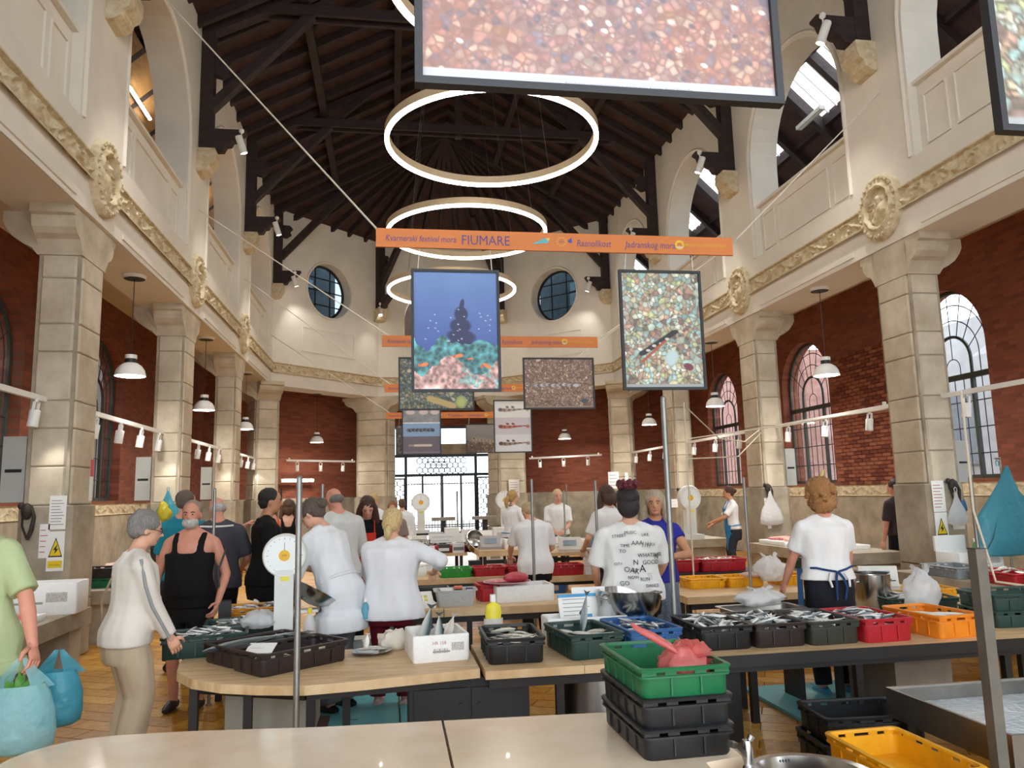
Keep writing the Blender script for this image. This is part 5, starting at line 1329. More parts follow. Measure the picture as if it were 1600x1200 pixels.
# steel dish with fish on the wooden table
t = thing('dish', 'round steel dish with fish pieces on the wooden table', 'dish', (-.13, 5.66, .6)); b = MB(); b.lathe([(0, 0), (.09, 0), (.135, .022), (.14, .026), (.132, .026), (.085, .006), (0, .006)], n=36); b.build('bowl', STEEL, t, 40); b = MB(); b.lathe([(.134, .022), (.142, .025), (.134, .028)], n=36, close=True); b.build('rim', STEEL, t, 40)
for i, (dx, dy, a) in enumerate(((-.04, 0, .2), (.03, .03, .6), (.05, -.03, -.2))): onefish(PALEF, 'fish_piece', -.13+dx, 5.66+dy, .635, (PI/2, 0, a), .13, ('white fish piece on the left of the steel dish', 'white fish piece at the back of the steel dish', 'white fish piece at the front of the steel dish')[i])
onefish(PALEF, 'fish_piece', -.17, 5.68, .68, (0, -1.4, 0), .11, 'fish head standing upright on the steel dish')
# towel
lump('towel', 'crumpled cream towel on the wooden table behind the dish', 'towel', .02, 5.76, .6, (.11, .07, .075), mat('cream_cloth', 'ddd5c5', .85, var=.06, bump=.5, bscale=30), 7, .5, fr=3)
def wrap_bag(name, lab, x, y, z, r, m, seed=0, knot=True, cat='plastic bag', yaw=0.):
    t = thing(name, lab, cat, (x, y, z), yaw); b = MB(); b.ball((0, 0, 0), r, 28, 18); rr = max(r)
    for i, v in enumerate(b.v):
        p = Vector(v)*(3.2/rr)+Vector((seed, seed*1.7, 0)); k = 1+.26*mnoise.noise(p)+.22*abs(mnoise.noise(p*2.3))-.08*abs(mnoise.noise(p*5.))
        up = max(0, v[2]/r[2]); sq = 1-.35*up**2
        b.v[i] = (v[0]*k*sq, v[1]*k*sq, max(v[2]*k, -r[2]*.9))
    o = b.build('film', m, t, 80); o.location = (0, 0, r[2]*.9)
    if knot:
        b = MB()
        for s in (-1, 1):
            b.grid(6, 5, lambda u, w: (s*(.01+.05*u)*(r[0]/.12)+.01*math.sin(9*w), (w-.5)*.08*(.4+u)+.015*math.sin(7*u+s), r[2]*1.55+.06*u*(r[2]/.1)+.012*math.sin(8*w+4*u)))
        b.build('knot_ears', m, t, 80)
    return t
CLEAR = film_mat('clear_film', 'eef2f4', .35); WHITEB = film_mat('white_film', 'f2f2f2', .12); PINKB = film_mat('pink_film', 'f08a86', .12); TEALB = film_mat('teal_film', '4aa6bc', .15); AQUAB = film_mat('aqua_film', 'a9dfe6', .3); BLUEB = film_mat('blue_film', '3f86c8', .1)
t = wrap_bag('plastic_bag', 'knotted pink plastic bag in the green crate', 1.27, 3.36, .845, (.105, .11, .085), PINKB, 3, False)
b = MB(); P = [(-.02, -.04, .12), (-.07, -.01, .155), (-.13, .03, .195), (-.18, .06, .225), (-.205, .075, .245)]; b.tube(P, [(.012, .02), (.014, .032), (.012, .034), (.012, .028), (.006, .012)], 10)
for i, v in enumerate(b.v): k = mnoise.noise(Vector(v)*40)*.006; b.v[i] = (v[0]+k, v[1], v[2]+k)
b.build('twisted_handle', PINKB, t, 80)
b = MB()
for q in range(6):
    a = -.3+q*.36; b.grid(6, 6, lambda u, w: Vector((.0+(.01+.10*w)*math.cos(a)+.014*math.sin(5*w+q), -.02+(u-.5)*.17*w+.012*math.sin(6*u+2*q), .10+(.01+.075*w)*math.sin(a)+.010*math.cos(6*u+q))))
b.build('gathered_top', PINKB, t, 80)
wrap_bag('plastic_bag', 'loose white plastic bag lying behind the sardine crates', 2.93, 5.97, .74, (.20, .12, .07), WHITEB, 5); wrap_bag('plastic_bag', 'tall clear plastic bag behind the orange crate', 4.35, 5.95, .6, (.14, .12, .19), CLEAR, 7); wrap_bag('plastic_bag', 'crumpled white bag hanging over the yellow crate', 4.12, 8.12, .66, (.17, .12, .14), WHITEB, 9); wrap_bag('plastic_bag', 'clear bag of papers beside the digital scale', 1.60, 5.74, .6, (.07, .06, .15), CLEAR, 11, False)
wrap_bag('plastic_bag', 'small clear bag on the dial scale base', -.98, 6.22, .725, (.13, .1, .07), CLEAR, 13, False); wrap_bag('plastic_bag', 'pinkish bag on the yellow crate table', 3.95, 8.15, .71, (.16, .08, .03), film_mat('pinkish_film', 'e2cfc8', .2), 15, False)
# hanging bags
def hang_bag(lab, x, y, ztop, w, h, m, d=.08):
    t = thing('hanging_bag', lab, 'plastic bag', (x, y, ztop-h)); b = MB()
    prof = [(.02, h), (.03*w/.3, h*.86), (.18*w, h*.72), (.38*w, h*.45), (.5*w, h*.2), (.47*w, .03), (.2*w, 0), (0, 0)]
    b.lathe(prof, n=20)
    for i, v in enumerate(b.v): k = 1+(.18 if w < .6 else .5)*mnoise.noise(Vector(v)*(9 if w < .6 else 5)+Vector((x, 0, 0))); b.v[i] = (v[0]*k+(.12*v[2] if w > .6 else 0), v[1]*k*d*2/w*1.0, v[2])
    b.build('film', m, t, 80); b = MB(); b.tube([(-.012, 0, h), (-.02, 0, h+.05), (0, 0, h+.07), (.02, 0, h+.05), (.012, 0, h)], .006, 5); b.build('handle', m, t); return t
hang_bag('white plastic bag hanging on the column hook', 6.98, 13.53, 1.60, .46, .62, WHITEB); hang_bag('large teal plastic sheet hanging at the right stall', 7.15, 8.2, 1.86, .85, 1.05, TEALB, .12); hang_bag('small blue bag hanging near the right column', 7.35, 9.15, 1.62, .22, .34, BLUEB); hang_bag('clear empty bag hanging beside the teal sheet', 7.2, 9.0, 1.55, .28, .42, CLEAR)
hang_bag('teal bag hanging behind the bald man in grey polo', -3.62, 13.5, 1.86, .45, .55, TEALB)
t = thing('bag_stand', 'thin grey stand carrying the large teal plastic sheet', 'stand', (7.28, 8.3, .64)); b = MB(); b.tube([(0, 0, 0), (0, 0, 1.33)], .012, 8); b.build('upright', GALV, t, 60); b = MB(); b.tube([(0, 0, 1.31), (-.18, -.13, 1.31)], .010, 8); b.build('arm', GALV, t, 60)
# bottles
def bottle(lab, x, y, z, prof, m, cap, caph, label=None, sq=1.):
    t = thing('bottle', lab, 'bottle', (x, y, z)); b = MB(); b.lathe(prof, n=20); b.v = [(v[0], v[1]*sq, v[2]) for v in b.v]; b.build('bottle_body', m, t, 60)
    r, zt = prof[-1]; b = MB(); b.lathe([(r+.004, zt-.01), (r+.004, zt+caph), (0, zt+caph)], n=14); b.build('cap', cap, t, 40)
    if label: b = MB(); zz0, zz1, rl = label; b.lathe([(rl, zz0), (rl, zz1)], n=20); b.v = [(v[0], v[1]*sq, v[2]) for v in b.v]; b.f = b.f[:-2] if len(b.f) > 20 else b.f; b.mi = b.mi[:len(b.f)]; b.build('paper_label', LGREY, t, 60)
    return t
YB_ = mat('yellow_plastic', 'e6d43a', .35, var=.03)
bottle('yellow detergent bottle with white label behind the black crate', .735, 5.72, .6, [(.0, 0), (.062, 0), (.068, .025), (.07, .11), (.055, .17), (.062, .235), (.052, .28), (.019, .30), (.018, .315)], YB_, WHITEM, .04, (.09, .19, .0705), .65)
bottle('clear water bottle with yellow cap beside the dial scale', -.60, 6.1, .6, [(0, 0), (.045, 0), (.045, .16), (.03, .20), (.014, .225), (.014, .24)], CLEAR, YB_, .03, (.08, .12, .0455))
bottle('green soda bottle with white cap on the red crate stall', 6.62, 8.05, .68, [(0, 0), (.05, 0), (.052, .2), (.03, .28), (.014, .31), (.014, .33)], mat('green_bottle', '3f9a4c', .15, var=.05), WHITEM, .03, (.07, .15, .0525))
# tub with tools
t = thing('plastic_tub', 'clear plastic tub of cutlery and clutter on the wooden table', 'tub', (.63, 7.84, .6)); b = MB(); L = lambda e, z: [(x, y, z) for x, y in rrect(.40-2*e, .28-2*e, .04)]
loop_shell(b, [L(.03, 0), L(.005, .15), L(.005, .155), L(.01, .155), L(.034, .01)]); b.add(L(.03, 0), [tuple(range(15, -1, -1))]); b.build('body', film_mat('tub_plastic', 'd8dcdc', .3), t, 40); b = MB(); loop_shell(b, [L(.006, .145), L(-.015, .148), L(-.015, .158), L(.006, .158)], True); b.build('rim', film_mat('tub_plastic', 'd8dcdc', .3), t, 40)
def small(name, lab, cat, lo, hi, hx, extra=None):
    c = [(a+b_)/2 for a, b_ in zip(lo, hi)]; t = thing(name, lab, cat, (c[0], c[1], lo[2])); b = MB(); b.bb([lo[0]-c[0], lo[1]-c[1], 0], [hi[0]-c[0], hi[1]-c[1], hi[2]-lo[2]]); b.build('body', mat('small_'+hx, hx, .5, var=.08), t)
    b = MB(); h = hi[2]-lo[2]; b.bb([(lo[0]-c[0])*.9, lo[1]-c[1]-.003, h*.25], [(hi[0]-c[0])*.9, lo[1]-c[1], h*.6]); b.build('panel', mat('small_'+(extra or 'dddddd'), extra or 'dddddd', .5), t); return t
small('sponge', 'orange and black sponge on the clutter tub', 'sponge', (.62, 7.79, .735), (.70, 7.86, .785), 'd9683a', '2a2a2a'); small('wallet', 'dark blue box on the clutter tub', 'box', (.74, 7.79, .735), (.80, 7.86, .765), '2a3458'); small('paper_pad', 'white paper pad in the clutter tub', 'paper', (.48, 7.79, .735), (.60, 7.91, .76), 'e8e6de')
# cash calculator
t = thing('digital_scale', 'small digital scale with dark keypad behind the ponytailed woman', 'scale', (.26, 7.86, .6), .1); b = MB(); b.bb((-.16, -.15, 0), (.16, .15, .05)); b.build('base', WHITEM, t); b = MB(); b.extrude([(-.14, -.15, .05), (-.14, .02, .05), (-.14, .02, .14)], (.28, 0, 0)); b.build('console', WHITEM, t)
for i in range(2):
    for j in range(2): b = MB(); b.box((.02+.05*i, -.11+.05*j, .073+.028*j), (.03, .03, .012), RX(.48)); b.build('key', mat('key_yellow', 'd6d264', .5), t)
# steel bowl scale on the second row
t = thing('digital_scale', 'digital scale with grey display carrying the tilted steel bowl', 'scale', (1.82, 5.80, .6), -.05)
b = MB(); b.extrude([(-.19, -.17, 0), (-.19, .17, 0), (-.19, .17, .10), (-.19, -.06, .10), (-.19, -.17, .03)], (.38, 0, 0)); b.build('housing', STEEL2, t); b = MB(); b.box((.02, -.118, .068), (.14, .085, .006), RX(.57)); d = b.build('display_bezel', mat('silver_panel', 'b9bcbf', .4), t); b = MB(); b.box((.02, -.121, .072), (.10, .055, .004), RX(.57)); b.build('display', mat('lcd', '7f8e9c', .2), d)
b = MB(); b.bb((-.17, -.10, .10), (.17, .16, .125)); b.build('platform', STEEL, t); b = MB(); b.bb((-.17, -.13, .0), (.17, -.172, .012)); b.build('foot_rail', WHITEM, t)
def scoop(t, loc, rot, R, H):
    b = MB(); n = 28
    prof = [(R*.45, 0), (R*.7, H*.08), (R*.88, H*.35), (R*.97, H*.75), (R, H), (R*.97, H), (R*.94, H*.75), (R*.85, H*.36), (R*.67, H*.1), (.0, H*.04)]
    b.lathe(prof, n=n)
    for i, v in enumerate(b.v):
        k = .5+.5*max(0, -v[1]/R); b.v[i] = (v[0], v[1], v[2]-(v[2]*.45*max(0, v[0]/R)**2))
    o = b.build('scoop_bowl', STEEL, t, 60); o.location = loc; o.rotation_euler = rot; return o
t2 = thing('steel_bowl', 'large polished steel bowl on the digital scale', 'bowl', (1.80, 5.82, .727), .3); scoop(t2, (0, 0, 0), (0, 0, 0), .24, .21); 
for s in (-1, 1): b = MB(); b.tube([(s*.22, -.04, .16), (s*.27, -.04, .17), (s*.27, .04, .17), (s*.22, .04, .16)], .008, 6); b.build('handle', STEEL, t2, 60)
# big steel pot behind the curly woman
t = thing('stock_pot', 'tall stainless steel pot beside the curly haired woman', 'pot', (4.30, 6.55, .58)); b = MB(); b.lathe([(0, 0), (.15, 0), (.155, .01), (.155, .30), (.16, .305), (.15, .31), (.148, .02), (0, .02)], n=36); b.build('pot_body', STEEL, t, 40)
for s in (-1, 1): b = MB(); b.tube([(s*.155, -.05, .24), (s*.20, -.05, .24), (s*.20, .05, .24), (s*.155, .05, .24)], .009, 6); b.build('handle', STEEL, t, 60)
# glass mug, steel trays
t = thing('glass_mug', 'clear glass mug behind the sardine crates', 'mug', (2.38, 5.70, .6)); b = MB(); b.lathe([(0, .0), (.05, 0), (.055, .12), (.05, .12), (.045, .01), (0, .01)], n=20); b.build('cup', film_mat('clear_glass', 'e4ebec', .55, .05), t, 60); b = MB(); b.tube([(-.05, 0, .10), (-.085, 0, .09), (-.085, 0, .04), (-.05, 0, .03)], .007, 6); b.build('handle', film_mat('clear_glass', 'e4ebec', .55, .05), t, 60)
t = thing('steel_pan', 'deep grey steel pan under the loose white bag', 'pan', (2.93, 5.97, .62), .05); b = MB(); L = lambda e, z: [(x, y, z) for x, y in rrect(.62-2*e, .34-2*e, .05)]
loop_shell(b, [L(.03, 0), L(.01, .1), L(-.015, .105), L(-.015, .112), L(.016, .11), L(.036, .01)]); b.add(L(.03, 0), [tuple(range(15, -1, -1))]); b.add(L(.036, .01), [tuple(range(16))]); b.build('pan_body', STEEL2, t, 40); b = MB()
for x in (-.25, .25): b.bb((x-.02, -.12, -.62), (x+.02, .12, .0))
tag(b.build('stand', FRM, t), kind='stuff')
# right steel tray, posts
t = thing('steel_tray', 'shallow stainless steel wash tray with ice water', 'sink', (3.40, 3.86, .34)); b = MB(); w, d, h = 1.06, .94, .16
L = lambda e, z: [(x, y, z) for x, y in ((-w/2+e, -d/2+e), (w/2-e, -d/2+e), (w/2-e, d/2-e), (-w/2+e, d/2-e))]
loop_shell(b, [L(.0, 0), L(0, h), L(.018, h), L(.022, h-.01), L(.022, .06)]); b.add(L(0, 0), [(3, 2, 1, 0)]); b.add(L(.022, .06), [(0, 1, 2, 3)]); b.build('basin', STEEL2, t); b = MB(); b.add(L(.024, .075), [(0, 1, 2, 3)]); b.build('water', mat('ice_water', 'c9d4da', .08, var=.15, scale=20, bump=.5, bscale=30), t)
for x in (-.45, .48):
    for y in (-.4, .4): b = MB(); b.bb((x-.025, y-.025, -.34), (x+.025, y+.025, 0)); b.build('leg', FRM, t)
for (x, y, zt, lab) in ((2.80, 3.40, 1.36, 'square grey steel post rising before the steel tray'), (3.50, 3.30, 1.42, 'square grey steel post at the far end of the steel tray')):
    t = thing('steel_post', lab, 'post', (x, y, 0)); b = MB(); b.bb((-.028, -.028, 0), (.028, .028, zt)); b.build('tube', mat('grey_post', '77736b', .5, metal=.5, var=.15), t); b = MB(); b.bb((-.03, -.03, zt), (.03, .03, zt+.004)); b.build('cap', BLACKM, t); b = MB(); b.bb((-.06, -.06, 0), (.06, .06, .006)); b.build('foot', FRM, t)
# wash basin and tap in the corner
t = thing('wash_basin', 'round stainless steel wash basin in front of the crate stack', 'sink', (1.56, 2.86, .50)); b = MB(); b.lathe([(0, 0), (.12, .0), (.19, .03), (.235, .09), (.25, .10), (.25, .105), (.215, .105), (.17, .045), (.1, .015), (0, .012)], n=48); b.build('bowl', STEEL, t, 50); b = MB(); b.lathe([(.06, -.5), (.06, 0)], n=16); b.build('pedestal', STEEL2, t, 40)
for i in range(4): b = MB(); b.bb((-.02+i*.012, .20, .075), (-.016+i*.012, .215, .095)); b.build('drain_slot', BLACKM, t)
t = thing('tap', 'old steel tap at the edge of the wash basin', 'tap', (1.385, 3.02, .58)); b = MB(); b.lathe([(0, -.58), (.02, -.58), (.02, 0), (.022, .0), (.022, .10), (.018, .115), (.0, .12)], n=16); b.build('pillar', STEEL, t, 40); b = MB(); b.beam((0, 0, .05), (-.07, -.03, .115), .025, .018); b.beam((-.06, -.026, .11), (-.085, -.033, .115), .03, .022); b.build('spout', STEEL, t); b = MB(); b.tube([(.01, 0, .11), (.022, 0, .13)], [.012, .015], 8); b.build('knob', STEEL, t, 60)

# dial scales
def dial_scale(lab, x, y, z, yaw, sc=1., pan=True, big=True, zc=.66):
    t = thing('dial_scale', lab, 'scale', (x, y, z), yaw); t.scale = (sc, sc, sc)
    W_ = mat('scale_enamel', 'd9dcd8', .35, var=.04); FACE = mat('dial_face', 'e9efef', .25, var=.02)
    b = MB(); b.extrude([(-.17, -.14, 0), (.17, -.14, 0), (.17, .16, 0), (-.17, .16, 0)], (0, 0, .07)); b.build('base', W_, t)
    b = MB(); b.extrude([(-.085, -.06, .07), (.085, -.06, .07), (.075, .08, .07), (-.075, .08, .07)], (0, 0, zc-.20)); b.build('column', W_, t)
    b = MB(); b.lathe([(.0, -.05), (.185, -.05), (.20, -.03), (.20, .05), (.19, .062), (.178, .06), (.178, .045), (0, .045)], (0, 0, zc), 40, R=RX(PI/2)); R_ = b.build('dial_rim', W_, t, 40)
    b = MB(); b.lathe([(0, 0), (.18, 0)], (0, -.052, zc), 40, R=RX(PI/2)); fc = b.build('dial_face', FACE, t)
    b = MB(); b.lathe([(.0, .004), (.05, .004), (.05, 0)], (0, -.056, zc), 24, R=RX(PI/2)); b.build('hub', mat('hub_yellow', 'e8b42a', .5, var=.05), t)
    if big: text('hub_lettering', 'ALBA', .02, BLACKM, t, (0, -.0615, zc-.005), align='CENTER')
    b = MB()
    for k in range(20): a = 2*PI*k/20; p = Vector((math.sin(a), 0, math.cos(a))); b.box(Vector((0, -.054, zc))+p*.155, (.004, .001, .018 if k % 5 == 0 else .01), RY(a))
    tag(b.build('tick_marks', BLACKM, fc), kind='stuff')
    b = MB(); b.box((0, -.0575, zc+.075), (.004, .001, .09)); b.build('pointer', BLACKM, fc)
    b = MB(); b.bb((-.03, -.063, zc-.23), (.045, -.0605, zc-.19)); b.build('type_plate', mat('yellow_plate', 'e8dc4a', .5), t)
    if pan:
        b = MB(); n = 24
        b.lathe([(.0, 0), (.1, .012), (.18, .06), (.225, .14), (.22, .14), (.175, .065), (.095, .018), (0, .006)], (0, 0, 0), n); o = b.build('pan', STEEL, t, 60); o.location = (.20, .14, .33); o.rotation_euler = (-.2, .5, 0)
        b = MB(); b.bb((.04, .05, .26), (.3, .2, .285)); b.build('pan_arm', W_, t)
    return t
dial_scale('large white dial scale with yellow hub on the rounded table', -.80, 6.22, .6, .0, .82, zc=.80)
dial_scale('dial scale left of the door on the far table', .72, 18.8, .8, 0, 1.1, False, False); dial_scale('dial scale right of the door on the far table', 2.75, 18.8, .8, 0, 1.1, False, False); dial_scale('dial scale with pinned notes on the right stall', 6.05, 15.2, .68, .15, 1.25, False, False)
for (x, y, lab) in ((1.25, 18.75, 'flat grey weighing table beside the left dial scale'), (2.25, 18.75, 'flat grey weighing table beside the right dial scale')):
    t = thing('weighing_platform', lab, 'scale', (x, y, .8)); b = MB(); b.bb((-.28, -.15, .28), (.28, .15, .36)); b.build('platform', mat('pan_grey', '8d8a80', .5), t); b = MB(); b.bb((-.06, -.06, 0), (.06, .06, .28)); b.build('stem', FRM, t)
def digi(lab, x, y, z, yaw=0., hx='dfdcd2'):
    t = thing('digital_scale', lab, 'scale', (x, y, z), yaw); m = mat('digi_'+hx, hx, .4, var=.03)
    b = MB(); b.bb((-.18, -.15, 0), (.18, .17, .06)); b.build('base', m, t); b = MB(); b.bb((-.17, -.05, .06), (.17, .17, .075)); b.build('plate', STEEL, t)
    b = MB(); b.extrude([(-.17, -.17, .04), (-.17, -.13, .22), (-.17, -.08, .22), (-.17, -.06, .04)], (.34, 0, 0)); h = b.build('console', m, t); b = MB(); b.box((0, -.157, .14), (.2, .004, .08), RX(-.22)); b.build('display', mat('lcd', '7f8e9c', .2), h)
digi('cream digital scale with grey display at the back', 2.7, 11.75, .78, -.1); digi('grey digital scale with dark keypad beside the cream one', 3.15, 11.75, .78, .1, '5f6a74'); digi('cream digital scale between the steel pot and the curly woman', 4.55, 7.02-.14, .70, -.35); digi('grey cash scale with white tag on the back table', 1.62, 12.9, .78, 0, 'b4b0b0')
# baskets, paper signs, notices
def card(lab, x, y, z, w, h, yaw, m, lines=0, tilt=0., name='price_card', d=.004, cat='sign', lm=None, parent=None):
    t = thing(name, lab, cat, (x, y, z), yaw); t.rotation_euler = (tilt, 0, yaw); b = MB(); b.bb((-w/2, -d/2, 0), (w/2, d/2, h)); b.build('sheet', m, t)
    for i in range(lines):
        zz = h*(.9-.8*(i+.5)/lines); b = MB(); b.bb((-w*.4, -d/2-.0006, zz-h*.012), (w*(.1+.3*random.random()), -d/2-.0002, zz+h*.012)); b.build('text_line', lm or FOAMT, t)
    return t
PAPER = mat('white_paper', 'eeeeea', .7, var=.02)
t = card('white ring binder of price sheets with a blue top edge in the foam box', 1.40, 5.80, .70, .30, .22, .05, PAPER, 6, -.35, 'price_sheet', .02, 'paper'); b = MB(); b.bb((-.15, -.014, .20), (.15, .012, .222)); b.build('blue_edge', mat('blue_edge', '3f9ad0', .4), t); b = MB(); b.bb((.06, -.0125, .04), (.10, -.0102, .07)); b.build('blue_tab', mat('blue_edge', '3f9ad0', .4), t)
card('white paper sheets standing behind the ring binder', 1.50, 5.87, .72, .26, .24, -.05, PAPER, 0, -.25, 'price_sheet', .004, 'paper'); card('white price card lying in the blue and green crates', 1.55, 5.16, .72, .26, .06, .1, PAPER, 0, -1.3, 'price_card'); card('white price card in the brown crate', -.85, 5.35, .70, .18, .12, -.2, PAPER, 1, -1.2)
card('upright white notice with grey lettering on the notice table', .55, 13.35, .72, .38, .12, 0, PAPER, 2); card('wide white notice board behind the lettered notice', 1.0, 14.5, .72, .62, .26, 0, PAPER, 3); card('white price card clipped on the upper dark green crate', 4.98, 5.22, .80, .07, .05, -.05, PAPER); card('white price card clipped on the lower dark green crate', 4.98, 5.21, .69, .07, .05, -.05, PAPER)
t = thing('paper_stack', 'tall stack of white paper napkins by the woman in white', 'paper', (2.58, 10.05, .6)); 
for i in range(3): b = MB(); b.box((0, 0, .06+.115*i), (.14, .1, .11), RZ(.06*i)); b.build('packet', PAPER, t)
t = thing('wire_basket', 'grey wire basket near the door', 'basket', (.40, 11.9, .75)); b = MB()
for z in (0, .09, .18, .26): 
    r = .14+.05*z/.26; b.lathe([(r, z), (r+.006, z), (r+.006, z+.008), (r, z+.008)], n=20, close=True)
for k in range(20): a = 2*PI*k/20; b.tube([(.143*math.cos(a), .143*math.sin(a), 0), (.193*math.cos(a), .193*math.sin(a), .265)], .004, 4)
b.lathe([(0, 0), (.145, 0), (.145, .006), (0, .006)], n=20); b.build('wires', mat('basket_grey', '6d6d6f', .5), t); b = MB(); b.bb((-.02, -.02, -.75), (.02, .02, 0)); b.build('stem', FRM, t)
t = thing('scoop', 'large grey brown scoop on the notice table', 'scoop', (1.42, 13.5, .78), .3); scoop(t, (0, 0, 0), (.9, 0, .2), .22, .2); b = MB(); b.bb((-.1, -.06, -.08), (.1, .1, .02)); b.build('rest', FRM, t)
# poles
def pole(x, y, z0, z1, r, lab, m=GALV):
    t = thing('pole', lab, 'pole', (x, y, z0)); b = MB(); b.tube([(0, 0, 0), (0, 0, z1-z0)], r, 10); b.build('tube', m, t, 60)
    b = MB(); b.lathe([(r, 0), (r*1.9, 0), (r*1.9, .012), (r, .014)], n=12, close=True); b.build('collar', m, t, 40); b = MB(); b.ball((0, 0, z1-z0), r*1.02, 8, 6); b.build('end_cap', m, t, 60); return t
pole(-.535, 4.74, 0, 1.80, .018, 'grey pole standing in front of the brown crate'); pole(-1.50, 7.02, 0, 1.78, .013, 'thin grey pole in front of the man in grey polo'); pole(1.545, 8.45, 0, 1.82, .016, 'grey pole in front of the woman in white seen from behind'); pole(2.09, 5.66, 0, 2.38, .022, 'tall grey pole on the sardine table beside the printed shirt'); pole(2.27, 8.45, 0, 1.79, .016, 'grey pole before the brown haired woman in white'); pole(3.83, 8.0, 0, 1.78, .016, 'grey pole before the woman in blue apron'); pole(3.63, 9.1, 0, 2.75, .010, 'thin pole with cables before the right arcade', CAB); pole(5.78, 7.0, 0, 1.72, .020, 'grey pole with a hose before the right stall'); pole(-.62, 7.35, 0, 1.80, .014, 'grey pole in front of the bald man in white')
pole(3.0, 13.3, 0, 1.7, .014, 'thin grey pole before the facing blonde woman'); pole(1.35, 16.0, 0, 1.75, .014, 'thin grey pole before the glazed door'); pole(3.9, 17.0, 0, 1.85, .014, 'thin grey pole beside the small round plate at the apse'); pole(-1.75, 13.0, 0, 1.85, .015, 'thin dark pole beside the left apse column', FRM)
rope([(3.63, 9.1, 2.72), (4.6, 10.3, 2.38), (5.9, 12.2, 2.45), (6.88, 13.5, 2.78)], .009, 'cream cable sagging from the thin pole to the spotlight rail', CAB, cat='cable'); rope([(6.93, 13.62, 2.7), (5.2, 11.0, 2.15), (3.635, 9.1, 2.05)], .009, 'second cream cable looping to the thin pole', CAB, cat='cable'); rope([(7.26, 10.3, 2.78), (5.2, 9.8, 2.5), (3.66, 9.1, 2.3)], .008, 'cream cable stretched from right rail to the thin pole', CAB, cat='cable')
rope([(5.70, 6.9, 2.6), (5.74, 6.95, 2.0), (5.76, 6.98, 1.4), (5.80, 6.9, .95), (5.6, 6.6, .75), (5.9, 6.3, .7)], .012, 'white hose hanging along the grey pole', CAB, cat='hose')
# signs on the columns
SIGNY = mat('warning_yellow', 'e8c81e', .5, var=.02)
def warn_sign(lab, x, y, z, yaw, s=1.):
    t = thing('warning_sign', lab, 'sign', (x, y, z), yaw); w, h = .17*s, .42*s
    b = MB(); b.bb((-w/2, -.004, 0), (w/2, .004, h)); b.build('plate', PAPER, t); b = MB(); b.add([(-w*.42, -.0045, h*.35), (w*.42, -.0045, h*.35), (0, -.0045, h*.85)], [(0, 1, 2)]); tr = b.build('triangle_border', BLACKM, t)
    b = MB(); b.add([(-w*.34, -.005, h*.385), (w*.34, -.005, h*.385), (0, -.005, h*.79)], [(0, 1, 2)]); b.build('triangle', SIGNY, t); b = MB(); b.add([(.02*s, -.0055, h*.68), (-.025*s, -.0055, h*.53), (-.002*s, -.0055, h*.53), (-.012*s, -.0055, h*.42), (.03*s, -.0055, h*.56), (.006*s, -.0055, h*.56)], [(0, 1, 2, 3, 4, 5)]); b.build('lightning_bolt', BLACKM, t)
    b = MB(); b.bb((-w*.42, -.005, h*.08), (w*.42, -.0042, h*.26)); b.build('caption_bar', SIGNY, t); text('caption', 'VISOKI NAPON', .016*s, BLACKM, t, (0, -.0055, h*.14), align='CENTER')
yf = 9.49-.40
warn_sign('white warning sign with black lightning triangle on the left column', -3.56, yf, .98, 0, 1.); card('tall white notice above the lightning sign on the left column', -3.56, yf, 1.42, .17, .36, 0, PAPER, 9, 0, 'notice'); card('narrow white strip of pictograms on the left column', -3.68, yf, 1.12, .10, .36, 0, PAPER, 5, 0, 'notice', lm=PINKP)
warn_sign('white warning sign with black lightning triangle on the right column', 7.02, yf, .86, 0, 1.05); card('white notice with red heading above the lightning sign on the right column', 7.02, yf, 1.31, .18, .4, 0, PAPER, 8, 0, 'notice', lm=PINKP); t = card('dark blue notice with white foot on the right column', 7.27, yf+.003, 1.08, .17, .26, 0, PAPER, 0, 0, 'notice'); b = MB(); b.bb((-.085, -.0045, .09), (.085, -.0035, .26)); b.build('blue_field', mat('notice_blue', '1f3a60', .5), t); text('notice_lettering', 'RADNO\nVRIJEME', .03, PAPER, t, (-.07, -.005, .19))
for (x, y, z, w, h, lab, lm) in ((-3.62, 13.58, 1.35, .16, .3, 'white notice strip beside the left aisle window', FOAMT), (6.93-.0, 13.58, 1.18, .10, .30, 'strip of pictograms on the hook column', PINKP), (6.95, 13.58, .92, .07, .16, 'small white sticker under the pictogram strip', FOAMT)): card(lab, x, y, z, w, h, 0, PAPER, 4, 0, 'notice', lm=lm)
t = card('red and white sign beside the left aisle window', -3.464, 9.72, 1.72, .10, .48, PI/2, PAPER, 0, 0, 'notice'); b = MB(); b.bb((-.05, -.0045, .28), (.05, -.0035, .48)); b.build('red_field', mat('notice_red', 'd0322e', .5), t)
card('framed white notice with red foot on the apse column', 4.13, 25.895, 1.55, .42, .6, .3927, PAPER, 6, 0, 'notice', lm=PINKP); card('blue and white paper on the right corner column', 6.62, 22.5, 1.75, .34, .5, .1, PAPER, 4, 0, 'notice', lm=BLUE); card('narrow blue paper beside the blue and white paper', 7.05, 22.55, 1.8, .12, .42, .1, PAPER, 3, 0, 'notice', lm=BLUE)
for i, (y, z, lab) in enumerate(((15.6, 1.45, 'pale notes pinned behind the right dial scale'), (15.9, 1.3, 'white note under the pale notes behind the dial scale'))): card(lab, 7.05-.25*i, 18.08, z-.05*i, .22, .2, 0, PAPER, 2, 0, 'notice')
card('yellow note hanging below the pinned notes', 5.75, 14.885, .5, .14, .18, 0, SIGNY, 2, 0, 'notice')
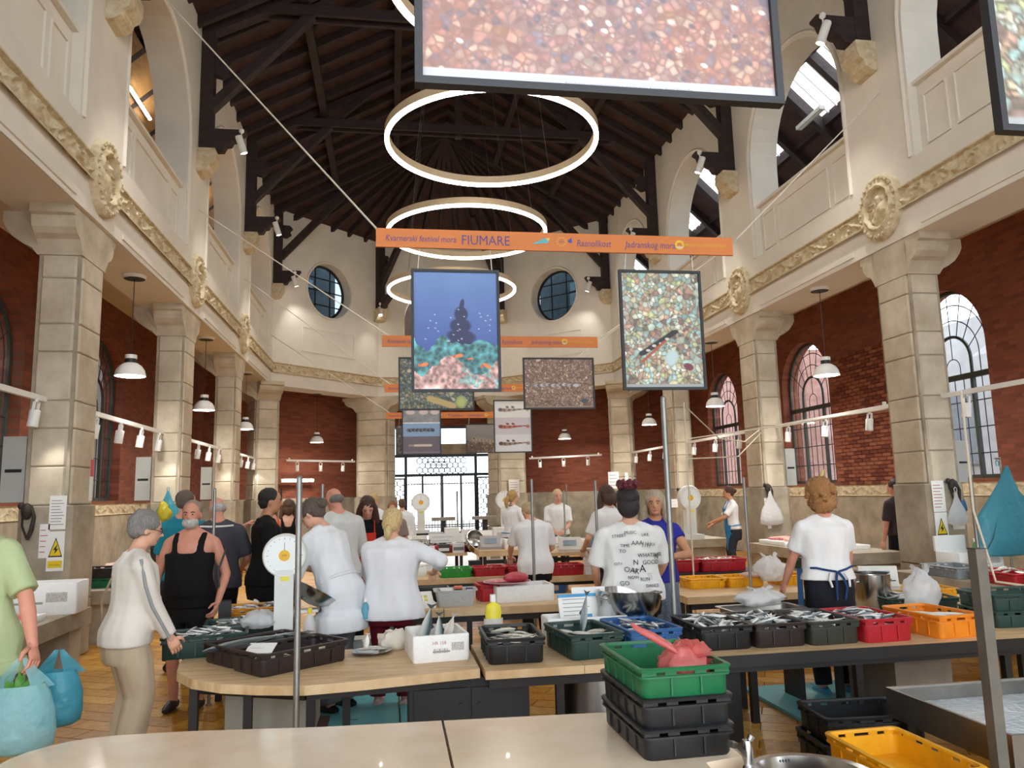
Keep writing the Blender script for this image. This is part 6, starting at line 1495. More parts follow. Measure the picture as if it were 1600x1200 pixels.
# grey service boxes and hooks on columns
def box_on(lab, x, y, z, w, d, h):
    t = thing('service_box', lab, 'box', (x, y, z)); b = MB(); b.bb((-w/2, -d/2, 0), (w/2, d/2, h)); b.build('cover', mat('grey_box', 'b4b7b2', .5, var=.03), t); b = MB(); b.bb((-w*.35, -d/2-.004, h*.45), (w*.35, -d/2, h*.5)); b.build('seam', FRM, t)
box_on('grey service box on the outer side of the left column', -4.08, 9.3, 1.72, .24, .2, .72); box_on('grey service box on the column behind the teal shirt', -4.08, 13.8, 1.72, .24, .2, .72); box_on('grey service box on the column behind the black shirt', -4.08, 18.3, 1.72, .24, .2, .72); box_on('grey service box on the outer side of the right column', 7.53, 9.3, 1.68, .2, .2, .55); box_on('grey service box on the hook column', 7.53, 13.8, 1.7, .2, .2, .7)
def hook(lab, x, y, z):
    t = thing('iron_hook', lab, 'hook', (x, y, z)); H = mat('rusty_iron', '3a3027', .7, hx2='241d17', scale=20, bump=.5, bscale=60)
    b = MB(); b.ball((0, -.03, .0), (.06, .045, .09), 10, 8); b.ball((-.06, -.03, .06), (.035, .03, .04), 8, 6); b.build('scroll', H, t, 60); b = MB(); b.tube([(.04, -.03, .06), (.08, -.04, -.06), (.06, -.04, -.2), (.03, -.05, -.3)], [.016, .02, .025, .018], 8); b.tube([(-.04, -.03, -.02), (-.03, -.05, -.15), (.02, -.05, -.28)], .012, 6); b.build('loop', H, t, 60)
hook('rusty iron hook on the left column above the foam boxes', -3.86, yf+.005, 1.62); hook('rusty iron hook with cord on the right column', 7.22, yf+.005, 1.64); hook('rusty iron hook holding the white bag on the column', 6.96, 13.59, 1.66); hook('rusty iron hook beside the dial scale on the right', 6.98, 18.09, 1.62)
wrap_bag('plastic_bag', 'yellow and dark bag hung on the column behind the teal shirt', -3.65, 13.45, 1.30, (.12, .08, .2), film_mat('yellow_film', 'd8c63a', .05), 21, False)
REST.build('small_seafood', FSK, None, 70); _o = bpy.data.objects['small_seafood']; colmesh(_o.data, np.array(REST_c)); tag(_o, 'mixed small shellfish and fish filling the distant crates', 'seafood', kind='stuff')
# ------------------------------------------------------------------ people
from mathutils import Euler
SKINS = {'fair': mat('skin_fair', 'd9a68c', .5, var=.05, scale=12, spec=.35), 'tan': mat('skin_tan', 'c08a68', .5, var=.06, scale=12, spec=.35), 'ruddy': mat('skin_ruddy', 'd4947c', .5, var=.07, scale=12, spec=.35)}
def cloth(name, hx, rough=.85, hx2=None):
    m = mat('cloth_'+name, hx, rough, var=.05, scale=5, bump=.7, bscale=6, spec=.25, hx2=hx2, stretch=(1.4, 1.4, .55))
    for n in m.node_tree.nodes:
        if n.type == 'BUMP': n.inputs['Distance'].default_value = .06; n.inputs['Height'].links[0].from_node.inputs['Detail'].default_value = .6
    return m
HAIRM = {}
def hairm(hx): 
    if hx not in HAIRM: HAIRM[hx] = mat('hair_'+hx, hx, .5, var=.25, scale=40, bump=.9, bscale=70, stretch=(3, 3, .6))
    return HAIRM[hx]
QUEUE = []
def remesh(b, name, m, parent, vox, sm=6, extra=None):
    """closed pieces of b fused into one skin once all people are laid out"""
    me = b.mesh(name, m); o = obj(name, me, parent)
    r = o.modifiers.new('r', 'REMESH'); r.mode = 'VOXEL'; r.voxel_size = vox; r.use_smooth_shade = True
    if sm: s_ = o.modifiers.new('s', 'SMOOTH'); s_.iterations = sm; s_.factor = .5
    QUEUE.append((o, m, extra)); return o
def flush():
    bpy.context.view_layer.update(); dg = bpy.context.evaluated_depsgraph_get()
    out = [(o, bpy.data.meshes.new_from_object(o.evaluated_get(dg)), m, ex) for o, m, ex in QUEUE]
    for o, me, m, ex in out:
        o.modifiers.clear()
        if ex is not None and len(ex.v):
            nv = len(me.vertices); vs = np.empty(nv*3, np.float32); me.vertices.foreach_get('co', vs)
            fs = [tuple(p.vertices) for p in me.polygons]
            nm = bpy.data.meshes.new(o.name); nm.from_pydata([tuple(v) for v in vs.reshape(-1, 3)]+list(ex.v), [], fs+[tuple(i+nv for i in f) for f in ex.f]); me = nm
        me.materials.clear(); me.materials.append(m)
        me.polygons.foreach_set('use_smooth', [True]*len(me.polygons)); me.update()
        old = o.data; o.data = me; bpy.data.meshes.remove(old)
    QUEUE.clear()
def ik(S, T, a, b, hint):
    S, T, hint = Vector(S), Vector(T), Vector(hint); d = T-S; L = min(d.length, (a+b)*.995); d.normalize(); T = S+d*L
    x = (a*a-b*b+L*L)/(2*L); h = math.sqrt(max(0, a*a-x*x)); u = hint-d*hint.dot(d)
    if u.length < 1e-4: u = d.orthogonal()
    u.normalize(); return S+d*x+u*h, T
TORSO = [(.78, .150, .115, -.01), (.86, .168, .128, -.012), (.93, .165, .122, -.005), (1.02, .145, .105, .005), (1.09, .138, .100, .008), (1.18, .148, .106, .008), (1.27, .162, .112, .004), (1.35, .165, .104, -.004), (1.405, .135, .082, -.012), (1.445, .078, .062, -.012)]
def person(lab, x, y, yaw, h=1.68, bw=1., lean=0., side=0., head=(0., 0.), hands=(None, None), skin='fair', shirt=None, sleeve=.42, hem=.86, loose=1.12, pants=None, plen=.09, shoes='202124', hair=None, face=False, vox=.014, belly=0., legs=(.0, .0), apron=None, hint=(None, None), tank=False, scoop_neck=False, sitz=0., near=False, stance=.10, zoff=0., hk=1., pw=1.):
    s = h/1.70; t = thing('person', lab, 'person', (x, y, zoff), math.radians(yaw)); sk = SKINS[skin]
    HC = Vector((0, 0, .93)); RU = Matrix.Rotation(-lean, 3, 'X') @ Matrix.Rotation(side, 3, 'Y')
    def U(p): return (HC+RU @ (Vector(p)-HC))*s
    NK = Vector((0, 0, 1.47)); RH = Matrix.Rotation(head[0], 3, 'Z') @ Matrix.Rotation(-head[1], 3, 'X')
    def Hd(p): return U(NK+RH @ ((Vector(p)-NK)*hk))
    HR = RU @ RH
    def rings(b, rows, off=0., fac=1., n=16):
        vs = []
        for (z, rx, ry, yo) in rows:
            wx = rx*bw*fac+off; wy = ry*(.5+.5*bw)*fac+off
            bl = belly*max(0, 1-abs(z-1.05)/.22)
            for k in range(n):
                a = 2*PI*k/n; px, py = wx*math.cos(a), wy*math.sin(a)+yo+(bl if math.sin(a) > 0 else 0)
                p = (px, py, z); vs.append(U(p) if z > .93 else (U((px, py, .93))*(max(0, (z-.78)/.15))+Vector((px, py, z))*s*(1-max(0, (z-.78)/.15)) if z > .78 else Vector(p)*s))
        m = len(rows); fs = [(i*n+k, i*n+(k+1) % n, (i+1)*n+(k+1) % n, (i+1)*n+k) for i in range(m-1) for k in range(n)]
        fs += [tuple(range(n-1, -1, -1)), tuple(range((m-1)*n, m*n))]; b.add(vs, fs)
    # limbs
    arms = []
    for i, sg in enumerate((-1, 1)):
        S = U((sg*.165*bw, -.012, 1.352)); T = hands[i]
        T = Vector(T) if T else Vector((sg*(.235*bw+.01)*s, .06*s, .79*s))+ (U((0, 0, 1.3))-Vector((0, 0, 1.3))*s)*.8
        hn = hint[i] or (sg*.6, -.8, -.2)
        E, Wr = ik(S, T, .285*s, .255*s, hn); arms.append((S, E, Wr, sg))
    lg = []
    for i, sg in enumerate((-1, 1)):
        H0 = Vector((sg*.085*bw, -.005, .90))*s; A = Vector((sg*stance*(.6+.4*bw), legs[i], .085))*s
        K, A = ik(H0, A, .42*s, .41*s, (0, 1, 0)); lg.append((H0, K, A, sg))
    # body: trunk, neck, head, arms, legs as one skin
    b = MB(); rings(b, [(.82, .150, .112, -.01)]+[r for r in TORSO[1:]], -.008)
    for sg in (-1, 1): b.tube([U((0, -.02, 1.46)), U((sg*.08*bw, -.016, 1.415)), U((sg*.15*bw, -.012, 1.368))], [.045*s, .042*s, .045*s], 10)
    b.tube([U((0, -.015, 1.40)), U((0, -.006, 1.46)), Hd((0, .008, 1.53))], [.062*s*(.7+.3*bw), .053*s*(.7+.3*bw), .052*s], 12)
    hs = s*hk
    b.ball(Hd((0, .012, 1.612)), (.074*hs, .092*hs, .092*hs), 16, 12, HR); b.ball(Hd((0, .035, 1.558)), (.060*hs, .070*hs, .080*hs), 14, 10, HR)
    b.ball(Hd((0, .078, 1.515)), (.030*hs, .026*hs, .022*hs), 8, 6, HR)
    b.tube([Hd((0, .100, 1.605)), Hd((0, .116, 1.585)), Hd((0, .124, 1.568))], [.010*hs, .013*hs, .016*hs], 8)
    for sg in (-1, 1): b.ball(Hd((sg*.076, .0, 1.580)), (.010*hs, .018*hs, .030*hs), 8, 6, HR)
    for (S, E, Wr, sg) in arms:
        b.ball(S, .050*s, 10, 8); b.tube([S, S.lerp(E, .5), E], [.050*s*(.6+.4*bw), .048*s*(.6+.4*bw), .039*s], 10); b.ball(E, .039*s, 10, 8); b.tube([E, E.lerp(Wr, .35), Wr, Wr+(Wr-E).normalized()*.03*s], [.039*s, .040*s, .027*s, .026*s], 10)
    for (H0, K, A, sg) in lg:
        b.tube([H0, H0.lerp(K, .5), K], [.082*s*(.6+.4*bw), .070*s*(.6+.4*bw), .052*s], 12); b.ball(K, .052*s, 10, 8); b.tube([K, K.lerp(A, .35), A], [.050*s, .054*s, .036*s], 10); b.ball(A, .036*s, 8, 6)
        b.tube([A+Vector((0, -.02, -.02))*s, A+Vector((0, .10, -.045))*s], [.035*s, .03*s], 8)
    # hands: palm, four fingers, thumb
    hb = MB()
    for (S, E, Wr, sg) in arms:
        d = (Wr-E).normalized(); nrm = Vector((sg, 0, 0)) if abs(d.z) > .6 else Vector((0, 0, 1)); nrm = (nrm-d*nrm.dot(d)).normalized(); w = d.cross(nrm)*(-1 if abs(d.z) > .6 and sg > 0 else 1)
        if w.dot(Vector((0, 1, 0))) < 0 and abs(d.z) > .6: w = -w
        c = Wr+d*.055*s
        hb.tube([Wr+d*.0*s, Wr+d*.03*s, Wr+d*.06*s, Wr+d*.092*s], [(.018*s, .026*s), (.016*s, .036*s), (.015*s, .041*s), (.012*s, .038*s)], 10, side=nrm)
        for f, (o_, L) in enumerate(((-.030, .062), (-.010, .074), (.010, .078), (.030, .070))):
            p0 = Wr+d*.085*s+w*o_*s; p1 = p0+(d*.8-nrm*.45).normalized()*L*.5*s; p2 = p1+(d*.45-nrm*.85).normalized()*L*.5*s
            hb.tube([p0, p1, p2], [.0098*s, .0088*s, .0066*s], 7); hb.ball(p2, .0068*s, 6, 5)
        p0 = Wr+d*.03*s+w*.032*s; p1 = p0+(d*.55+w*.7-nrm*.3).normalized()*.042*s; p2 = p1+(d*.85+w*.1-nrm*.45).normalized()*.034*s
        hb.tube([p0, p1, p2], [.014*s, .0115*s, .008*s], 7); hb.ball(p2, .008*s, 6, 5)
    remesh(b, 'body', sk, t, vox if vox > .012 else .011, 5, hb)
    # shirt
    if shirt:
        b = MB(); off = .012
        rows = [(z, rx*loose, ry*loose, yo) for (z, rx, ry, yo) in TORSO if z > hem+.03 and z < (1.30 if tank else 1.42)]
        wz = max(.78, hem); r0 = [r for r in TORSO if r[0] >= wz-.001][0]
        if hem < .78:
            rows = [(hem, .19*loose, .15*loose, -.01), ((hem+.86)/2, .185*loose, .145*loose, -.01)]+rows
        else: rows = [(hem, max(r0[1], .155)*loose, r0[2]*loose, r0[3])]+rows
        if not tank:
            rows = [r for r in rows if r[0] < 1.38]+[(1.395, .125, .080, -.012), (1.435, .085, .070, -.012)]
            for sg in (-1, 1): b.tube([U((sg*.03, -.018, 1.435)), U((sg*.09*bw, -.016, 1.40)), U((sg*.15*bw, -.012, 1.36))], [.050*s, .055*s, .058*s], 10)
        rings(b, rows, off)
        for (S, E, Wr, sg) in arms:
            if tank:
                b.tube([U((sg*.085*bw, .085, 1.26)), U((sg*.095*bw, .062, 1.37)), U((sg*.10*bw, .01, 1.425)), U((sg*.10*bw, -.045, 1.42)), U((sg*.09*bw, -.09, 1.33)), U((sg*.08*bw, -.095, 1.26))], [(.035*s, .03*s), (.032*s, .026*s), (.030*s, .022*s), (.030*s, .022*s), (.032*s, .026*s), (.04*s, .03*s)], 8); continue
            rs = (.062+.01*(loose-1)*4)*s*(.6+.4*bw); b.ball(S, rs*.95, 10, 8)
            if sleeve <= .55:
                q = S.lerp(E, sleeve/.5); b.tube([S, S.lerp(q, .5), q], [rs, rs*.98, rs*1.02], 12)
            else:
                f = min(1, (sleeve-.5)/.5); q = E.lerp(Wr, f); b.tube([S, S.lerp(E, .6), E], [rs, rs*.92, rs*.85], 12); b.ball(E, rs*.85, 10, 8); b.tube([E, E.lerp(q, .6), q], [rs*.85, rs*.78, rs*.72], 12)
        remesh(b, 'shirt', shirt, t, vox+.001, 4)
    if pants:
        b = MB(); rings(b, [(.70, .165, .118, -.012), (.77, .172, .130, -.014), (.82, .176, .136, -.014), (.87, .175, .135, -.012), (.95, .168, .126, -.004), (1.02, .155, .114, .004), (1.06, .148, .108, .006)], .010)
        for (H0, K, A, sg) in lg:
            zt = plen*s; up = H0+Vector((0, 0, .03)); r1 = .098*s*(.6+.4*bw)*(1+.25*(pw-1))
            if zt > K.z: q = H0.lerp(K, (H0.z-zt)/(H0.z-K.z)); b.tube([up, H0.lerp(q, .5), q], [r1, r1*.95, r1*.92], 12)
            else:
                q = K.lerp(A, min(1., (K.z-zt)/(K.z-A.z))); b.tube([up, H0.lerp(K, .5), K], [r1, r1*.88*pw, r1*.74*pw], 12); b.ball(K, r1*.74*pw, 10, 8); b.tube([K, K.lerp(q, .5), q], [r1*.74*pw, r1*.72*pw, r1*.68*pw], 12)
        remesh(b, 'trousers' if plen < .3 else 'shorts', pants, t, vox+.001, 4)
    for (H0, K, A, sg) in lg:
        b = MB(); z0 = 0.
        b.tube([(A.x, A.y-.055*s, .035*s), (A.x, A.y-.02*s, .045*s), (A.x, A.y+.06*s, .042*s), (A.x, A.y+.13*s, .032*s), (A.x, A.y+.175*s, .024*s)], [(.034*s, .030*s), (.044*s, .038*s), (.041*s, .042*s), (.031*s, .041*s), (.016*s, .022*s)], 10, side=(0, 0, 1)); b.v = [(p[0], p[1], max(p[2], 0.002)) for p in b.v]
        b.build('shoe', mat('shoe_'+shoes, shoes, .5), t, 60)
    # hair
    if hair:
        st, hx = hair; hm = hairm(hx); b = MB()
        def noisy(i0, amp, fr):
            c0 = Hd((0, -.01, 1.6))
            for i in range(i0, len(b.v)):
                v = Vector(b.v[i]); k = mnoise.noise(v*fr)*amp; d_ = (v-c0).normalized(); b.v[i] = tuple(v+d_*k)
        cap = lambda g=1., dz=0., dy=0.: b.ball(Hd((0, -.016+dy, 1.628+dz)), (.084*hs*g, .098*hs*g, .090*hs*g), 22, 16, HR)
        if st == 'short': cap(1.0); b.ball(Hd((0, -.045, 1.575)), (.072*hs, .058*hs, .062*hs), 16, 12, HR); noisy(0, .008, 60)
        elif st == 'grey_short': cap(1.12, .004, -.006); b.ball(Hd((0, -.05, 1.585)), (.082*hs, .062*hs, .07*hs), 18, 14, HR); noisy(0, .022, 42)
        elif st == 'crop': cap(.965); b.ball(Hd((0, -.04, 1.58)), (.070*hs, .054*hs, .055*hs), 14, 10, HR)
        elif st == 'bald':
            b.ball(Hd((0, -.03, 1.575)), (.078*hs, .068*hs, .045*hs), 16, 10, HR)
        elif st == 'bun':
            cap(1.05); b.ball(Hd((0, -.05, 1.58)), (.075*hs, .055*hs, .06*hs), 14, 10, HR); b.ball(Hd((0, -.115, 1.61)), (.045*hs, .04*hs, .045*hs), 12, 10, HR); noisy(0, .014, 55)
        elif st == 'pony':
            cap(1.06); b.ball(Hd((0, -.05, 1.575)), (.078*hs, .058*hs, .065*hs), 14, 10, HR); b.tube([Hd((0, -.105, 1.60)), Hd((0, -.135, 1.55)), Hd((0, -.135, 1.47)), Hd((0, -.12, 1.40))], [.03*hs, .042*hs, .036*hs, .012*hs], 10); noisy(0, .010, 60)
        elif st == 'lowpony':
            cap(1.10); b.ball(Hd((0, -.05, 1.57)), (.085*hs, .064*hs, .085*hs), 16, 12, HR); b.tube([Hd((0, -.10, 1.53)), Hd((0, -.125, 1.49)), Hd((0, -.12, 1.44)), Hd((0, -.11, 1.40))], [.022*hs, .034*hs, .030*hs, .012*hs], 10); noisy(0, .008, 60)
        elif st == 'long':
            cap(1.08)
            for sg in (-1, 1): b.tube([Hd((sg*.05, .02, 1.68)), Hd((sg*.083, .03, 1.60)), Hd((sg*.098, .045, 1.48)), Hd((sg*.105, .07, 1.36)), Hd((sg*.09, .09, 1.24))], [.03*hs, .034*hs, .042*hs, .046*hs, .016*hs], 10)
            b.tube([Hd((0, -.08, 1.62)), Hd((0, -.10, 1.5)), Hd((0, -.10, 1.35)), Hd((0, -.10, 1.26))], [(.06*hs, .05*hs), (.04*hs, .10*hs), (.04*hs, .11*hs), (.015*hs, .07*hs)], 10); noisy(0, .012, 45)
        elif st == 'bob':
            cap(1.10)
            for sg in (-1, 1): b.tube([Hd((sg*.05, .0, 1.69)), Hd((sg*.088, -.012, 1.62)), Hd((sg*.102, -.015, 1.52)), Hd((sg*.112, -.015, 1.42)), Hd((sg*.115, -.03, 1.32))], [.026*hs, .032*hs, .040*hs, .044*hs, .02*hs], 10)
            b.ball(Hd((0, -.06, 1.55)), (.085*hs, .06*hs, .10*hs), 14, 12, HR); noisy(0, .012, 45)
        elif st == 'curly':
            cap(1.22, .012, -.014); b.ball(Hd((0, -.055, 1.56)), (.105*hs, .075*hs, .10*hs), 22, 16, HR)
            rg = random.Random(3)
            for _ in range(46):
                a = rg.uniform(0, 2*PI); e = rg.uniform(-.9, 1.3); q = Vector((math.cos(a)*math.cos(e)*.1, math.sin(a)*math.cos(e)*.105-.03, math.sin(e)*.11+1.61))
                if q.y > .05 and q.z < 1.66: continue
                b.ball(Hd(q), .03*hs, 8, 6)
            noisy(0, .026, 38)
        elif st == 'mohawk':
            cap(1.02); b.ball(Hd((0, -.05, 1.565)), (.080*hs, .058*hs, .085*hs), 16, 12, HR)
        o = b.build('hair', hm, t, 80)
        if st == 'mohawk':
            b = MB(); rg = random.Random(8); b.ball(Hd((0, -.015, 1.695)), (.066*hs, .088*hs, .045*hs), 16, 10, HR)
            for _ in range(60):
                u = rg.uniform(-1, 1); b.ball(Hd((rg.uniform(-.06, .06), -.02+.085*u, 1.695+.02*math.cos(u*1.5)+rg.uniform(-.012, .03))), .019*hs, 7, 5)
            noisy(0, .012, 70); b.build('dyed_crest', hairm('6a2230'), t, 80)
    if face:
        b = MB()
        EYW = mat('eye_white', 'b9aca2', .4, var=0); EYD = mat('eye_dark', '2a2420', .3, var=0); LIP = mat('lips', 'a8584e', .5, var=0); BRW = mat('brow', '5a4436', .8, var=0)
        for sg in (-1, 1):
            b = MB(); b.ball(Hd((sg*.029, .088, 1.603)), (.0125*hs, .009*hs, .0062*hs), 8, 6, HR); b.build('eye', EYW, t, 80)
            b = MB(); b.ball(Hd((sg*.029, .0955, 1.603)), (.0065*hs, .005*hs, .0065*hs), 8, 6, HR); b.build('iris', EYD, t, 80)
            b = MB(); b.tube([Hd((sg*.014, .101, 1.620)), Hd((sg*.030, .099, 1.626)), Hd((sg*.046, .089, 1.620))], .0042*hs, 6); b.build('eyebrow', BRW, t, 80)
        b = MB(); b.tube([Hd((-.024, .096, 1.536)), Hd((0, .107, 1.538)), Hd((.024, .096, 1.536))], [.003*hs, .0065*hs, .003*hs], 6); b.build('mouth', LIP, t, 80)
    P = dict(t=t, U=U, Hd=Hd, HR=HR, arms=arms, legs=lg, s=s, bw=bw, loose=loose, rings=rings, HRm=HR)
    if apron:
        m = apron; b = MB(); W_ = .15*bw*loose
        def front(xx, z):
            r = min(TORSO, key=lambda q: abs(q[0]-max(.78, z))); rx = r[1]*bw*loose+.012; ry = r[2]*(.5+.5*bw)*loose+.012; return ry*math.sqrt(max(.05, 1-(xx/rx)**2))+r[3]+.014+belly*max(0, 1-abs(z-1.05)/.22)
        for nm, z0, z1, wd in (('bib', .98, 1.30, .105), ('skirt', .52, .985, .165)):
            q = MB(); q.grid(8, 8, lambda u, v: U(((2*u-1)*wd*bw, front((2*u-1)*wd*bw, lerp(z0, z1, v)), lerp(z0, z1, v)))); q.grid(8, 8, lambda u, v: U((-(2*u-1)*wd*bw, front((2*u-1)*wd*bw, lerp(z0, z1, v))+.006, lerp(z0, z1, v)))); q.build('apron_'+nm, m, t, 80)
        for sg in (-1, 1):
            q = MB(); q.tube([U((sg*.09*bw, front(.09*bw, 1.28), 1.29)), U((sg*.085, .06, 1.43)), U((sg*.06, -.03, 1.46)), U((0, -.075, 1.455))], .007*s, 6); q.build('apron_strap', m, t, 80)
            q = MB(); q.tube([U((sg*.16*bw, .06, .97)), U((sg*.185*bw*loose, 0, .985)), U((sg*.14*bw*loose, -.105*loose, .99)), U((0, -.128*loose, .985))], .008*s, 6); q.build('apron_tie', m, t, 80)
    return P
WHITE_T = cloth('white', 'e9e8e6'); WHITE_C = cloth('white_coat', 'dfe1e4')
dR = math.radians
# 1 man in green shirt carrying bags
G = person('man in pale green T-shirt and jeans carrying bags', -2.25, 4.80, 165, 1.78, 1.1, side=.14, hands=((-.42, .10, .90), None), skin='ruddy', shirt=cloth('sage', 'b4c294'), sleeve=.46, hem=.74, loose=1.15, pants=cloth('jeans', '4a5160'), hair=('short', '5a4a3c'), face=True, vox=.012, hint=((-.6, -.6, 0), None))
# 2 woman in white top
P2 = person('grey haired woman in white long sleeved top and beige trousers', -1.70, 5.52, -62, 1.61, 1.12, .10, head=(-.1, .18), hands=(None, (.17, .23, .80)), skin='fair', shirt=cloth('offwhite', 'ddd6cc'), sleeve=.97, hem=.80, loose=1.18, pants=cloth('beige', 'bba98f'), plen=.03, pw=1.25, hair=('grey_short', '8f8a86'), face=True, vox=.012, belly=.05, hint=(None, (.4, -.8, 0)), shoes='c4b8a4')
# 3 bearded man in black tank top
P3 = person('bearded man in black tank top and shorts facing the grey haired woman', -1.66, 6.95, 172, 1.68, 1.14, 0, head=(.12, .10), hands=((-.27, .10, .86), (.26, .14, .86)), skin='ruddy', shirt=cloth('black', '0f1011'), hem=.80, loose=1.12, tank=True, pants=cloth('black2', '131415'), plen=.46, hair=('crop', 'a08c7c'), face=True, vox=.012, belly=.06, shoes='17171a')
b = MB(); b.ball(P3['Hd']((0, .058, 1.528)), (.066, .066, .052), 16, 12, P3['HR']); b.ball(P3['Hd']((0, .095, 1.552)), (.034, .018, .009), 10, 6, P3['HR'])
b.build('beard', hairm('c9c4be'), P3['t'], 80)
# 4 teal shirt man with an arm round the man in grey polo
P4 = person('man in teal T-shirt with his arm round the bald man', -2.10, 8.45, -18, 1.79, 1.12, 0, head=(-.2, .1), hands=(None, (.62, .10, 1.42)), skin='ruddy', shirt=cloth('teal', '1f7f92'), sleeve=.46, hem=.82, pants=cloth('navy', '2a2f3a'), hair=('crop', '6a5a50'), vox=.016, hint=(None, (.3, -.5, -.7)))
P5 = person('bald man in dark grey polo shirt with bowed head', -1.68, 8.05, 5, 1.74, 1.12, .05, head=(.35, .5), hands=((-.2, .3, 1.0), (.2, .3, 1.0)), skin='ruddy', shirt=cloth('slate', '4a4850'), sleeve=.44, hem=.80, loose=1.18, pants=cloth('black2', '131415'), hair=('bald', 'c9c2bc'), vox=.016)
b = MB(); b.tube([P5['U']((-.15, -.11, 1.40)), P5['U']((-.06, -.118, 1.395)), P5['U']((.06, -.118, 1.395)), P5['U']((.15, -.11, 1.40))], .010, 6); b.build('white_yoke_stripe', WHITE_T, P5['t'], 80)
P6 = person('dark haired man in black T-shirt in profile', -1.22, 7.95, -72, 1.78, 1.08, .04, head=(-.1, .1), hands=(None, (.30, .14, .90)), skin='tan', shirt=cloth('black', '0f1011'), sleeve=.42, hem=.80, loose=1.12, pants=cloth('black2', '131415'), hair=('short', '1c1714'), face=True, vox=.014)
# 7 leaning woman in white coat
P7 = person('woman in white work coat and grey trousers leaning to the dial scale', -.40, 6.52, 52, 1.74, 1.06, .42, head=(.1, .25), hands=((-.14, .42, 1.12), (.05, .42, 1.10)), skin='fair', shirt=WHITE_C, sleeve=.72, hem=.62, loose=1.18, pants=cloth('grey', '6d7076'), pw=1.2, hair=('bun', '5f5148'), face=True, vox=.012, shoes='1c1c1f')
b = MB(); b.tube([P7['U']((-.19, .0, 1.0)), P7['U']((-.14, -.115, 1.01)), P7['U']((0, -.15, 1.015)), P7['U']((.14, -.115, 1.01)), P7['U']((.19, 0, 1.0))], .013, 6); b.build('coat_belt', WHITE_C, P7['t'], 80)
P8 = person('bald man in pale grey shirt beside the woman in white coat', -.52, 8.05, 20, 1.80, 1.10, .06, head=(.25, .42), hands=((-.12, .34, 1.05), (.2, .34, 1.05)), skin='ruddy', shirt=cloth('palegrey', 'cfcfca'), sleeve=.95, hem=.78, loose=1.2, pants=cloth('navy', '2a2f3a'), hair=('bald', '7d7a76'), vox=.014)
P9 = person('woman with long brown hair in black top and red apron', -.27, 9.2, 180, 1.70, 1.0, .12, head=(.1, .5), hands=((-.14, .35, .98), (.16, .36, .98)), skin='fair', shirt=cloth('black', '0f1011'), sleeve=.9, hem=.86, pants=cloth('black2', '131415'), hair=('long', '4a2a20'), face=True, vox=.014, apron=cloth('red', 'd23a28'))
P10 = person('blonde ponytailed woman in white blouse and maroon trousers', .0, 6.58, -12, 1.57, 1.20, .08, head=(-.1, .25), hands=((-.1, .36, 1.0), (.34, .16, 1.05)), skin='fair', shirt=cloth('blouse', 'dcdcdf'), sleeve=.72, hem=.76, loose=1.34, pants=cloth('maroon', '6a1426'), hair=('lowpony', 'd8bc84'), vox=.012, shoes='d6b0a8', hint=(None, (.9, -.3, -.3)), stance=.11)
person('fair haired woman in white coat far behind the red apron woman', -.36, 15.0, -20, 1.74, 1.05, .1, head=(-.3, .3), shirt=WHITE_C, sleeve=.9, hem=.7, pants=cloth('grey', '6d7076'), hair=('bun', 'd0b07a'), vox=.02)
person('red haired person with glasses behind the blonde woman', .04, 12.6, 175, 1.60, 1.0, .1, head=(0, .3), skin='ruddy', shirt=cloth('dull', '8a7a70'), pants=cloth('black2', '131415'), hair=('short', '8a5a38'), face=True, vox=.02)
person('person in white coat with brown hair before the door leaf', .24, 16.4, 5, 1.62, 1.15, .1, shirt=WHITE_C, sleeve=.9, hem=.7, pants=cloth('grey', '6d7076'), hair=('short', '5c4636'), vox=.02)
BLUEA = cloth('blue_apron', '2f86c4')
person('ponytailed woman in white T-shirt and blue apron behind the foam boxes', 2.13, 13.6, -48, 1.72, 1.06, .0, head=(-.2, .1), hands=((-.1, .3, 1.0), (.26, .2, .98)), shirt=WHITE_T, pants=cloth('navy', '2a2f3a'), hair=('pony', 'c09a5e'), face=True, vox=.018, apron=BLUEA)
person('short haired blonde woman in white T-shirt facing the hall', 3.03, 14.0, 172, 1.73, 1.1, .05, head=(.15, .15), hands=((-.08, .3, 1.0), (.08, .3, 1.0)), shirt=WHITE_T, pants=cloth('navy', '2a2f3a'), hair=('short', 'd6bf92'), face=True, vox=.018)
P17 = person('fair haired woman in white T-shirt bent over with her back turned', 1.69, 9.15, 8, 1.60, 1.2, .22, head=(.1, .55), hands=((-.18, .42, .92), (.22, .36, .92)), shirt=WHITE_T, hem=.78, loose=1.16, pants=cloth('black2', '131415'), hair=('short', 'c9b084'), vox=.014)
person('brown haired woman in white T-shirt with bare arms seen from behind', 2.70, 9.4, 18, 1.74, 1.08, .06, head=(-.2, .2), hands=((-.22, .28, .98), (.2, .3, .98)), shirt=WHITE_T, pants=cloth('navy', '2a2f3a'), hair=('bob', '4f3326'), vox=.014)
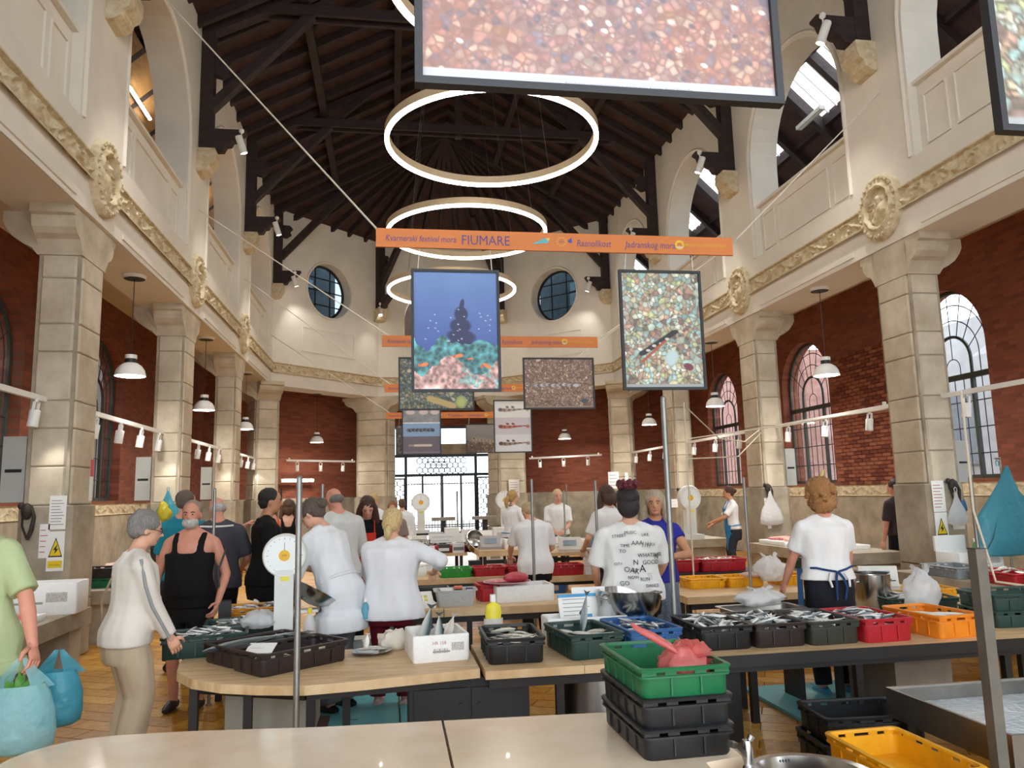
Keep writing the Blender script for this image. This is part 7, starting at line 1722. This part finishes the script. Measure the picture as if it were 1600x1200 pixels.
# 19 woman with dyed crest, printed shirt
P19 = person('woman with dark red crest of hair in white shirt printed with words', 1.95, 6.22, -4, 1.66, 1.34, .04, head=(-.15, .1), hands=((-.24, .26, .90), (.28, .3, .92)), skin='fair', shirt=cloth('printed', 'e4e3e0'), sleeve=.46, hem=.80, loose=1.18, pants=cloth('black2', '131415'), hair=('mohawk', '241c1c'), vox=.012, hk=1.2)
INK = mat('shirt_ink', '24262a', .8, var=0)
def back_pt(P, xx, z, d=.010):
    zs = [r[0] for r in TORSO]; f = lambda k: float(np.interp(max(.78, min(z, 1.40)), zs, [r[k] for r in TORSO]))
    L_ = P['loose'] if z < 1.37 else lerp(P['loose'], 1., (z-1.37)/.05); rx = f(1)*P['bw']*L_+.012; ry = f(2)*(.5+.5*P['bw'])*L_+.012
    return P['U']((xx, -(ry*math.sqrt(max(.02, 1-min(.98, (xx/rx)**2))))+f(3)-d, z))
rg = random.Random(2)
def back_text(P, s_, x0, z, size, m, ang=0.):
    me = text_mesh(s_, size); me.materials.clear(); me.materials.append(m)
    for v in me.vertices:
        ux, uz = v.co.x*math.cos(ang)-v.co.y*math.sin(ang), v.co.x*math.sin(ang)+v.co.y*math.cos(ang)
        v.co = back_pt(P, x0+ux, z+uz)
    obj('printed_word', me, P['t'])
for (w, x0, z, sz, a) in (('WHATEVER', .02, 1.17, .045, 0), ('GOOD', .06, 1.11, .05, .0), ('A', .03, 1.05, .085, 0), ('TO', -.13, 1.21, .04, 0), ('TIME', -.12, 1.255, .035, 0), ('OAK', -.10, 1.06, .06, -.2), ('AAA', -.03, 1.27, .05, 0), ('N', -.02, 1.11, .06, 0), ('N', .17, 1.15, .06, 0), ('U', -.02, 1.05, .05, 0), ('STREET', -.18, 1.33, .035, .1), ('MUSIC', -.08, 1.36, .035, 0), ('LIKE', .06, 1.34, .035, 0), ('NOW', -.07, 1.0, .035, 0), ('CITY', -.17, 1.11, .03, 0), ('ROCK', .10, 1.26, .03, 0), ('RUN', .03, .98, .04, 0), ('DANCE', .07, .93, .035, 0), ('GO', -.14, .95, .05, 0)): back_text(P19, w, x0, z, sz, INK, a)
for i in range(4): back_text(P19, '/', .06+.022*i, 1.25, .06, INK)
for i in range(4): back_text(P19, '----', .10, 1.03-.014*i, .03, INK)
# 20 woman facing the camera
P20 = person('grey blonde woman in blue sleeveless top looking back at the camera', 2.40, 6.86, 172, 1.66, 1.02, 0, head=(-.22, .05), hands=((-.06, .30, 1.10), (.10, .24, 1.16)), skin='tan', shirt=cloth('royal', '2c2f8a'), hem=.84, loose=1.1, sleeve=.2, pants=mat('striped_shorts', '7d8796', .85, hx2='39424f', scale=120), plen=.5, hair=('bob', 'b7a68c'), face=True, vox=.012, hint=((-.9, -.2, -.5), (.9, -.2, -.5)))
b = MB(); b.grid(6, 10, lambda u, v: Vector((.12+.05*(u-.5)+.04*v, .26+.02*math.sin(9*u)+.02*math.sin(7*v), 1.28-.34*v))); b.grid(6, 10, lambda u, v: Vector((.12-.05*(u-.5)+.04*v, .268+.02*math.sin(9*u)+.02*math.sin(7*v), 1.28-.34*v)))
o = b.build('scarf', cloth('aqua_scarf', '7fb0b4'), P20['t'], 80)
P21 = person('woman in white T-shirt with blue apron and blue gloves in the right arcade', 6.45, 14.05, 78, 1.70, .98, .05, head=(0, .1), hands=((-.12, .42, 1.05), (.14, .36, 1.0)), skin='tan', shirt=WHITE_T, pants=cloth('navy', '2a2f3a'), hair=('bun', '4a2c20'), face=True, vox=.018, apron=BLUEA)
P22 = person('curly haired woman in white T-shirt and dark trousers seen from behind', 3.56, 6.02, -2, 1.68, 1.14, .03, head=(-.1, .12), hands=((-.27, .24, .84), (.29, .24, .86)), skin='ruddy', shirt=WHITE_T, sleeve=.36, hem=.92, loose=1.2, pants=cloth('navyblack', '1b1d24'), hair=('curly', 'b07c48'), vox=.012, hk=1.1, shoes='3f8fb0')
NAVY = cloth('navy_tie', '26406e')
for sg in (-1, 1):
    b = MB(); b.tube([back_pt(P22, sg*.185, 1.03, .012), back_pt(P22, sg*.15, 1.03, .014), back_pt(P22, sg*.09, 1.015, .016), back_pt(P22, sg*.01, 1.0, .018)], .009, 6); b.build('apron_tie', NAVY, P22['t'], 80)
    b = MB(); b.tube([back_pt(P22, sg*.005, 1.0, .02), back_pt(P22, sg*.03, .95, .03), back_pt(P22, sg*.045, .88, .03), back_pt(P22, sg*.035, .78, .02)], [.010, .011, .010, .008], 6); b.build('tie_end', NAVY, P22['t'], 80)
    b = MB(); b.tube([back_pt(P22, sg*.06, .99, .018), back_pt(P22, sg*.085, .94, .025), back_pt(P22, sg*.075, .88, .025)], [.010, .011, .009], 6); b.build('coat_tape', WHITE_T, P22['t'], 80)
    b = MB(); b.grid(4, 8, lambda u, v: P22['U']((sg*(.215+.02*v), .10-.10*u, 1.02-.42*v))); b.build('apron_side', cloth('blue_side', '3f74b0') if sg < 0 else WHITE_C, P22['t'], 80)
b = MB(); b.extrude([P22['Hd'](p) for p in ((-.02, -.05, 1.70), (.03, -.05, 1.71), (.045, -.05, 1.80), (.035, -.05, 1.80))], (0, -.008, 0)); b.build('hair_clip', mat('clip_yellow', 'b8b04a', .4), P22['t'])
person('man in dark brown T-shirt half hidden by the right column', 7.50, 10.6, 10, 1.74, 1.1, .02, head=(.2, .2), skin='ruddy', shirt=cloth('darkbrown', '3a3034'), sleeve=.44, pants=cloth('black2', '131415'), hair=('short', '3a2c24'), vox=.018)
person('woman in orange tank top beyond the black shirt man', -1.80, 12.3, 60, 1.70, 1.0, .05, shirt=cloth('orange', 'e2603c'), tank=True, pants=cloth('black2', '131415'), hair=('bob', '8a6a48'), vox=.02)
person('woman in black top beside the woman in orange', -1.62, 12.9, 5, 1.66, 1.0, .05, shirt=cloth('black', '0f1011'), tank=True, pants=cloth('black2', '131415'), hair=('bob', '5a3f2e'), vox=.02)
flush()
# grey stripe on the white sleeve, spectacles, bag strap
(S, E, Wr, sg) = P2['arms'][1]
b = MB(); o_ = Vector((.062, -.02, 0)); b.tube([S+Vector((.05, -.01, .045)), S.lerp(E, .5)+o_*1.05, E+o_*.98, E.lerp(Wr, .5)+o_*.82, Wr+o_*.72], .011, 6); b.build('sleeve_stripe', cloth('stripe', '9a9d9c'), P2['t'], 80)
b = MB(); U2 = P2['U']; b.tube([U2((.10, -.02, 1.43)), U2((.02, -.135, 1.30)), U2((-.12, -.165, 1.10)), U2((-.19, -.13, .95)), U2((-.215, -.02, .82))], .008, 6); b.build('bag_strap', cloth('strap', 'a08a74'), P2['t'], 80)
def specs(P):
    b = MB(); Hh = P['Hd']
    for sg in (-1, 1):
        b.tube([Hh((sg*.029+.018*math.cos(a), .108, 1.602+.015*math.sin(a))) for a in [2*PI*i/12 for i in range(13)]], .0022, 5); b.tube([Hh((sg*.047, .106, 1.604)), Hh((sg*.076, .06, 1.606)), Hh((sg*.078, .0, 1.600))], .0022, 5)
    b.tube([Hh((-.012, .112, 1.604)), Hh((.012, .112, 1.604))], .0022, 5); b.build('spectacles', mat('specs', '4a382c', .4), P['t'], 80)
specs(P2); specs(P7)
# bags held by the man in green
gp = G['t'].matrix_basis @ (G['arms'][1][2].to_4d() if False else Vector((*G['arms'][0][2], 1)))
def carrier(lab, x, y, ztop, w, h, m, dy=0., leaf=False, yaw=.2):
    t = thing('carrier_bag', lab, 'plastic bag', (x, y, ztop-h), yaw); b = MB()
    prof = [(0, 0), (.3*w, .0), (.46*w, .05*h), (.5*w, .2*h), (.47*w, .42*h), (.40*w, .62*h), (.33*w, .72*h)]
    b.lathe(prof, n=28); b.f = b.f[:-1]; b.mi = b.mi[:-1]
    for i, v in enumerate(b.v): k = 1+.16*mnoise.noise(Vector(v)*8+Vector((x*5, 0, 0))); b.v[i] = (v[0]*k, v[1]*k*.62, v[2])
    b.build('film', m, t, 80)
    for sg in (-1, 1):
        b = MB(); b.grid(4, 8, lambda u, v: Vector((sg*(.27*w*(1-v)**1.0+.012)+(u-.5)*.09*(1-.75*v), (u-.5)*.10*(1-v)+.01*math.sin(6*v), h*(.66+.34*v)))); b.build('handle', m, t, 80)
    if leaf:
        LF = mat('leaf_green', '5f9a3a', .5, hx2='3f7a2a', scale=20)
        rg = random.Random(4)
        for i in range(14):
            a = rg.uniform(0, 2*PI); r = rg.uniform(.0, .10); q = MB(); base = Vector((r*math.cos(a), r*.6*math.sin(a), h*.60)); tip = base+Vector((rg.uniform(-.06, .06), rg.uniform(-.04, .04), rg.uniform(.05, .12))); sd = Vector((.018, .008, 0)); q.add([base, (base+tip)/2+sd, tip, (base+tip)/2-sd], [(0, 1, 2, 3)]); q.build('leaf', LF, t)
    return t
carrier('pale aqua carrier bag with green leaves in the hand of the man in green', gp.x-.02, gp.y-.06, gp.z-.065, .34, .47, AQUAB, leaf=True); carrier('teal carrier bag behind the pale aqua bag', gp.x+.09, gp.y+.12, gp.z-.06, .26, .40, TEALB)
# ------------------------------------------------------------------ small clutter on the rear tables
def carton(name, lab, x, y, z, w, d, h, hx, yaw=0., open_=False):
    t = thing(name, lab, 'box', (x, y, z), yaw); m = mat('carton_'+hx, hx, .7, var=.06, scale=10)
    b = MB(); b.bb((-w/2, -d/2, 0), (w/2, d/2, h)); b.build('body', m, t)
    b = MB(); b.bb((-w/2-.004, -d/2-.004, h), (w/2+.004, d/2+.004, h+.014)); b.build('lid', m, t)
    b = MB(); b.bb((-w*.3, -d/2-.0008, h*.3), (w*.25, -d/2, h*.7)); b.build('label', mat('faint_print', 'cfcac4', .7), t); return t
def cup(name, lab, x, y, z, r, h, hx):
    t = thing(name, lab, 'cup', (x, y, z)); b = MB(); b.lathe([(0, 0), (r*.8, 0), (r, h), (r*.94, h), (r*.75, .01), (0, .01)], n=18); b.build('cup', mat('cup_'+hx, hx, .4), t, 50); b = MB(); b.lathe([(r*.98, h-.006), (r*1.06, h-.004), (r*1.06, h+.003), (r*.98, h+.003)], n=18, close=True); b.build('rim', mat('cup_'+hx, hx, .4), t, 40)
carton('carton', 'white carton at the left end of the notice table', -.15, 13.7, .7, .3, .3, .2, 'e6e4de'); carton('carton', 'low white carton beside the red pink fish crate', .15, 13.55, .7, .26, .2, .1, 'e9e7e2', .1)
carton('carton', 'black carton on the shellfish table', 1.15, 10.85, .6, .16, .14, .16, '26282b'); cup('cup', 'pink cup beside the black carton', 1.42, 10.9, .6, .045, .11, 'e0b4bc'); cup('cup', 'white cup on the shellfish table', 1.52, 10.85, .6, .04, .10, 'eeeeea'); carton('carton', 'small yellow carton behind the red prawn crate', 1.02, 10.86, .6, .14, .1, .06, 'e6c93a'); carton('carton', 'dark carton with white label near the yellow carton', 1.66, 10.92, .6, .14, .12, .14, '3a3c40')
wrap_bag('plastic_bag', 'white bag on the shellfish table', 1.85, 10.75, .6, (.14, .1, .08), WHITEB, 31); wrap_bag('plastic_bag', 'green bag beside the napkin stack', 2.9, 10.15, .6, (.14, .1, .1), film_mat('green_film', '3f8f5c', .15), 33); wrap_bag('plastic_bag', 'white bag beneath the cream digital scale', 3.5, 11.95, .78, (.16, .1, .09), WHITEB, 35)
carton('carton', 'white carton behind the two printed foam boxes', 2.45, 13.1, .78, .3, .2, .3, 'eceae6'); carton('carton', 'grey carton of fish at the right of the back table', 3.75, 12.75, .78, .3, .3, .12, 'b9b9b4')
for i, (x, y, a) in enumerate(((1.95, 12.85, .3), (2.15, 12.8, 1.), (2.3, 12.9, 2.), (2.62, 12.8, .6), (2.8, 12.9, 1.6), (2.9, 12.8, .2))): tag(onefish(MACK, 'mackerel', x, y, .95, (PI/2, .1, a), .26, ''), 'dark fish lying on the printed foam boxes', 'fish', 'dark fish on the printed foam boxes')
for i in range(5): lump('fillet', 'pale fillet on the foam tray of the back table', 'fish', 3.25+.1*i, 12.8+.05*(i % 2), .86, (.11, .05, .03), mat('pale_flesh', 'd8c6b4', .5, var=.1), 50+i, yaw=.5*i, group='pale fillets on the back tray')
carton('carton', 'blue box under the back table', 2.6, 12.9, 0, .5, .4, .3, '2c5a96'); carton('carton', 'white box on the floor under the third row table', -.02, 8.0, 0, .36, .3, .42, 'd9dcde', .1); carton('carton', 'tall white box on the floor beside the maroon trousers', -.22, 7.35, .03, .3, .2, .38, 'cfd2d4', .1)
carton('carton', 'dark box between the mackerel crate and steel bowl', 2.62, 5.95-.3, .6, .2, .12, .05, '3a3c40'); carton('carton', 'teal plastic box under the third row table', .35, 7.95, 0, .4, .4, .36, '4f9aa2')
# people's belongings
t = thing('handbag', 'small black handbag of the bearded man', 'bag', (-1.36, 6.86, .66), .2); b = MB(); b.bb((-.05, -.04, 0), (.05, .05, .2)); b.build('pouch', mat('black_bag', '17181a', .5, var=.1), t); b = MB(); b.tube([(-.04, 0, .2), (-.06, 0, .45), (.0, .02, .62)], .008, 6); b.build('strap', mat('black_bag', '17181a', .5), t)
t = thing('spray_bottle', 'aqua spray bottle hanging between the coat and maroon trousers', 'bottle', (-.2, 6.45, .72)); b = MB(); b.lathe([(0, 0), (.03, 0), (.032, .08), (.02, .11), (.01, .13), (0, .13)], n=14); b.build('bottle_body', film_mat('aqua_plastic', '6fb8cc', .15), t, 60); b = MB(); b.lathe([(.012, .13), (.012, .16), (0, .16)], n=10); b.build('cap', WHITEM, t, 50)
t = thing('leaf_lettuce', 'light green lettuce leaf behind the black bream crate', 'vegetable', (1.02, 5.62, .6)); b = MB(); b.grid(6, 6, lambda u, v: Vector(((u-.5)*.1, (v-.5)*.06+.02*math.sin(5*u), .01+.07*u*v+.012*math.sin(9*v)))); b.build('leaf', mat('lettuce', '9cc64a', .5), t, 80); b = MB(); b.tube([(-.05, 0, .01), (.05, .0, .05)], .006, 6); b.build('rib', mat('lettuce_rib', 'd0e0a0', .5), t, 60)

rg = random.Random(12); CN = ['white', 'cream', 'grey', 'tan']
for i in range(7):
    x = .25+.32*i; carton('carton', ['tall white carton at the left end of the long white table', 'low white carton with label on the long white table', 'grey carton on the long white table', 'white carton behind the grey carton on the long white table', 'square white carton in the middle of the long white table', 'flat tan carton on the long white table', 'white carton at the right end of the long white table'][i], x, 15.55+.1*(i % 2), .72, .28, .3, [.34, .16, .22, .3, .26, .12, .28][i], ['ecebe6', 'e6e2d8', 'c4c4c0', 'f0efea', 'e9e9e4', 'c8b08a', 'eeeeea'][i])
foam_box(.30, 10.82, .6, .05, .34, .28, .12, 'white foam tray behind the bright green crate', prints=False); foam_box(.42, 12.15, .0, 0, .5, .4, .62, 'tall white foam box between the shellfish and notice tables')
carton('carton', 'flat tan tray behind the red seafood crates', .75, 11.0, .6, .5, .14, .03, 'cbb28c'); small('cash_box', 'small dark cash box on the notice table', 'box', (.8, 13.45, .7), (1.0, 13.6, .84), '33363a'); small('label_printer', 'white label printer beside the dark cash box', 'printer', (1.05, 13.42, .7), (1.25, 13.6, .86), 'e2e2de', '6d7076')
for i in range(5): lump('squid', 'white squid heaped on the foam tray behind the green crate', 'seafood', .22+.05*i, 10.82, .70, (.06, .04, .03), mat('squid_white', 'e8e2da', .4, var=.06), 70+i, yaw=.7*i, group='squid on the foam tray')
